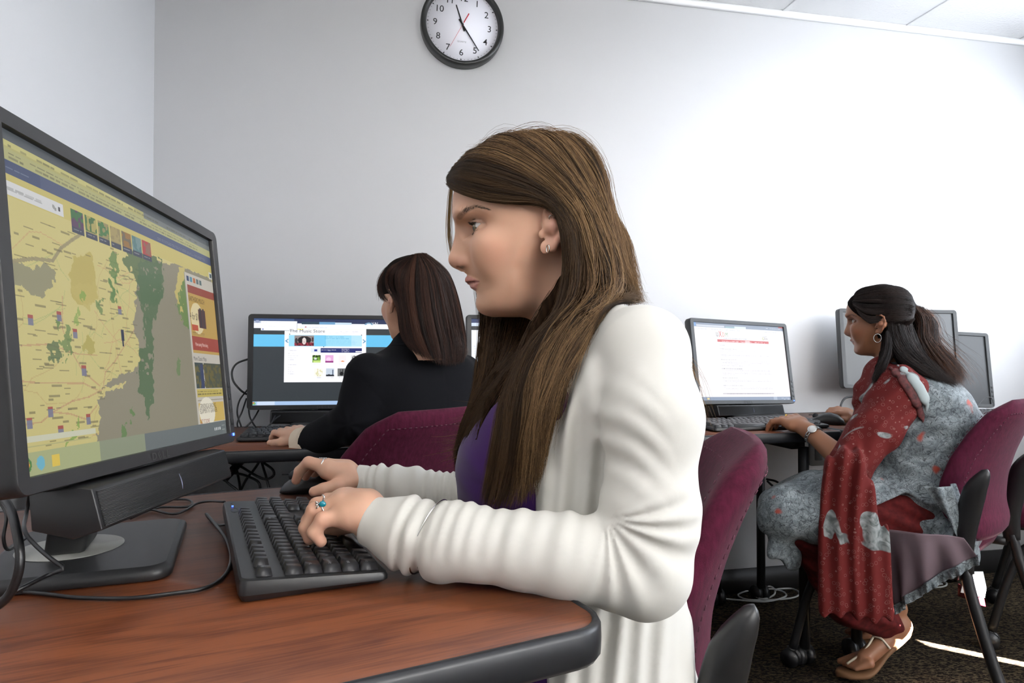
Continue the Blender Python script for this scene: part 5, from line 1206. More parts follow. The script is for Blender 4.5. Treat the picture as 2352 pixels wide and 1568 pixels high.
    lap = A((1420, 715, .80), (1350, 790, .775), (1300, 890, .765), (1268, 990, .765), (1256, 1100, .768), (1254, 1250, .775), (1262, 1420, .78), (1275, 1600, .79))
    lap2 = A((1330, 770, 1.0), (1190, 900, 1.03), (1105, 1000, 1.05), (1078, 1100, 1.06), (1072, 1200, 1.06), (1075, 1400, 1.06))
    def cardi(P):
        X, Y, Z_ = P.T
        tor = TC2(P)
        fold = .0042*np.sin(X*230+6*np.sin(Z_*5))*np.clip((.20-X)/.06, 0, 1)*(Y < TC)+.0022*np.sin(X*120-Z_*40)*(Z_ < .72)
        fold = fold*np.clip((.99-Z_)/.08, 0, 1)
        tor = smax(tor-fold, .040+.05*np.clip((Z_-.86)/.16, 0, 1)*1.0-X, .008)
        tor = smin(tor, chain(P, lap, (.006, .010, .011, .012, .013, .013, .014, .014), .01), .012)
        tor = smin(tor, chain(P, lap2, (.006, .008, .010, .010, .011, .012), .01), .012)
        # sleeve, near side
        up = chain(P, [at(1432, 752, .82)]+nA_, (.024, .0475, .0485, .0465, .0455), .03)
        lo = chain(P, nF_, (.0455, .0430, .0395, .0370, .0390, .0370, .0290), .012)
        # gathered cuff cinched by the bangle
        s = (P-ax0)@((ax1-ax0)/np.linalg.norm(ax1-ax0)); sb = (fr-ax0)@((ax1-ax0)/np.linalg.norm(ax1-ax0))
        w = s-sb+.10*(Z_-fr[2])
        lo = lo+.0065*np.exp(-(w/.006)**2)-.0050*np.exp(-((w-.014)/.0065)**2)*(.6+.4*np.sin(Z_*120))-.0035*np.exp(-((w-.030)/.007)**2)+.003*np.exp(-((w-.023)/.004)**2)-.0050*np.exp(-((w+.030)/.02)**2)
        # ripples along the forearm, strongest on the upper side
        tt = np.clip(s, 0, 1)
        rip = .0013*np.sin(2*math.pi*(s/.0205+.35*np.sin(s*31)+ (Z_-IE[2])*3.0))*np.clip((Z_-(nF_[2][2]-.012))/.03, 0, 1)*np.clip((sb-s)/.03, 0, 1)*np.clip((s-.03)/.03, 0, 1)
        lo = lo-rip
        arm = smin(up, lo, .016)
        q = P-IE; rad = np.hypot(q[:, 0], q[:, 2]); th = np.arctan2(q[:, 2], q[:, 0])
        fan = np.sin(th*15+1.2*np.sin(th*4))*np.clip((th+2.1)/.5, 0, 1)*np.clip((.75-th)/.5, 0, 1)*np.exp(-((rad-.045)/.042)**2)*.0030*np.clip(rad/.012, 0, 1)
        arm = arm-fan*(Y < .78)
        arm = arm-.0016*np.sin((X*.5+Z_)*210+3*np.sin(X*40))*np.exp(-((Z_-.90)/.05)**2)*np.clip((.165-X)/.03, 0, 1)*(Y < .76)
        # far sleeve
        fu = chain(P, A(*(FA+FF[1:])), (.052, .046, .040, .0375, .0345, .0300), .02)
        s2 = (P-at(*FF[-1]))@(np.array([1, -.05, -.1])); fu = fu-.0022*np.sin(s2*330+5*np.sin(s2*40)+Z_*60)*(s2 > .012)-.0045*np.exp(-((s2-.035)/.010)**2)-.003*np.exp(-((s2-.062)/.009)**2)
        fu = np.maximum(fu, (at(822, 1108, 1.15)[0])-X)
        cuff = (P-at(846, 1196, .772))@np.array([-.93, .20, .30]); arm = smax(arm, cuff-.002, .004)
        d = smin(tor, arm, .016); d = smin(d, fu, .012)
        d = np.maximum(d, -(smin(HP(P), cone(P, at(1292, 640, .925), at(1352, 850, .935), .0535, .0615), .02)))
        d = np.maximum(d, .50-Z_)
        return d
    V, Q = sdf_mesh(cardi, (-.29, .63, .49), (.32, 1.22, 1.08), .0024, slack=2.0); V = relax(V, Q, 2, .5)
    o = link('cardigan', npmesh('cardigan', V, Q), mat('cream_knit', (.66, .645, .60), .85, spec=.2, sheen=.15, bump=(1500, .15, .0004)), t, True, True); tag(o, 'cream long-sleeved open cardigan')
    # --- trousers and shoes (under the desk)
    V, Q = sdf_mesh(hips, (-.33, .70, .04), (.25, 1.15, .62), .009)
    link('trousers', npmesh('trousers', V, Q), mat('dark_denim', (.02, .025, .04), .9), t, True, True)
    for sd in (-1, 1):
        m = MB(); y = TC+sd*.12; P_ = np.array(rrect(.25, .085, .04, 6)); m.loft([np.concatenate([P_*s_+[-.30, y], np.full((len(P_), 1), z)], 1) for z, s_ in ((.004, .96), (.02, 1), (.05, .9), (.075, .6))]); m.build('shoe', M['black'], t, smooth=True, world=True)
    # --- jewellery
    silver = mat('silver', (.75, .75, .74), .2, metal=1); turq = mat('turquoise', (.0, .22, .30), .25, coat=.5)
    f = nF[1][0]; c = f[0]*.38+f[1]*.62; ax = (f[1]-f[0])/np.linalg.norm(f[1]-f[0]); u1 = np.cross(ax, [0, 0, 1]); u1 /= np.linalg.norm(u1); u2 = np.cross(u1, ax)
    m_ = MB(); m_.tube([c+.0108*(math.cos(a)*u1+math.sin(a)*u2)+ax*.0012*math.sin(3*a) for a in np.linspace(0, 2*math.pi, 40, endpoint=False)], .0011, 8, closed=True)
    top_ = c+.0112*(-.75*u1*np.sign(u1[1])*1.0+.66*u2)
    for k_ in range(5): a = k_*1.2; m_.tube([top_+ax*.0045+u2*.002*math.cos(a), top_+ax*.008+u2*.004*math.cos(a)+u1*.002*math.sin(a)], .0009, 6)
    m_.tube([top_+u2*.002, top_-ax*.003+u2*.008, top_-ax*.001+u2*.011], [.0012, .0012, .0005], 6)
    o = m_.build('ring_band', silver, t, smooth=True, world=True)
    V, F = [], []; bm = bmesh.new(); bmesh.ops.create_uvsphere(bm, u_segments=20, v_segments=12, radius=1); vv = np.array([v.co[:] for v in bm.verts]); ff = [tuple(v.index for v in f_.verts) for f_ in bm.faces]; bm.free()
    ob = MB(); ob.add(vv*[.0042, .0026, .0034]+top_+np.array([0, -.0012, 0]), ff); oo = ob.build('turquoise_stone', turq, t, smooth=True, world=True); tag(oo, 'oval turquoise ring stone')
    f = fF[0][0]; c = f[0]*.72+f[1]*.28; m_ = MB(); m_.tube([c+.0125*(math.cos(a)*np.array([0, 1, 0])+math.sin(a)*np.array([.2, 0, 1])) for a in np.linspace(0, 2*math.pi, 30, endpoint=False)], .0013, 6, closed=True)
    for k_ in range(4): m_.box(c+np.array([-.005+.0035*k_, 0, .0135]), (.0028, .004, .0022), bev=.0006)
    m_.build('filigree_ring', silver, t, smooth=True, world=True)
    # bangle
    cb = at(987, 1232, .744); axb = (nF_[5]-nF_[3]); axb /= np.linalg.norm(axb); axb = axb+np.array([0, 0, .30]); axb /= np.linalg.norm(axb); u1 = np.cross(axb, [0, 1, 0]); u1 /= np.linalg.norm(u1); u2 = np.cross(u1, axb)
    m_ = MB(); m_.tube([cb+.0385*math.cos(a)*u1*1.12+.0355*math.sin(a)*u2 for a in np.linspace(0, 2*math.pi, 70, endpoint=False)], .0010, 8, closed=True)
    m_.build('bangle', silver, t, smooth=True, world=True)
    m_ = MB(); m_.cyl(at(981, 1306, .716), .0062, .0016, 20, 1); m_.tube([at(960, 1303, .716), at(972, 1298, .714), at(978, 1288, .713)], .0016, 6); m_.tube([at(962, 1309, .716), at(974, 1304, .714), at(984, 1292, .713)], .0012, 6); m_.build('charm', mat('old_silver', (.38, .36, .30), .35, metal=1), t, smooth=False, world=True)
    # earrings
    m_ = MB(); e0 = at(1258.5, 571, .838); m_.tube([e0+.0048*np.array([.35*math.cos(a), -.6*math.cos(a)-.002, math.sin(a)]) for a in np.linspace(0, 2*math.pi, 30, endpoint=False)], .0008, 8, closed=True); m_.build('hoop_earring', silver, t, smooth=True, world=True)
    m_ = MB(); e0 = at(1266, 500, .838); m_.tube([e0+.0028*np.array([math.cos(a), -.5*math.sin(a), math.sin(a)]) for a in np.linspace(0, 2*math.pi, 20, endpoint=False)], .0006, 6, closed=True); m_.build('ear_stud', silver, t, smooth=True, world=True)
    # --- hair: scalp volume + locks + strands
    dk = (.020, .0115, .0065); lt = (.115, .062, .026); lt2 = (.30, .185, .085)
    K = [A((1036, 428, .905), (1066, 452, .868), (1105, 466, .853), (1150, 474, .846), (1200, 476, .842), (1250, 466, .838), (1288, 488, .832), (1302, 540, .829), (1300, 600, .828), (1282, 680, .826), (1252, 790, .815), (1222, 880, .800), (1190, 980, .790), (1150, 1080, .785), (1122, 1150, .782)),
         A((1028, 408, .93), (1062, 402, .885), (1120, 418, .862), (1180, 430, .848), (1240, 446, .838), (1290, 478, .830), (1314, 540, .827), (1322, 610, .825), (1312, 700, .820), (1282, 800, .805), (1246, 900, .79), (1212, 1000, .782), (1180, 1090, .778), (1150, 1160, .776)),
         A((1042, 385, .94), (1092, 372, .892), (1160, 382, .860), (1235, 412, .842), (1300, 466, .830), (1335, 540, .826), (1352, 620, .824), (1350, 700, .815), (1320, 790, .795), (1280, 890, .778), (1240, 1000, .770), (1215, 1090, .768), (1195, 1150, .768)),
         A((1072, 352, .95), (1130, 344, .905), (1205, 356, .868), (1280, 396, .845), (1335, 460, .832), (1365, 545, .828), (1384, 630, .825), (1388, 710, .812), (1360, 780, .790), (1302, 865, .770), (1256, 960, .762), (1236, 1050, .760), (1228, 1130, .762)),
         A((1110, 334, .955), (1180, 324, .915), (1262, 340, .880), (1330, 392, .855), (1370, 465, .842), (1392, 545, .838), (1412, 630, .835), (1420, 700, .815), (1400, 765, .785), (1335, 840, .765), (1285, 920, .757), (1254, 990, .755), (1238, 1070, .757)),
         A((1150, 322, .955), (1220, 316, .925), (1292, 332, .905), (1350, 382, .89), (1385, 450, .885), (1408, 530, .885), (1428, 610, .885), (1448, 670, .875), (1452, 715, .845), (1440, 745, .82), (1425, 770, .80))]
    BK = [K[5], A((1160, 320, .955), (1235, 316, .94), (1305, 336, .935), (1362, 395, .93), (1396, 470, .93), (1420, 560, .93), (1445, 640, .925), (1478, 712, .91)), A((1170, 320, .96), (1240, 318, .97), (1310, 345, .985), (1362, 410, .99), (1392, 500, .99), (1412, 590, .985), (1430, 670, .97), (1450, 730, .95))]
    FR = [A((1062, 385, .955), (1046, 420, .975), (1045, 470, .99), (1062, 540, 1.0), (1096, 640, .99), (1112, 740, .96), (1104, 850, .95), (1092, 950, .945), (1078, 1040, .945), (1064, 1098, .945)),
          A((1080, 370, .96), (1080, 400, 1.0), (1110, 470, 1.01), (1150, 560, 1.01), (1160, 660, 1.0), (1150, 760, .955), (1132, 870, .94), (1112, 970, .935), (1090, 1060, .935)),
          A((1120, 340, .96), (1170, 370, 1.0), (1230, 440, 1.01), (1260, 560, 1.01), (1225, 680, .99), (1190, 790, .95), (1164, 890, .92), (1135, 970, .915), (1112, 1050, .915)),
          A((1150, 330, .96), (1230, 350, 1.0), (1310, 430, 1.01), (1340, 540, 1.01), (1310, 660, 1.0), (1240, 780, .95), (1195, 880, .905), (1160, 960, .90), (1128, 1050, .90)),
          A((1180, 332, .95), (1250, 360, .96), (1310, 440, .94), (1330, 540, .90), (1300, 640, .88), (1236, 740, .872), (1205, 820, .862), (1186, 890, .852), (1168, 950, .845), (1142, 1020, .838))]
    WSP = [A((1050, 400, .955), (1033, 430, .965), (1028, 480, .97), (1027, 530, .97), (1033, 580, .965), (1040, 606, .96)), A((1055, 395, .955), (1040, 430, .965), (1038, 480, .972), (1036, 540, .975), (1045, 590, .97), (1055, 620, .97))]
    BODY = torso(.017)
    CLR = lambda P: np.minimum(np.minimum(BODY(P), chain(P, [at(1432, 752, .82)]+A(*NA), (.026, .051, .052, .050, .049), .03)), np.minimum(HP(P), cone(P, at(1292, 640, .925), at(1352, 850, .935), .052, .06)))
    K = [push(np.array(spline(g, 20)), CLR, lo=.010, it=3) for g in K]
    BK[0] = K[5]; BK = [push(np.array(spline(g, 20)), CLR, lo=.006, it=3) for g in BK]
    TSK = torso(-.004); FR = [push(np.array(spline(g, 14)), TSK, lo=.004, it=2) for g in FR]
    FL = [A((1430, 740, .80), (1480, 762, .775), (1540, 800, .75), (1580, 840, .735), (1602, 890, .73), (1604, 930, .73)), A((1400, 790, .785), (1450, 800, .77), (1520, 806, .755), (1570, 826, .74), (1600, 870, .73), (1612, 940, .73), (1640, 1000, .73)), A((1380, 760, .79), (1440, 790, .775), (1500, 792, .76), (1560, 812, .742), (1590, 850, .735))]
    FB = [A((1130, 960, .87), (1100, 985, .90), (1060, 1000, .93), (1020, 1003, .95)), A((1125, 1000, .87), (1090, 1030, .90), (1050, 1048, .93), (1025, 1052, .95)), A((1130, 900, .88), (1100, 925, .91), (1070, 935, .94), (1045, 940, .95))]
    SC_ = Prof(HO, (-1, 0, 0), [(c, f+.006, b-.004, w+.006, n) for c, f, b, w, n in HR if c > -.02])
    def shell(P):
        a, b, c = HP.loc(P); px = 1180-a*S1; py = 540-c*S1
        d = HP(P)-.0045
        # keep only scalp: behind the hairline
        line = np.interp(px, [1030, 1060, 1100, 1150, 1200, 1250, 1262], [415, 440, 458, 468, 472, 470, 470])
        edge = np.where(px < 1256, (py-line)/S1, np.maximum((py-640)/S1, np.where(py > 470, (1256+np.maximum(py-470, 0)*.30-px)/S1, -1)))
        d = smax(d, edge*.9, .004)
        ear = ell(P, hp(1262, 522, .080), (.024, .03, .040)); d = smax(d, -ear, .004)
        for G, r0 in ((K[1], .008), (K[2], .010), (K[3], .011), (K[4], .010)):
            g = G[7::2]; rr_ = [r0*.7]+[r0]*(len(g)-4)+[r0*.8, r0*.5, r0*.25]; d = smin(d, chain(P, g, rr_, .008, flat=(.25, -1, 0), ff=.75), .010)
        for G, r0 in ((FR[0], .006), (FR[1], .012), (FR[2], .014), (FR[3], .012), (FR[4], .008)):
            g = G[5:]; rr_ = [r0]*(len(g)-3)+[r0*.8, r0*.6, r0*.25]; d = smin(d, chain(P, g, rr_, .008), .010)
        return smin(d, chain(P, BK[1][12:19:2], (.008, .014, .010, .004), .01), .012)
    V, Q = sdf_mesh(shell, at(1180, 540, .92)-[.12, .16, .40], HO+[.21, .14, .14], .003); V = relax(V, Q, 2)
    nrm = .85+.3*np.sin(V[:, :1]*700+V[:, 2:3]*100); shellm = (V, Q, np.array(dk)*1.2*nrm)
    parts = [shellm]
    ALL = lambda P: np.minimum(shell(P), CLR(P)-.004)
    parts.append(hair_mesh(K, 8500, 30, .00028, .0020, 11, (dk, lt), fn=ALL, out=(.0003, .0045)))
    parts.append(hair_mesh(K[2:], 2000, 30, .00026, .0026, 12, (lt, lt2), cut=(.8, 1.0), fn=ALL, out=(.0015, .0055)))
    parts.append(hair_mesh(BK, 3000, 26, .00029, .0030, 13, (lt, lt2), fn=ALL, out=(.0005, .006)))
    parts.append(hair_mesh(FR, 4200, 26, .00029, .0030, 14, (dk, lt), fn=lambda P: np.minimum(shell(P), TSK(P)), out=(.0005, .004)))
    parts.append(hair_mesh(WSP, 46, 20, .00026, .0014, 15, (lt2, (.55, .42, .2)))); parts.append(hair_mesh(FL, 60, 24, .00020, .0030, 16, (lt2, lt), spread=1.0, clump=5)); parts.append(hair_mesh(FB, 90, 18, .00022, .0045, 17, (lt, lt2), spread=1.2, clump=6))
    parts.append(hair_mesh([g+np.array([0, 0, .003]) for g in K[3:]]+BK, 240, 34, .00018, .0055, 18, (lt, lt2), spread=.6))
    V, Q, C = join(*parts)
    mi = np.zeros(len(Q), int); mi[:len(parts[0][1])] = 1; o = link('hair', npmesh('hair', V, Q, C, mi), [M['hair'], M['hair_base']], t, True, True); tag(o, 'long straight brown hair')
    return t
woman_front()
# ---------------------------------------------------------------- the woman in the black blazer
def unit(v): v = np.asarray(v, float); return v/np.linalg.norm(v)
def head_frame(O, f, k=1.0, pitch=0.0):
    """map world points into the frame of the modelled head (which faces -x at HO)"""
    f = unit(f); b = np.cross([0, 0, 1.], f); u = np.array([0, 0, 1.]); f2 = f*math.cos(pitch)+u*math.sin(pitch); u2 = -f*math.sin(pitch)+u*math.cos(pitch)
    B = np.stack([f2, b, u2]); Bc = np.stack([[-1, 0, 0], [0, -1, 0], [0, 0, 1.]])
    O = np.asarray(O, float)
    to = lambda P: HO+((P-O)@B.T)@Bc/k
    back = lambda V: O+((V-HO)@Bc.T)@B*k
    return to, back
def simple_eye(O, back, t, k=1.0):
    for b in (1, -1):
        bm = bmesh.new(); bmesh.ops.create_uvsphere(bm, u_segments=24, v_segments=16, radius=ER); vv = np.array([v.co[:] for v in bm.verts]); F = [tuple(v.index for v in f.verts) for f in bm.faces]; bm.free()
        cs = vv@unit([-.95, -.15*b, -.15])/ER; an = np.degrees(np.arccos(np.clip(cs, -1, 1)))[:, None]; col = np.where(an < 38, [.02, .013, .010], [.36, .33, .31])
        V = back(vv+hp(1107, 521, b*.0315)); q = [f for f in F if len(f) == 4]; tr_ = [f for f in F if len(f) == 3]
        link('eye', npmesh('eye', V, [np.array(q), np.array(tr_)], col), M['eye'], t, True, True)
def hand_generic(w, kn, tip, up, r=1.0, thumb=None):
    """wrist, knuckle centre, direction to tips (curled), up; returns palm and finger lists"""
    w, kn, tip, up = [np.asarray(x, float) for x in (w, kn, tip, up)]; f = unit(kn-w); s = unit(np.cross(up, f)); fd = unit(tip-kn)
    palm = [(w, w*.4+kn*.6+s*o*.6, .021*r, .0185*r, None, 1) for o in (-.025, 0, .025)]; palm += [(w*.4+kn*.6+s*o*.8, kn+s*o, .0165*r, .0118*r, None, 1) for o in (-.03, -.01, .01, .03)]
    fs = []
    for o, l in ((-.030, .062), (-.010, .074), (.010, .078), (.030, .070)):
        p0 = kn+s*o*1.0; p1 = p0+unit(fd*.9+up*.25)*l*.45*r; p2 = p1+unit(fd*.75-up*.65)*l*.32*r; p3 = p2+unit(fd*.35-up*.95)*l*.28*r
        fs.append(([p0, p1, p2, p3], (.0105*r, .0088*r, .0078*r, .0066*r)))
    th = thumb if thumb is not None else 1
    t0 = w*.6+kn*.4+s*.022*th-up*.004; t1 = t0+unit(f*.7+s*th*.7-up*.3)*.035*r; t2 = t1+unit(f*.95+s*th*.15-up*.35)*.030*r; t3 = t2+unit(f+up*-.3)*.022*r
    fs.append(([t0, t1, t2, t3], (.0150*r, .0120*r, .0100*r, .0085*r)))
    return palm, fs
def woman_blazer():
    O2 = at(938, 694, 1.85); f2 = unit([-.60, .80, 0]); to, back = head_frame(O2, f2)
    t = thing('person', 'woman in a black blazer with straight dark shoulder-length hair, seen from behind', 'person', (-.26, 1.85, 0))
    bf = unit([-.75, .66, 0]); lf = np.array([-bf[1], bf[0], 0]); Cb = np.array([-.262, 1.85, 0])
    TRr = [(.44, .14, -.13, .19, 2.4), (.55, .12, -.12, .18, 2.4), (.68, .11, -.115, .172, 2.3), (.80, .115, -.115, .178, 2.3), (.88, .115, -.115, .188, 2.3), (.93, .10, -.11, .192, 2.3), (.965, .085, -.10, .180, 2.2), (.985, .07, -.09, .135, 2.1), (1.005, .06, -.08, .085, 2), (1.03, .055, -.07, .062, 2), (1.045, .05, -.065, .055, 2)]
    TJ = Prof(Cb, bf, TRr)
    neck = lambda P: cone(P, back(np.array([at(1292, 640, .925)]))[0], Cb+np.array([0, 0, .97])+bf*.0, .050, .056)
    armL = [at(846, 862, 1.70), at(812, 968, 1.69), at(712, 1014, 1.79)]; armR = [Cb+np.array([0, 0, .93])-lf*.175, Cb-lf*.21+bf*.06+np.array([0, 0, .70]), Cb-lf*.12+bf*.30+np.array([0, 0, .775])]
    wl = at(704, 1010, 1.80); kl = at(668, 990, 1.845); hl = hand_generic(wl, kl, kl+(kl-wl)*.8+np.array([0, 0, -.03]), (0.1, -.25, 1), .95, thumb=1)
    hr = hand_generic(armR[2], armR[2]+bf*.085, armR[2]+bf*.17, (0, 0, 1), .95, thumb=-1)
    def body(P):
        d = smin(head_sdf(to(P)), neck(P), .02); d = smin(d, TJ(P)+.02, .02)
        d = smin(d, np.minimum(chain(P, armL, (.035, .03, .022), .01), chain(P, armR, (.035, .03, .022), .01)), .01)
        d = np.minimum(d, np.minimum(smin(hand_sdf(P, *hl), cone(P, armL[2], wl, .022, .021), .006), hand_sdf(P, *hr))); return d
    V, Q = sdf_mesh(lambda P: np.minimum(head_sdf(to(P)), neck(P)), O2-[.16, .16, .16], O2+[.17, .17, .16], .003)
    C = colorize_head(to(V))*[.98, .92, .86]
    V2, Q2 = sdf_mesh(lambda P: np.minimum(smin(hand_sdf(P, *hl), cone(P, armL[2], wl, .022, .021), .006), smin(hand_sdf(P, *hr), chain(P, armR, (.035, .03, .022), .01), .01)), (-.72, 1.66, .66), (.10, 2.32, .98), .003)
    V3, Q3 = sdf_mesh(lambda P: np.maximum(TJ(P)+.015, P[:, 2]-.965), Cb+[-.26, -.26, .42], Cb+[.26, .26, 1.06], .008)
    V, Q, C = join((V, Q, C), (V2, Q2, np.tile([.60, .36, .25], (len(V2), 1))), (V3, Q3, np.tile([.60, .36, .25], (len(V3), 1))))
    link('body', npmesh('body', V, Q, C), M['skin'], t, True, True); simple_eye(O2, back, t)
    def blazer(P):
        X, Y, Z_ = P.T
        d = smin(TJ(P)-.006, chain(P, armL, (.058, .051, .044), .02), .03); d = smin(d, chain(P, armR, (.056, .048, .038), .02), .03)
        for sd in (1, -1): d = smin(d, ell(P, Cb+lf*sd*.172+np.array([0, 0, .938]), (.045, .045, .032)), .02)       # padded shoulders
        q = P-armL[1]; d = d-.004*np.sin(np.arctan2(q[:, 2], q[:, 0])*7+1)*np.exp(-(np.linalg.norm(q, axis=1)/.07)**2)
        d = d+.0016*np.exp(-(((P-Cb)@lf)/.0022)**2)*((P-Cb)@bf < 0)*(Z_ < .97)                                        # centre back seam
        s_ = (P-armL[0]-np.array([-.01, 0, -.01]))@unit([-.55, -.1, -.45]); d = d+.0014*np.exp(-(s_/.0025)**2)*(X < Cb[0])*(Z_ > .85)
        d = smax(d, -(P-armL[2])@unit(armL[1]-armL[2])-.004, .003); d = smax(d, -(P-armR[2])@unit(armR[1]-armR[2])-.004, .003)
        a = (P-Cb)@bf; b = np.abs((P-Cb)@lf); op = np.maximum(b-.05*np.clip((Z_-.72)/.25, 0, 1)-.004, .075-a); d = smax(d, -op, .006)
        return smax(d, -neck(P)-.004+0*a, .004)
    V, Q = sdf_mesh(blazer, (-.68, 1.58, .42), (.12, 2.24, 1.06), .0045); V = relax(V, Q, 1)
    bm_ = mat('black_wool', (.006, .006, .0075), .9, spec=.1, sheen=.03, bump=(900, .25, .0006))
    o = link('blazer', npmesh('blazer', V, Q), bm_, t, True, True)
    # turned-up collar with notched lapel roll at the neck
    def collar(P):
        c = back(np.array([at(1300, 735, .93)]))[0]; c = np.array([c[0], c[1], 1.0]); q = P-Cb; a = q@bf; b = q@lf; z = q[:, 2]; r = np.hypot((a+.01)/.078, b/.080)
        rr_ = np.hypot(a+.01, b); fl = .0045+.0*z; zt = 1.022-.35*np.maximum(a, 0)-.10*np.abs(b); sh = np.abs(rr_*(1-1/np.maximum(r, 1e-3))-(1.02-z)*.42)-fl
        d = np.maximum(sh, z-zt); d = np.maximum(d, (.965-.25*np.maximum(a, 0))-z); return np.maximum(d, a-.085)
    V, Q = sdf_mesh(collar, Cb+[-.16, -.16, .90], Cb+[.16, .16, 1.06], .003); link('collar', npmesh('collar', V, Q), bm_, t, True, True)
    # turned-back pale cuff
    ax = unit(armL[2]-armL[1])
    def cuff(P):
        q = P-armL[2]; s_ = q@ax; w = q-np.outer(s_, ax); r = np.linalg.norm(w, axis=1); rim = .041+.16*np.clip(s_, 0, 1)*1.0-.12*np.clip(s_-.0, 0, .02)*0+.006*np.clip(-w[:, 2]/.03, 0, 1)
        return np.maximum(np.abs(r-rim)-.0022, np.abs(s_-.008)-.021)
    V, Q = sdf_mesh(cuff, armL[2]-.07, armL[2]+.07, .0022); o = link('shirt_cuff', npmesh('cuff', V, Q), mat('beige_lining', (.62, .52, .40), .8), t, True, True); tag(o, 'pale beige turned-back cuff')
    V, Q = sdf_mesh(lambda P: smin(chain(P, [Cb+lf*.09+np.array([0, 0, .52]), Cb+lf*.10+bf*.40+np.array([0, 0, .53]), Cb+lf*.10+bf*.42+np.array([0, 0, .08])], (.09, .068, .045), .04), chain(P, [Cb-lf*.09+np.array([0, 0, .52]), Cb-lf*.10+bf*.40+np.array([0, 0, .53]), Cb-lf*.10+bf*.42+np.array([0, 0, .08])], (.09, .068, .045), .04), .03), Cb+[-.55, -.25, .03], Cb+[.25, .55, .64], .010)
    link('trousers', npmesh('trousers', V, Q), bm_, t, True, True)
    for sd in (1, -1):
        c = Cb+lf*sd*.10+bf*.46; m = MB(); P_ = np.array(rrect(.25, .085, .04, 6)); an = math.atan2(bf[1], bf[0]); R2 = rotm(0, 0, an)
        m.loft([np.concatenate([P_*s_, np.full((len(P_), 1), z)], 1)@R2.T+c for z, s_ in ((.004, .96), (.02, 1), (.05, .9), (.075, .6))]); m.build('shoe', M['black'], t, True, True)
    # hair
    rows = [(594, 934, 992, .045), (608, 908, 1012, .070), (630, 890, 1028, .088), (660, 896, 1039, .094), (700, 916, 1049, .094), (740, 923, 1056, .088), (775, 927, 1060, .078), (800, 945, 1066, .068), (818, 965, 1062, .055), (832, 1000, 1056, .03)]
    Oh = at(965, 690, 1.795); SB = 1540/1.795; rows = [(y, a, b, w+.016) for y, a, b, w in rows]
    HH = Prof(Oh, (-1, 0, 0), [((690-y)/SB, (965-a)/SB, (965-b)/SB, w, 2.0) for y, a, b, w in rows])
    face = lambda P: ell(to(P), hp(1096, 606, 0), (.078, .080, .080))
    scal = lambda P: HP(to(P))-.001
    def shell(P):
        d = smin(HH(P), smax(scal(P), O2[2]+.012-P[:, 2], .01), .015); d = smax(d, -face(P), .006)
        return smax(d, -(ell(to(P), hp(1262, 530, .078), (.020, .03, .035))), .004)
    V, Q = sdf_mesh(shell, Oh-[.16, .16, .19], Oh+[.16, .16, .16], .004); V = relax(V, Q, 2)
    dk, lt = (.010, .007, .006), (.105, .042, .024)
    G = []
    for xt, P_ in ((0, [(945, 590), (900, 612), (884, 650), (910, 690), (917, 735), (922, 770), (944, 792)]), (0, [(950, 586), (920, 612), (918, 660), (926, 720), (930, 775), (958, 812)]), (0, [(956, 584), (945, 620), (942, 680), (950, 740), (966, 790), (985, 824)]),
                   (0, [(962, 583), (975, 620), (982, 680), (992, 740), (1004, 795), (1012, 836)]), (0, [(968, 583), (1000, 620), (1015, 680), (1026, 740), (1036, 795), (1040, 838)]), (0, [(974, 583), (1018, 618), (1040, 670), (1052, 730), (1060, 785), (1060, 832)]), (0, [(978, 584), (1028, 625), (1050, 680), (1062, 735), (1068, 785), (1064, 822)])):
        G.append([at(x, y, 1.68+.12*(abs(x-975)/90)**3) for x, y in P_])
    G = [push(np.array(spline(g, 14)), shell, lo=.002, it=3) for g in G]
    parts = [(V, Q, np.tile(np.array(dk)*1.2, (len(V), 1)))]
    parts.append(hair_mesh(G, 5200, 24, .00042, .0022, 31, (dk, lt), fn=shell, out=(.0004, .004), cut=(.9, 1.01)))
    FG = [A((952, 586, 1.84), (900, 606, 1.86), (872, 640, 1.88), (868, 668, 1.88), (880, 688, 1.84), (902, 698, 1.79)), A((950, 585, 1.82), (905, 605, 1.82), (880, 636, 1.83), (878, 668, 1.82), (892, 690, 1.79), (908, 702, 1.78)), A((948, 585, 1.84), (898, 606, 1.87), (870, 640, 1.90), (866, 690, 1.90))]
    parts.append(hair_mesh(FG, 260, 18, .0004, .0018, 32, (dk, lt), cut=(.85, 1)))
    CG = [A((1045, 780, 1.80), (1058, 805, 1.80), (1070, 812, 1.81), (1071, 795, 1.82)), A((1040, 790, 1.79), (1056, 815, 1.79), (1068, 818, 1.80), (1073, 806, 1.81))]
    parts.append(hair_mesh(CG, 60, 12, .0004, .002, 33, (dk, lt)))
    V, Q, C = join(*parts); mi = np.zeros(len(Q), int); mi[:len(parts[0][1])] = 1; o = link('hair', npmesh('hair', V, Q, C, mi), [M['hair'], M['hair_base']], t, True, True); tag(o, 'straight shoulder-length dark brown hair')
woman_blazer()
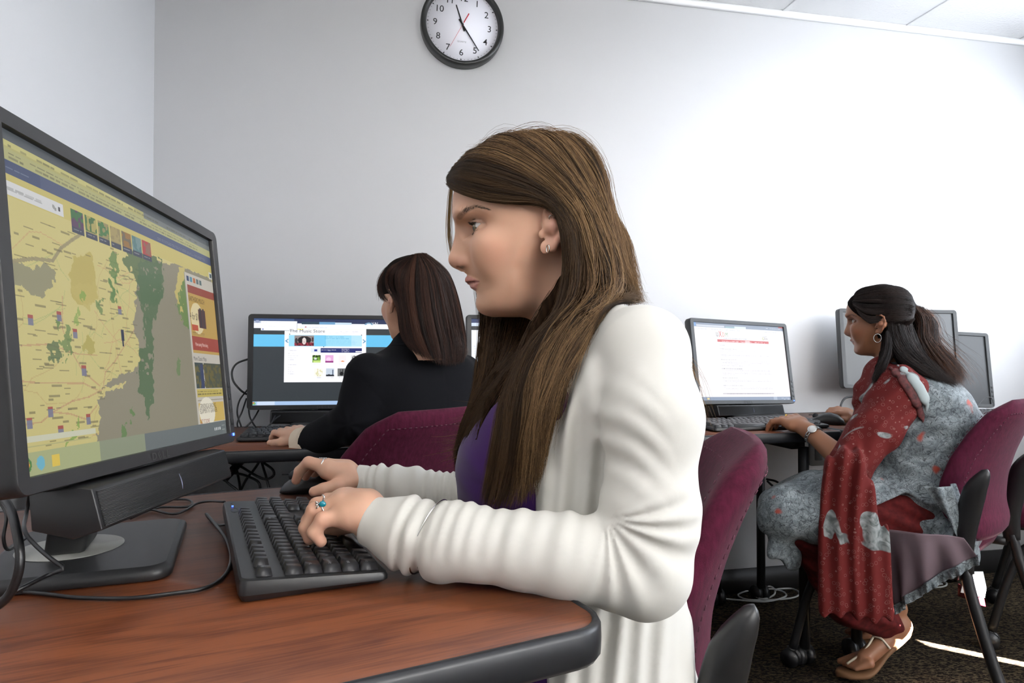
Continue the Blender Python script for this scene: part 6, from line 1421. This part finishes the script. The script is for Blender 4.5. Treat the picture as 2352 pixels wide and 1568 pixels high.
# ---------------------------------------------------------------- the woman in the floral dress
def floral_mat(name, base=(.10, .122, .135), dark=(.03, .036, .042), light=(.25, .285, .30), red=(.32, .05, .03), sc=11):
    m = bpy.data.materials.new(name); m.use_nodes = True; nt = m.node_tree; N = nt.nodes; L = nt.links; b = N['Principled BSDF']; tc = N.new('ShaderNodeTexCoord')
    dn = N.new('ShaderNodeTexNoise'); dn.inputs['Scale'].default_value = sc*.8; dn.inputs['Detail'].default_value = 2; L.new(tc.outputs['Object'], dn.inputs['Vector'])
    mx = N.new('ShaderNodeMix'); mx.data_type = 'RGBA'; mx.blend_type = 'LINEAR_LIGHT'; mx.inputs['Factor'].default_value = .09; L.new(tc.outputs['Object'], mx.inputs['A']); L.new(dn.outputs['Color'], mx.inputs['B'])
    def vor(scale, feat):
        v = N.new('ShaderNodeTexVoronoi'); v.feature = feat; v.inputs['Scale'].default_value = scale; L.new(mx.outputs['Result'], v.inputs['Vector']); return v
    def ramp(src, a, ca, b_, cb):
        r = N.new('ShaderNodeValToRGB'); e = r.color_ramp.elements; e[0].position = a; e[0].color = tuple(ca)+(1,); e[1].position = b_; e[1].color = tuple(cb)+(1,); L.new(src, r.inputs['Fac']); return r.outputs['Color']
    n1 = N.new('ShaderNodeTexNoise'); n1.inputs['Scale'].default_value = sc*2.2; n1.inputs['Detail'].default_value = 5; n1.inputs['Distortion'].default_value = 2.2; L.new(tc.outputs['Object'], n1.inputs['Vector'])
    c0 = ramp(n1.outputs['Fac'], .35, base, .68, light)
    e1 = vor(sc*2.0, 'DISTANCE_TO_EDGE'); ln = ramp(e1.outputs['Distance'], .004, (.35, .35, .35), .03, (1, 1, 1))
    e2 = N.new('ShaderNodeTexNoise'); e2.inputs['Scale'].default_value = sc*3.2; e2.inputs['Distortion'].default_value = 3; e2.inputs['Detail'].default_value = 1; L.new(tc.outputs['Object'], e2.inputs['Vector'])
    ab = N.new('ShaderNodeMath'); ab.operation = 'SUBTRACT'; ab.inputs[1].default_value = .5; L.new(e2.outputs['Fac'], ab.inputs[0]); ab2 = N.new('ShaderNodeMath'); ab2.operation = 'ABSOLUTE'; L.new(ab.outputs[0], ab2.inputs[0])
    ln2 = ramp(ab2.outputs[0], .006, (.1, .1, .1), .035, (1, 1, 1))
    mm = N.new('ShaderNodeMix'); mm.data_type = 'RGBA'; mm.blend_type = 'MULTIPLY'; mm.inputs['Factor'].default_value = 1; L.new(ln, mm.inputs['A']); L.new(ln2, mm.inputs['B'])
    m1 = N.new('ShaderNodeMix'); m1.data_type = 'RGBA'; L.new(mm.outputs['Result'], m1.inputs['Factor']); m1.inputs['A'].default_value = tuple(dark)+(1,); L.new(c0, m1.inputs['B'])
    f1 = vor(sc, 'F1'); cen = ramp(f1.outputs['Distance'], .10, (1, 1, 1), .20, (0, 0, 0)); sel = N.new('ShaderNodeSeparateColor'); L.new(f1.outputs['Color'], sel.inputs[0]); gt = N.new('ShaderNodeMath'); gt.operation = 'GREATER_THAN'; gt.inputs[1].default_value = .62; L.new(sel.outputs[0], gt.inputs[0])
    mu = N.new('ShaderNodeMath'); mu.operation = 'MULTIPLY'; L.new(cen, mu.inputs[0]); L.new(gt.outputs[0], mu.inputs[1])
    m2 = N.new('ShaderNodeMix'); m2.data_type = 'RGBA'; L.new(mu.outputs[0], m2.inputs['Factor']); L.new(m1.outputs['Result'], m2.inputs['A']); m2.inputs['B'].default_value = tuple(red)+(1,)
    L.new(m2.outputs['Result'], b.inputs['Base Color']); b.inputs['Roughness'].default_value = .7; b.inputs['Specular IOR Level'].default_value = .35; b.inputs['Sheen Weight'].default_value = .1
    return m, m2, N, L, b, tc, n1
def redprint_mat():
    m = bpy.data.materials.new('red_print'); m.use_nodes = True; nt = m.node_tree; N = nt.nodes; L = nt.links; b = N['Principled BSDF']; tc = N.new('ShaderNodeTexCoord')
    v = N.new('ShaderNodeTexVoronoi'); v.inputs['Scale'].default_value = 62; L.new(tc.outputs['Object'], v.inputs['Vector'])
    w = N.new('ShaderNodeMath'); w.operation = 'MULTIPLY'; w.inputs[1].default_value = 26; L.new(v.outputs['Distance'], w.inputs[0]); s = N.new('ShaderNodeMath'); s.operation = 'SINE'; L.new(w.outputs[0], s.inputs[0])
    r = N.new('ShaderNodeValToRGB'); e = r.color_ramp.elements; e[0].position = .80; e[0].color = (0, 0, 0, 1); e[1].position = .95; e[1].color = (1, 1, 1, 1); L.new(s.outputs[0], r.inputs['Fac'])
    lt_ = N.new('ShaderNodeMath'); lt_.operation = 'LESS_THAN'; lt_.inputs[1].default_value = .52; L.new(v.outputs['Distance'], lt_.inputs[0]); mu = N.new('ShaderNodeMath'); mu.operation = 'MULTIPLY'; L.new(r.outputs['Color'], mu.inputs[0]); L.new(lt_.outputs[0], mu.inputs[1])
    mu2 = N.new('ShaderNodeMath'); mu2.operation = 'MULTIPLY'; mu2.inputs[1].default_value = .30; L.new(mu.outputs[0], mu2.inputs[0])
    mx = N.new('ShaderNodeMix'); mx.data_type = 'RGBA'; L.new(mu2.outputs[0], mx.inputs['Factor']); mx.inputs['A'].default_value = (.115, .012, .011, 1); mx.inputs['B'].default_value = (.42, .30, .26, 1)
    # large pale leaf patches
    n = N.new('ShaderNodeTexNoise'); n.inputs['Scale'].default_value = 7.5; n.inputs['Detail'].default_value = 1.5; n.inputs['Distortion'].default_value = .8; L.new(tc.outputs['Object'], n.inputs['Vector'])
    r2 = N.new('ShaderNodeValToRGB'); e = r2.color_ramp.elements; e[0].position = .590; e[0].color = (0, 0, 0, 1); e[1].position = .602; e[1].color = (1, 1, 1, 1); L.new(n.outputs['Fac'], r2.inputs['Fac'])
    n3 = N.new('ShaderNodeTexNoise'); n3.inputs['Scale'].default_value = 30; n3.inputs['Distortion'].default_value = 2; L.new(tc.outputs['Object'], n3.inputs['Vector']); r3 = N.new('ShaderNodeValToRGB'); e = r3.color_ramp.elements; e[0].position = .35; e[0].color = (.11, .125, .125, 1); e[1].position = .65; e[1].color = (.30, .32, .32, 1); L.new(n3.outputs['Fac'], r3.inputs['Fac'])
    m3 = N.new('ShaderNodeMix'); m3.data_type = 'RGBA'; L.new(r2.outputs['Color'], m3.inputs['Factor']); L.new(mx.outputs['Result'], m3.inputs['A']); L.new(r3.outputs['Color'], m3.inputs['B'])
    L.new(m3.outputs['Result'], b.inputs['Base Color']); b.inputs['Roughness'].default_value = .8; b.inputs['Specular IOR Level'].default_value = .2
    return m
M['floral'] = floral_mat('floral_print')[0]; M['redprint'] = redprint_mat()
M['salwar'] = mat('maroon_print', (.085, .008, .008), .85, spec=.2, noise=(60, .35)); M['lining'] = mat('mauve_lining', (.15, .108, .125), .85, spec=.2)
def woman_floral():
    D0 = 2.10; f3 = unit([-.88, .47, 0]); O3 = at(2003, 743, D0); K3 = .905; to, back = head_frame(O3, unit([-.707, .707, 0]), K3, math.radians(4))
    lf = np.array([-f3[1], f3[0], 0])                      # her left, towards the camera
    t = thing('person', 'woman in a grey floral dress with a red patterned scarf, hair clipped back, typing', 'person', (1.28, 2.05, 0))
    S = 1540/D0; Cb = at(2090, 1000, D0-.06); Cb[2] = 0
    zy = lambda y: .99-(y-810)/S
    TRr = [(zy(1238), .13, -.16, .175, 2.5), (zy(1180), .14, -.168, .185, 2.5), (zy(1120), .135, -.165, .175, 2.4), (zy(1060), .142, -.178, .165, 2.3), (zy(1000), .148, -.188, .160, 2.3), (zy(950), .142, -.178, .165, 2.3), (zy(900), .125, -.150, .168, 2.2), (zy(872), .105, -.118, .150, 2.2), (zy(852), .085, -.085, .115, 2.1), (zy(835), .07, -.05, .07, 2.0)]
    TJ = Prof(Cb, f3, TRr)
    nb = Cb+np.array([0, 0, zy(862)])+f3*.03; neck = lambda P: cone(P, back(np.array([at(1292, 640, .925)]))[0], nb, .046, .056)
    aL = [at(2068, 905, 1.93), at(1950, 1068, 1.92), at(1858, 990, 2.05)]; aR = [at(2060, 900, 2.25), at(2010, 1020, 2.33), at(1972, 960, 2.36)]
    kl = at(1812, 962, 2.12); hl = hand_generic(aL[2], kl, at(1770, 975, 2.16), (-.1, -.3, 1), .92, thumb=-1)
    kr = at(1925, 944, 2.385); hr = hand_generic(aR[2], kr, at(1892, 955, 2.41), (0, -.2, 1), .90, thumb=1)
    def arms(P):
        d = np.minimum(smin(chain(P, aL, (.04, .037, .0235), .015), hand_sdf(P, *hl), .01), smin(chain(P, aR, (.04, .036, .0235), .015), hand_sdf(P, *hr), .01)); return d
    V1, Q1 = sdf_mesh(lambda P: smin(smin(head_sdf(to(P))*K3, neck(P), .015), TJ(P)+.006, .02), at(2007, 743, D0)-[.16, .16, .17], at(2007, 743, D0)+[.24, .20, .15], .0028); C1 = colorize_head(to(V1))
    brown = np.array([.30, .135, .072]); C1 = C1*(brown/np.array([.63, .37, .255]))*1.0
    V2, Q2 = sdf_mesh(arms, (.78, 1.80, .60), (1.42, 2.50, .98), .0032); C2 = np.tile(brown, (len(V2), 1))
    ankle = lambda i: (at(2052, 1440, 2.06), at(2050, 1405, 2.20))[i]
    feet = []
    for i, (h, b_, tt) in enumerate(((at(2072, 1452, 2.05), at(1985, 1522, 2.02), at(1942, 1532, 2.03)), (at(2062, 1410, 2.22), at(1990, 1455, 2.22), at(1955, 1462, 2.23)))):
        feet.append((h, b_, tt))
    def ft(P):
        d = None
        for i, (h, b_, tt) in enumerate(feet):
            e = chain(P, [ankle(i)+np.array([0, 0, .10]), ankle(i), h*.85+b_*.15+np.array([0, 0, .03])], (.038, .032, .030), .02); e = smin(e, cone(P, h+np.array([0, 0, .02]), b_+np.array([0, 0, .012]), .028, .024), .02)
            sd = unit(np.cross([0, 0, 1], tt-h)); 
            for k, o in enumerate((-.026, -.011, .003, .016, .028)): e = smin(e, cone(P, b_+sd*o*.9+np.array([0, 0, .010]), tt+sd*o*1.05-unit(tt-b_)*.010*abs(k-(0 if i else 0))*.35+np.array([0, 0, .006]), .0145, .0095-.0006*k), .006)
            d = e if d is None else np.minimum(d, e)
        return d
    V3, Q3 = sdf_mesh(ft, np.min([f[2] for f in feet], 0)-[.06, .10, .06], np.max([f[0] for f in feet], 0)+[.07, .08, .17], .003); C3 = np.tile(brown*.95, (len(V3), 1))
    V4, Q4 = sdf_mesh(lambda P: TJ(P)+.014, Cb+[-.26, -.26, .40], Cb+[.26, .26, .93], .008)
    V, Q, C = join((V1, Q1, C1), (V2, Q2, C2), (V3, Q3, C3), (V4, Q4, np.tile(brown, (len(V4), 1))))
    tag(link('body', npmesh('body', V, Q, C), M['skin'], t, True, True), 'brown skinned face, arms and feet'); simple_eye(O3, back, t, K3)
    m_ = MB(); rr = np.random.default_rng(9)
    for i in range(120):
        f = rr.random(); x = np.interp(f, [0, .5, 1], [1057, 1088, 1124]); y = np.interp(f, [0, .5, 1], [493, 474, 482])+rr.normal(0, 1.6); p = surf(head_sdf, x, y, .80, .95, 200)
        if p is not None: p = back(p[None])[0]; q = back((surf(head_sdf, x, y, .80, .95, 200)+np.array([.0045, -.0008, .001]))[None])[0]; m_.tube([p, q], [.0004, .0002], 4, cap=False)
    for th in np.linspace(-1, 1, 24):
        y_ = -math.sin(th)*.0128; z1_ = .0054-15*y_*y_; rx = math.sqrt(max(.0142**2-y_*y_-z1_*z1_, 1e-6)); p = EYE+np.array([-rx*.97, y_, z1_]); m_.tube([back(p[None])[0], back((p+np.array([-math.cos(th), -math.sin(th), .1])*.008)[None])[0]], [.0004, .0001], 4, cap=False)
    m_.build('eyebrow', mat('brow_black', (.01, .008, .007), .5), t, world=True)
    # kurta: bodice and skirt over the thighs
    hip = Cb+np.array([0, 0, .53])
    kneeN = at(1800, 1175, 1.94); kneeF = at(1800, 1165, 2.12)
    def kurta(P):
        X, Y, Z_ = P.T; a = (P-Cb)@f3; b = (P-Cb)@lf
        d = TJ(P)-.008-.0028*np.sin(Z_*115+a*22+2.5*np.sin(b*18))*np.clip((.86-Z_)/.1, 0, 1)-.002*np.sin(Z_*60-a*60)
        th = np.minimum(chain(P, [hip+lf*.10, at(1900, 1168, 1.95), kneeN], (.105, .100, .074), .03), chain(P, [hip-lf*.10, at(1900, 1160, 2.12), kneeF], (.105, .095, .072), .03))
        th = smin(th, chain(P, [hip, at(1880, 1160, 2.04), at(1795, 1170, 2.04)], (.10, .095, .070), .03), .06)
        # flap falling below the knee at the front
        th = smin(th, chain(P, [at(1800, 1190, 1.95), at(1800, 1250, 1.95), at(1828, 1300, 1.955)], (.055, .036, .006), .03, flat=(.3, -1, 0), ff=.4), .03)
        th = th-.0035*np.sin(a*70+Z_*50+np.sin(b*40))
        # side slit: the near flank below the waist line shows the trousers
        sl = np.maximum(b-.05, 0); cut = np.maximum(np.maximum(-(Z_-(.565-.22*np.clip(a+.03, 0, .18)))*1.0, .07-b), np.abs(a-.0)-.19); cut = np.maximum(zy(1135)-.30-Z_, cut)
        th = smax(th, -np.maximum(np.maximum(Z_*0+(Z_-(.600-.45*np.abs(a-.02))), .06-b), np.maximum(a-.17, -.13-a)), .004)
        nk = ell(P, Cb+np.array([0, 0, zy(838)])-f3*.045, (.085, .085, .045)); d = smax(d, -nk, .006)
        d = smin(d, th, .03)
        up = chain(P, [aL[0]+lf*(-.01), aL[1]*.85+aL[0]*.15], (.062, .052), .02); d = smin(d, up, .02); up = chain(P, [aR[0], aR[1]], (.06, .05), .02); return smin(d, up, .02)
    V, Q = sdf_mesh(kurta, (.58, 1.72, .28), (1.62, 2.44, .97), .0045, slack=2.0); V = relax(V, Q, 1)
    tag(link('dress', npmesh('dress', V, Q), M['floral'], t, True, True), 'grey dress printed with flowers')
    V, Q = sdf_mesh(lambda P: smin(np.minimum(chain(P, [hip+lf*.085, at(1890, 1185, 1.98), at(1850, 1200, 1.99)], (.108, .095, .08), .03), chain(P, [hip-lf*.09, kneeF+f3*-.05], (.10, .075), .03)), np.minimum(chain(P, [at(1850, 1200, 1.99), at(1950, 1380, 2.03), ankle(0)+np.array([-.02, 0, .015])], (.075, .070, .052), .03), chain(P, [at(1850, 1200, 2.12), at(1960, 1370, 2.18), ankle(1)+np.array([-.03, 0, .02])], (.075, .068, .05), .03)), .03)-.003*np.sin(P[:, 2]*120+P[:, 0]*60), (.62, 1.78, .06), (1.55, 2.42, .66), .006)
    tag(link('trousers', npmesh('trousers', V, Q), M['salwar'], t, True, True), 'loose dark red trousers')
    # mauve lining of the back flap hanging beside the chair seat
    def sheet(name, m, top, bot, nx, ny, wav, th, **kw):
        Tp, Bt = spline(top, nx), spline(bot, nx); mb = MB(); g = np.zeros((2, ny, nx, 3)); 
        for j in range(ny):
            f = j/(ny-1); P = Tp*(1-f)+Bt*f; nrm = np.cross([0, 0, 1], np.gradient(P, axis=0)); nrm /= np.linalg.norm(nrm, axis=1)[:, None]+1e-9
            off = wav(np.linspace(0, 1, nx), f)[:, None]*nrm; g[0, j] = P+off; g[1, j] = P+off+nrm*th
        V = g.reshape(-1, 3); id_ = lambda s, j, i: (s*ny+j)*nx+i; F = []
        for j in range(ny-1):
            for i in range(nx-1): F += [(id_(0, j, i), id_(0, j, i+1), id_(0, j+1, i+1), id_(0, j+1, i)), (id_(1, j, i), id_(1, j+1, i), id_(1, j+1, i+1), id_(1, j, i+1))]
        for i in range(nx-1): F += [(id_(0, 0, i), id_(1, 0, i), id_(1, 0, i+1), id_(0, 0, i+1)), (id_(0, ny-1, i), id_(0, ny-1, i+1), id_(1, ny-1, i+1), id_(1, ny-1, i))]
        for j in range(ny-1): F += [(id_(0, j, 0), id_(0, j+1, 0), id_(1, j+1, 0), id_(1, j, 0)), (id_(0, j, nx-1), id_(1, j, nx-1), id_(1, j+1, nx-1), id_(0, j+1, nx-1))]
        return mb.add(V, F).build(name, m, t, True, True)
    tp = A((2022, 1215, 1.84), (2090, 1222, 1.79), (2160, 1228, 1.765), (2215, 1236, 1.75)); bt = A((2050, 1392, 1.88), (2110, 1348, 1.81), (2180, 1308, 1.765), (2244, 1276, 1.73))
    tag(sheet('skirt_lining', M['lining'], tp, bt, 60, 26, lambda u, f: .010*f*np.sin(u*22)+.006*np.sin(u*9+2*f), .003), 'mauve inside of the dress hem')
    bt2 = [p+np.array([.004, -.004, -.022]) for p in bt]; sheet('ruffled_hem', M['floral'], [p+np.array([0, -.003, .004]) for p in bt], bt2, 120, 6, lambda u, f: .012*np.sin(u*22)+.006*f*np.sin(u*75), .003)
    sheet('back_flap', M['floral'], A((2120, 1118, 1.80), (2150, 1118, 1.785), (2175, 1118, 1.79), (2195, 1110, 1.82)), A((2178, 1190, 1.80), (2198, 1232, 1.785), (2222, 1252, 1.78), (2242, 1240, 1.80)), 30, 20, lambda u, f: .004*np.sin(u*16), .004)
    # scarf: over the near shoulder and arm, then hanging from the elbow
    def scarf(P):
        X, Y, Z_ = P.T; a = (P-Cb)@f3; b = (P-Cb)@lf
        d = chain(P, [aL[0]+np.array([0, 0, .01]), aL[0]*.5+aL[1]*.5, aL[1]+np.array([.005, 0, .005])], (.070, .066, .062), .02)
        d = smin(d, chain(P, [at(2020, 850, 2.02), at(2058, 885, 1.95)], (.040, .05), .02), .03)
        d = smin(d, chain(P, [at(2003, 858, 2.03), at(1990, 900, 2.02), at(1982, 960, 2.0)], (.022, .034, .030), .02), .03)
        return d-.0032*np.sin((a*1.0+Z_*.7)*95+2*np.sin(Z_*30))
    def fall(P):
        rows = [(zy2(1035), 1917, 1975), (zy2(1100), 1903, 1998), (zy2(1200), 1886, 2026), (zy2(1300), 1880, 2036), (zy2(1380), 1879, 2042), (zy2(1408), 1885, 2030)]
        return rows
    dF = 1.84; SF = 1540/dF; zy2 = lambda y: .99-(y-810)/SF
    rws = [(1030, 1925, 1968, .030), (1060, 1908, 1985, .034), (1120, 1900, 2003, .030), (1200, 1888, 2024, .026), (1300, 1882, 2034, .024), (1385, 1880, 2042, .024), (1412, 1884, 2040, .020)]
    FC = at(1960, 1200, dF); FC[2] = 0
    FP = Prof(FC, (-1, .35, 0), [(zy2(y), (1960-x0)/SF*.97, (1960-x1)/SF*.97, w, 3.0) for y, x0, x1, w in rws])
    def fallf(P):
        a = (P-FC)@unit([-1, .35, 0]); Z_ = P[:, 2]
        return FP(P)-.0075*np.sin(a*150+1.3*np.sin(Z_*9)+Z_*6)-.004*np.sin(a*60+Z_*14)
    V, Q = sdf_mesh(lambda P: smin(scarf(P), fallf(P), .03), (.80, 1.66, .22), (1.36, 2.16, .97), .0042, slack=2.0); V = relax(V, Q, 1)
    tag(link('scarf', npmesh('scarf', V, Q), M['redprint'], t, True, True), 'red printed scarf with grey leaf motifs')
    # grey band and dark border along the scarf's shoulder edge
    bd = A((2040, 838, 1.965), (2068, 858, 1.915), (2092, 890, 1.885), (2110, 925, 1.872), (2122, 958, 1.874))
    FU = lambda P: np.minimum(kurta(P), scarf(P)); bd = []
    for x_, y_ in ((2046, 846), (2060, 856), (2078, 874), (2094, 896), (2106, 920), (2116, 946), (2122, 968)):
        q_ = surf(FU, x_, y_, 1.6, 2.2, 300); bd.append(q_ if q_ is not None else at(x_, y_, 1.9))
    for nm, off, r_, m in (('scarf_border', 0, .0125, mat('border_print', (.07, .012, .012), .8, noise=(90, .6))), ('grey_trim', .019, .0105, mat('grey_cloth', (.27, .31, .31), .75))):
        V, Q = sdf_mesh(lambda P: chain(P, [p+np.array([off*1.1, 0.001-off*.1, off*.35]) for p in bd], (r_*.6, r_*.8, r_, r_, r_, r_*.8, r_*.4), .01, flat=(.2, -1, .25), ff=.38), np.min(bd, 0)-.05, np.max(bd, 0)+.07, .003); link(nm, npmesh(nm, V, Q), m, t, True, True)
    # jewellery
    silver = mat('silver_watch', (.7, .7, .68), .25, metal=1); gold = mat('gold', (.6, .38, .08), .25, metal=1)
    e0 = back(hp(1256, 585, .079)[None])[0]+np.array([0, -.003, -.010]); m_ = MB(); m_.tube([e0+.011*np.array([.75*math.cos(a), -.55*math.cos(a), 1.15*math.sin(a)]) for a in np.linspace(0, 2*math.pi, 36, endpoint=False)], .0013, 6, closed=True); m_.build('hoop_earring', silver, t, True, True)
    wc_ = aL[2]*.88+aL[1]*.12; ax = unit(aL[2]-aL[1]); u1 = unit(np.cross(ax, [0, 0, 1])); u2 = np.cross(u1, ax); m_ = MB(); ring = lambda r, o: [wc_+ax*o+r*(math.cos(a)*u1+math.sin(a)*u2) for a in np.linspace(0, 2*math.pi, 40, endpoint=False)]
    m_.tube(ring(.0275, .004), .0022, 6, closed=True); m_.tube(ring(.0275, -.004), .0022, 6, closed=True)
    for k in range(14): a = k*2*math.pi/14; p = wc_+.0275*(math.cos(a)*u1+math.sin(a)*u2); m_.tube([p-ax*.005, p+ax*.005], .0018, 6)
    m_.build('watch_bracelet', silver, t, True, True)
    nn = unit(np.array([-.25, -.85, .45])); nn = unit(nn-ax*(nn@ax)); p = wc_+nn*.0255; v1 = ax; v2 = np.cross(nn, ax); rg = lambda r, h: [p+nn*h+r*(math.cos(a)*v1+math.sin(a)*v2) for a in np.linspace(0, 2*math.pi, 28, endpoint=False)]
    MB().loft([rg(.012, 0), rg(.0135, .002), rg(.0135, .005), rg(.011, .0062), rg(.0105, .0058)]).build('watch_case', silver, t, True, True); MB().loft([rg(.0102, .0055), rg(.0102, .0064)]).build('watch_dial', M['white'], t, False, True)
    f = hl[1][1][0]; c = f[0]*.5+f[1]*.5; m_ = MB(); ax = unit(f[1]-f[0]); u1 = unit(np.cross(ax, [0, 0, 1])); u2 = np.cross(u1, ax); m_.tube([c+.0105*(math.cos(a)*u1+math.sin(a)*u2) for a in np.linspace(0, 2*math.pi, 24, endpoint=False)], .0016, 6, closed=True); m_.box(c+u2*.011, (.007, .007, .004), bev=.0015); m_.build('gold_ring', gold, t, True, True)
    # sandals
    tan = mat('tan_sole', (.16, .075, .03), .7); strap = mat('cream_strap', (.55, .47, .36), .5)
    for i, (h, b_, tt) in enumerate(feet):
        sd = unit(np.cross([0, 0, 1], tt-h)); P = spline([h-unit(tt-h)*.030+np.array([0, 0, .004]), h*.6+b_*.4, b_+np.array([0, 0, -.012]), tt+unit(tt-b_)*.028+np.array([0, 0, -.004])], 26); P[:, 2] = np.maximum(P[:, 2], .012)
        rings = []
        for k, p in enumerate(P):
            u = k/25; w = np.interp(u, [0, .06, .2, .45, .75, .93, 1], [.008, .024, .030, .030, .043, .032, .006]); a = np.linspace(0, 2*math.pi, 18, endpoint=False)
            rings.append(p+np.outer(w*np.cos(a), sd)+np.outer(.0095*np.sign(np.sin(a))*np.abs(np.sin(a))**.5, [0, 0, 1])+np.array([0, 0, -.008]))
        MB().loft(rings).build('sandal_sole', tan, t, True, True)
        mid = b_*.5+h*.5+np.array([0, 0, .022])
        for q in ([mid+sd*.032+np.array([0, 0, -.012]), mid+sd*.016+np.array([0, 0, .022])+unit(tt-h)*.02, mid+unit(tt-h)*.035+np.array([0, 0, .030]), mid-sd*.016+np.array([0, 0, .022])+unit(tt-h)*.02, mid-sd*.032+np.array([0, 0, -.012])], [mid+unit(tt-h)*.035+np.array([0, 0, .030]), b_+np.array([0, 0, .036]), tt+sd*.008+np.array([0, 0, .014])]):
            MB().tube(spline(q, 20), [.0035]*20, 8).build('sandal_strap', strap, t, True, True)
    # hair
    rows = [(560, 0)]
    def shell(P):
        q = to(P); px_ = proj(np.stack([q[:, 0], HO[1]-np.abs(q[:, 1]-HO[1]), q[:, 2]], 1)); px, py = px_[:, 0], px_[:, 1]
        d = HP(q)*K3-.003; line = np.interp(px, [1030, 1050, 1100, 1150, 1200, 1250, 1262], [395, 420, 455, 485, 520, 530, 530]); edge = np.where(px < 1235, (py-line)/S1, np.where(py > 470, np.maximum((1240-px)/S1, (py-660)/S1), -1)); d = smax(d, edge*.8, .004)
        d = smax(d, -ell(q, hp(1262, 525, .078), (.020, .03, .040)), .004)
        for g, rr_ in LK: d = smin(d, chain(P, g, rr_, .008), .012)
        return d
    CL = at(2103, 713, 2.115)
    LK = [(A((2105, 714, 2.11), (2122, 750, 2.09), (2128, 800, 2.04), (2152, 838, 1.98), (2188, 868, 1.93)), (.014, .030, .032, .026, .010)), (A((2050, 745, 2.06), (2062, 790, 2.03), (2085, 825, 1.98), (2120, 850, 1.94), (2160, 870, 1.92)), (.024, .032, .028, .020, .008)), (A((2040, 780, 2.03), (2036, 815, 1.98), (2022, 845, 1.955), (2006, 872, 1.95)), (.018, .018, .013, .005)), (A((2080, 740, 2.12), (2100, 790, 2.10), (2120, 830, 2.03)), (.03, .035, .02))]
    V, Q = sdf_mesh(shell, O3+[-.15, -.24, -.26], O3+[.32, .18, .17], .0038); V = relax(V, Q, 1)
    dk, lt = (.009, .0065, .006), (.030, .016, .012); lo_ = (.16, .06, .025)
    def Gs(L): return [np.array(spline(A(*g), 12)) for g in L]
    G1 = Gs([[(1972, 716, 2.04), (1992, 742, 2.025), (2035, 736, 2.02), (2075, 728, 2.04), (2103, 717, 2.09)], [(1960, 700, 2.06), (1990, 716, 2.03), (2035, 716, 2.02), (2075, 716, 2.04), (2103, 714, 2.09)], [(1958, 692, 2.08), (1992, 690, 2.04), (2035, 692, 2.02), (2075, 702, 2.04), (2103, 712, 2.09)], [(1964, 680, 2.10), (2000, 670, 2.06), (2045, 674, 2.04), (2082, 692, 2.06), (2103, 711, 2.10)], [(1976, 668, 2.12), (2015, 657, 2.09), (2055, 662, 2.07), (2088, 684, 2.09), (2104, 710, 2.11)], [(1990, 660, 2.14), (2030, 654, 2.13), (2065, 664, 2.13), (2092, 688, 2.13), (2104, 711, 2.12)]])
    G2 = Gs([[(2104, 712, 2.09), (2118, 740, 2.06), (2120, 785, 2.01), (2140, 825, 1.95), (2176, 872, 1.90), (2196, 884, 1.90)], [(2106, 712, 2.10), (2128, 740, 2.08), (2134, 780, 2.03), (2160, 812, 1.97), (2192, 850, 1.92), (2206, 876, 1.91)], [(2108, 712, 2.12), (2134, 742, 2.12), (2140, 780, 2.09), (2168, 815, 2.02), (2200, 856, 1.95), (2207, 880, 1.93)]])
    G3 = Gs([[(2040, 742, 2.02), (2046, 785, 1.99), (2062, 815, 1.955), (2095, 842, 1.92), (2140, 866, 1.90), (2165, 872, 1.90)], [(2060, 735, 2.02), (2075, 780, 1.99), (2098, 815, 1.95), (2130, 845, 1.92), (2165, 872, 1.90), (2185, 884, 1.90)], [(2085, 728, 2.04), (2100, 775, 2.01), (2118, 812, 1.97), (2150, 848, 1.92), (2182, 876, 1.90), (2200, 884, 1.90)]])
    G4 = Gs([[(2036, 760, 2.0), (2034, 800, 1.96), (2022, 835, 1.935), (2003, 878, 1.935)], [(2044, 765, 2.0), (2046, 800, 1.96), (2036, 835, 1.93), (2016, 868, 1.93), (2008, 884, 1.93)]])
    parts = [(V, Q, np.tile(np.array(dk)*1.2, (len(V), 1)))]
    parts.append(hair_mesh(G1, 2600, 18, .00040, .0020, 41, (dk, lt), fn=shell, out=(.0002, .0030))); parts.append(hair_mesh(G2, 1500, 26, .00042, .0080, 42, (dk, lo_), fn=shell, out=(.0005, .008)))
    parts.append(hair_mesh(G3, 1700, 26, .00042, .0050, 43, (dk, lt), fn=shell, out=(.0005, .006))); parts.append(hair_mesh(G4, 400, 20, .00040, .0030, 44, (dk, lt), fn=shell, out=(.0005, .004)))
    parts.append(hair_mesh([g+np.array([.02, 0, .004]) for g in G2[1:]], 110, 24, .00030, .010, 45, (lt, (.30, .12, .05)), spread=1.0))
    V, Q, C = join(*parts); mi = np.zeros(len(Q), int); mi[:len(parts[0][1])] = 1; tag(link('hair', npmesh('hair', V, Q, C, mi), [M['hair'], M['hair_base']], t, True, True), 'wavy dark hair gathered in a clip')
    m_ = MB()
    for k in range(6): m_.tube(spline([CL+np.array([.004*k-.006, -.006-.002*k, -.006]), CL+np.array([.004*k-.002, -.012, .006]), CL+np.array([.004*k+.004, 0, .010])], 8), .0028, 6)
    m_.build('hair_clip', M['blackg'], t, True, True)
woman_floral()

# ---------------------------------------------------------------- groups of repeated things
GR = {'office_chair': 'maroon office chairs', 'computer_monitor': 'monitors on the desks', 'keyboard': 'black keyboards', 'computer_mouse': 'black computer mice', 'computer_desk': 'cherry desks with black edges', 'loose_cable': 'cables knotted under the rear desk',
      'hanging_cable': 'cables fanning out under the right-hand desk', 'person': 'women working at the computers'}
for o in SC.objects:
    if o.parent is None and 'label' in o:
        k = o.name.split('.')[0]
        if k in GR: o['group'] = GR[k]
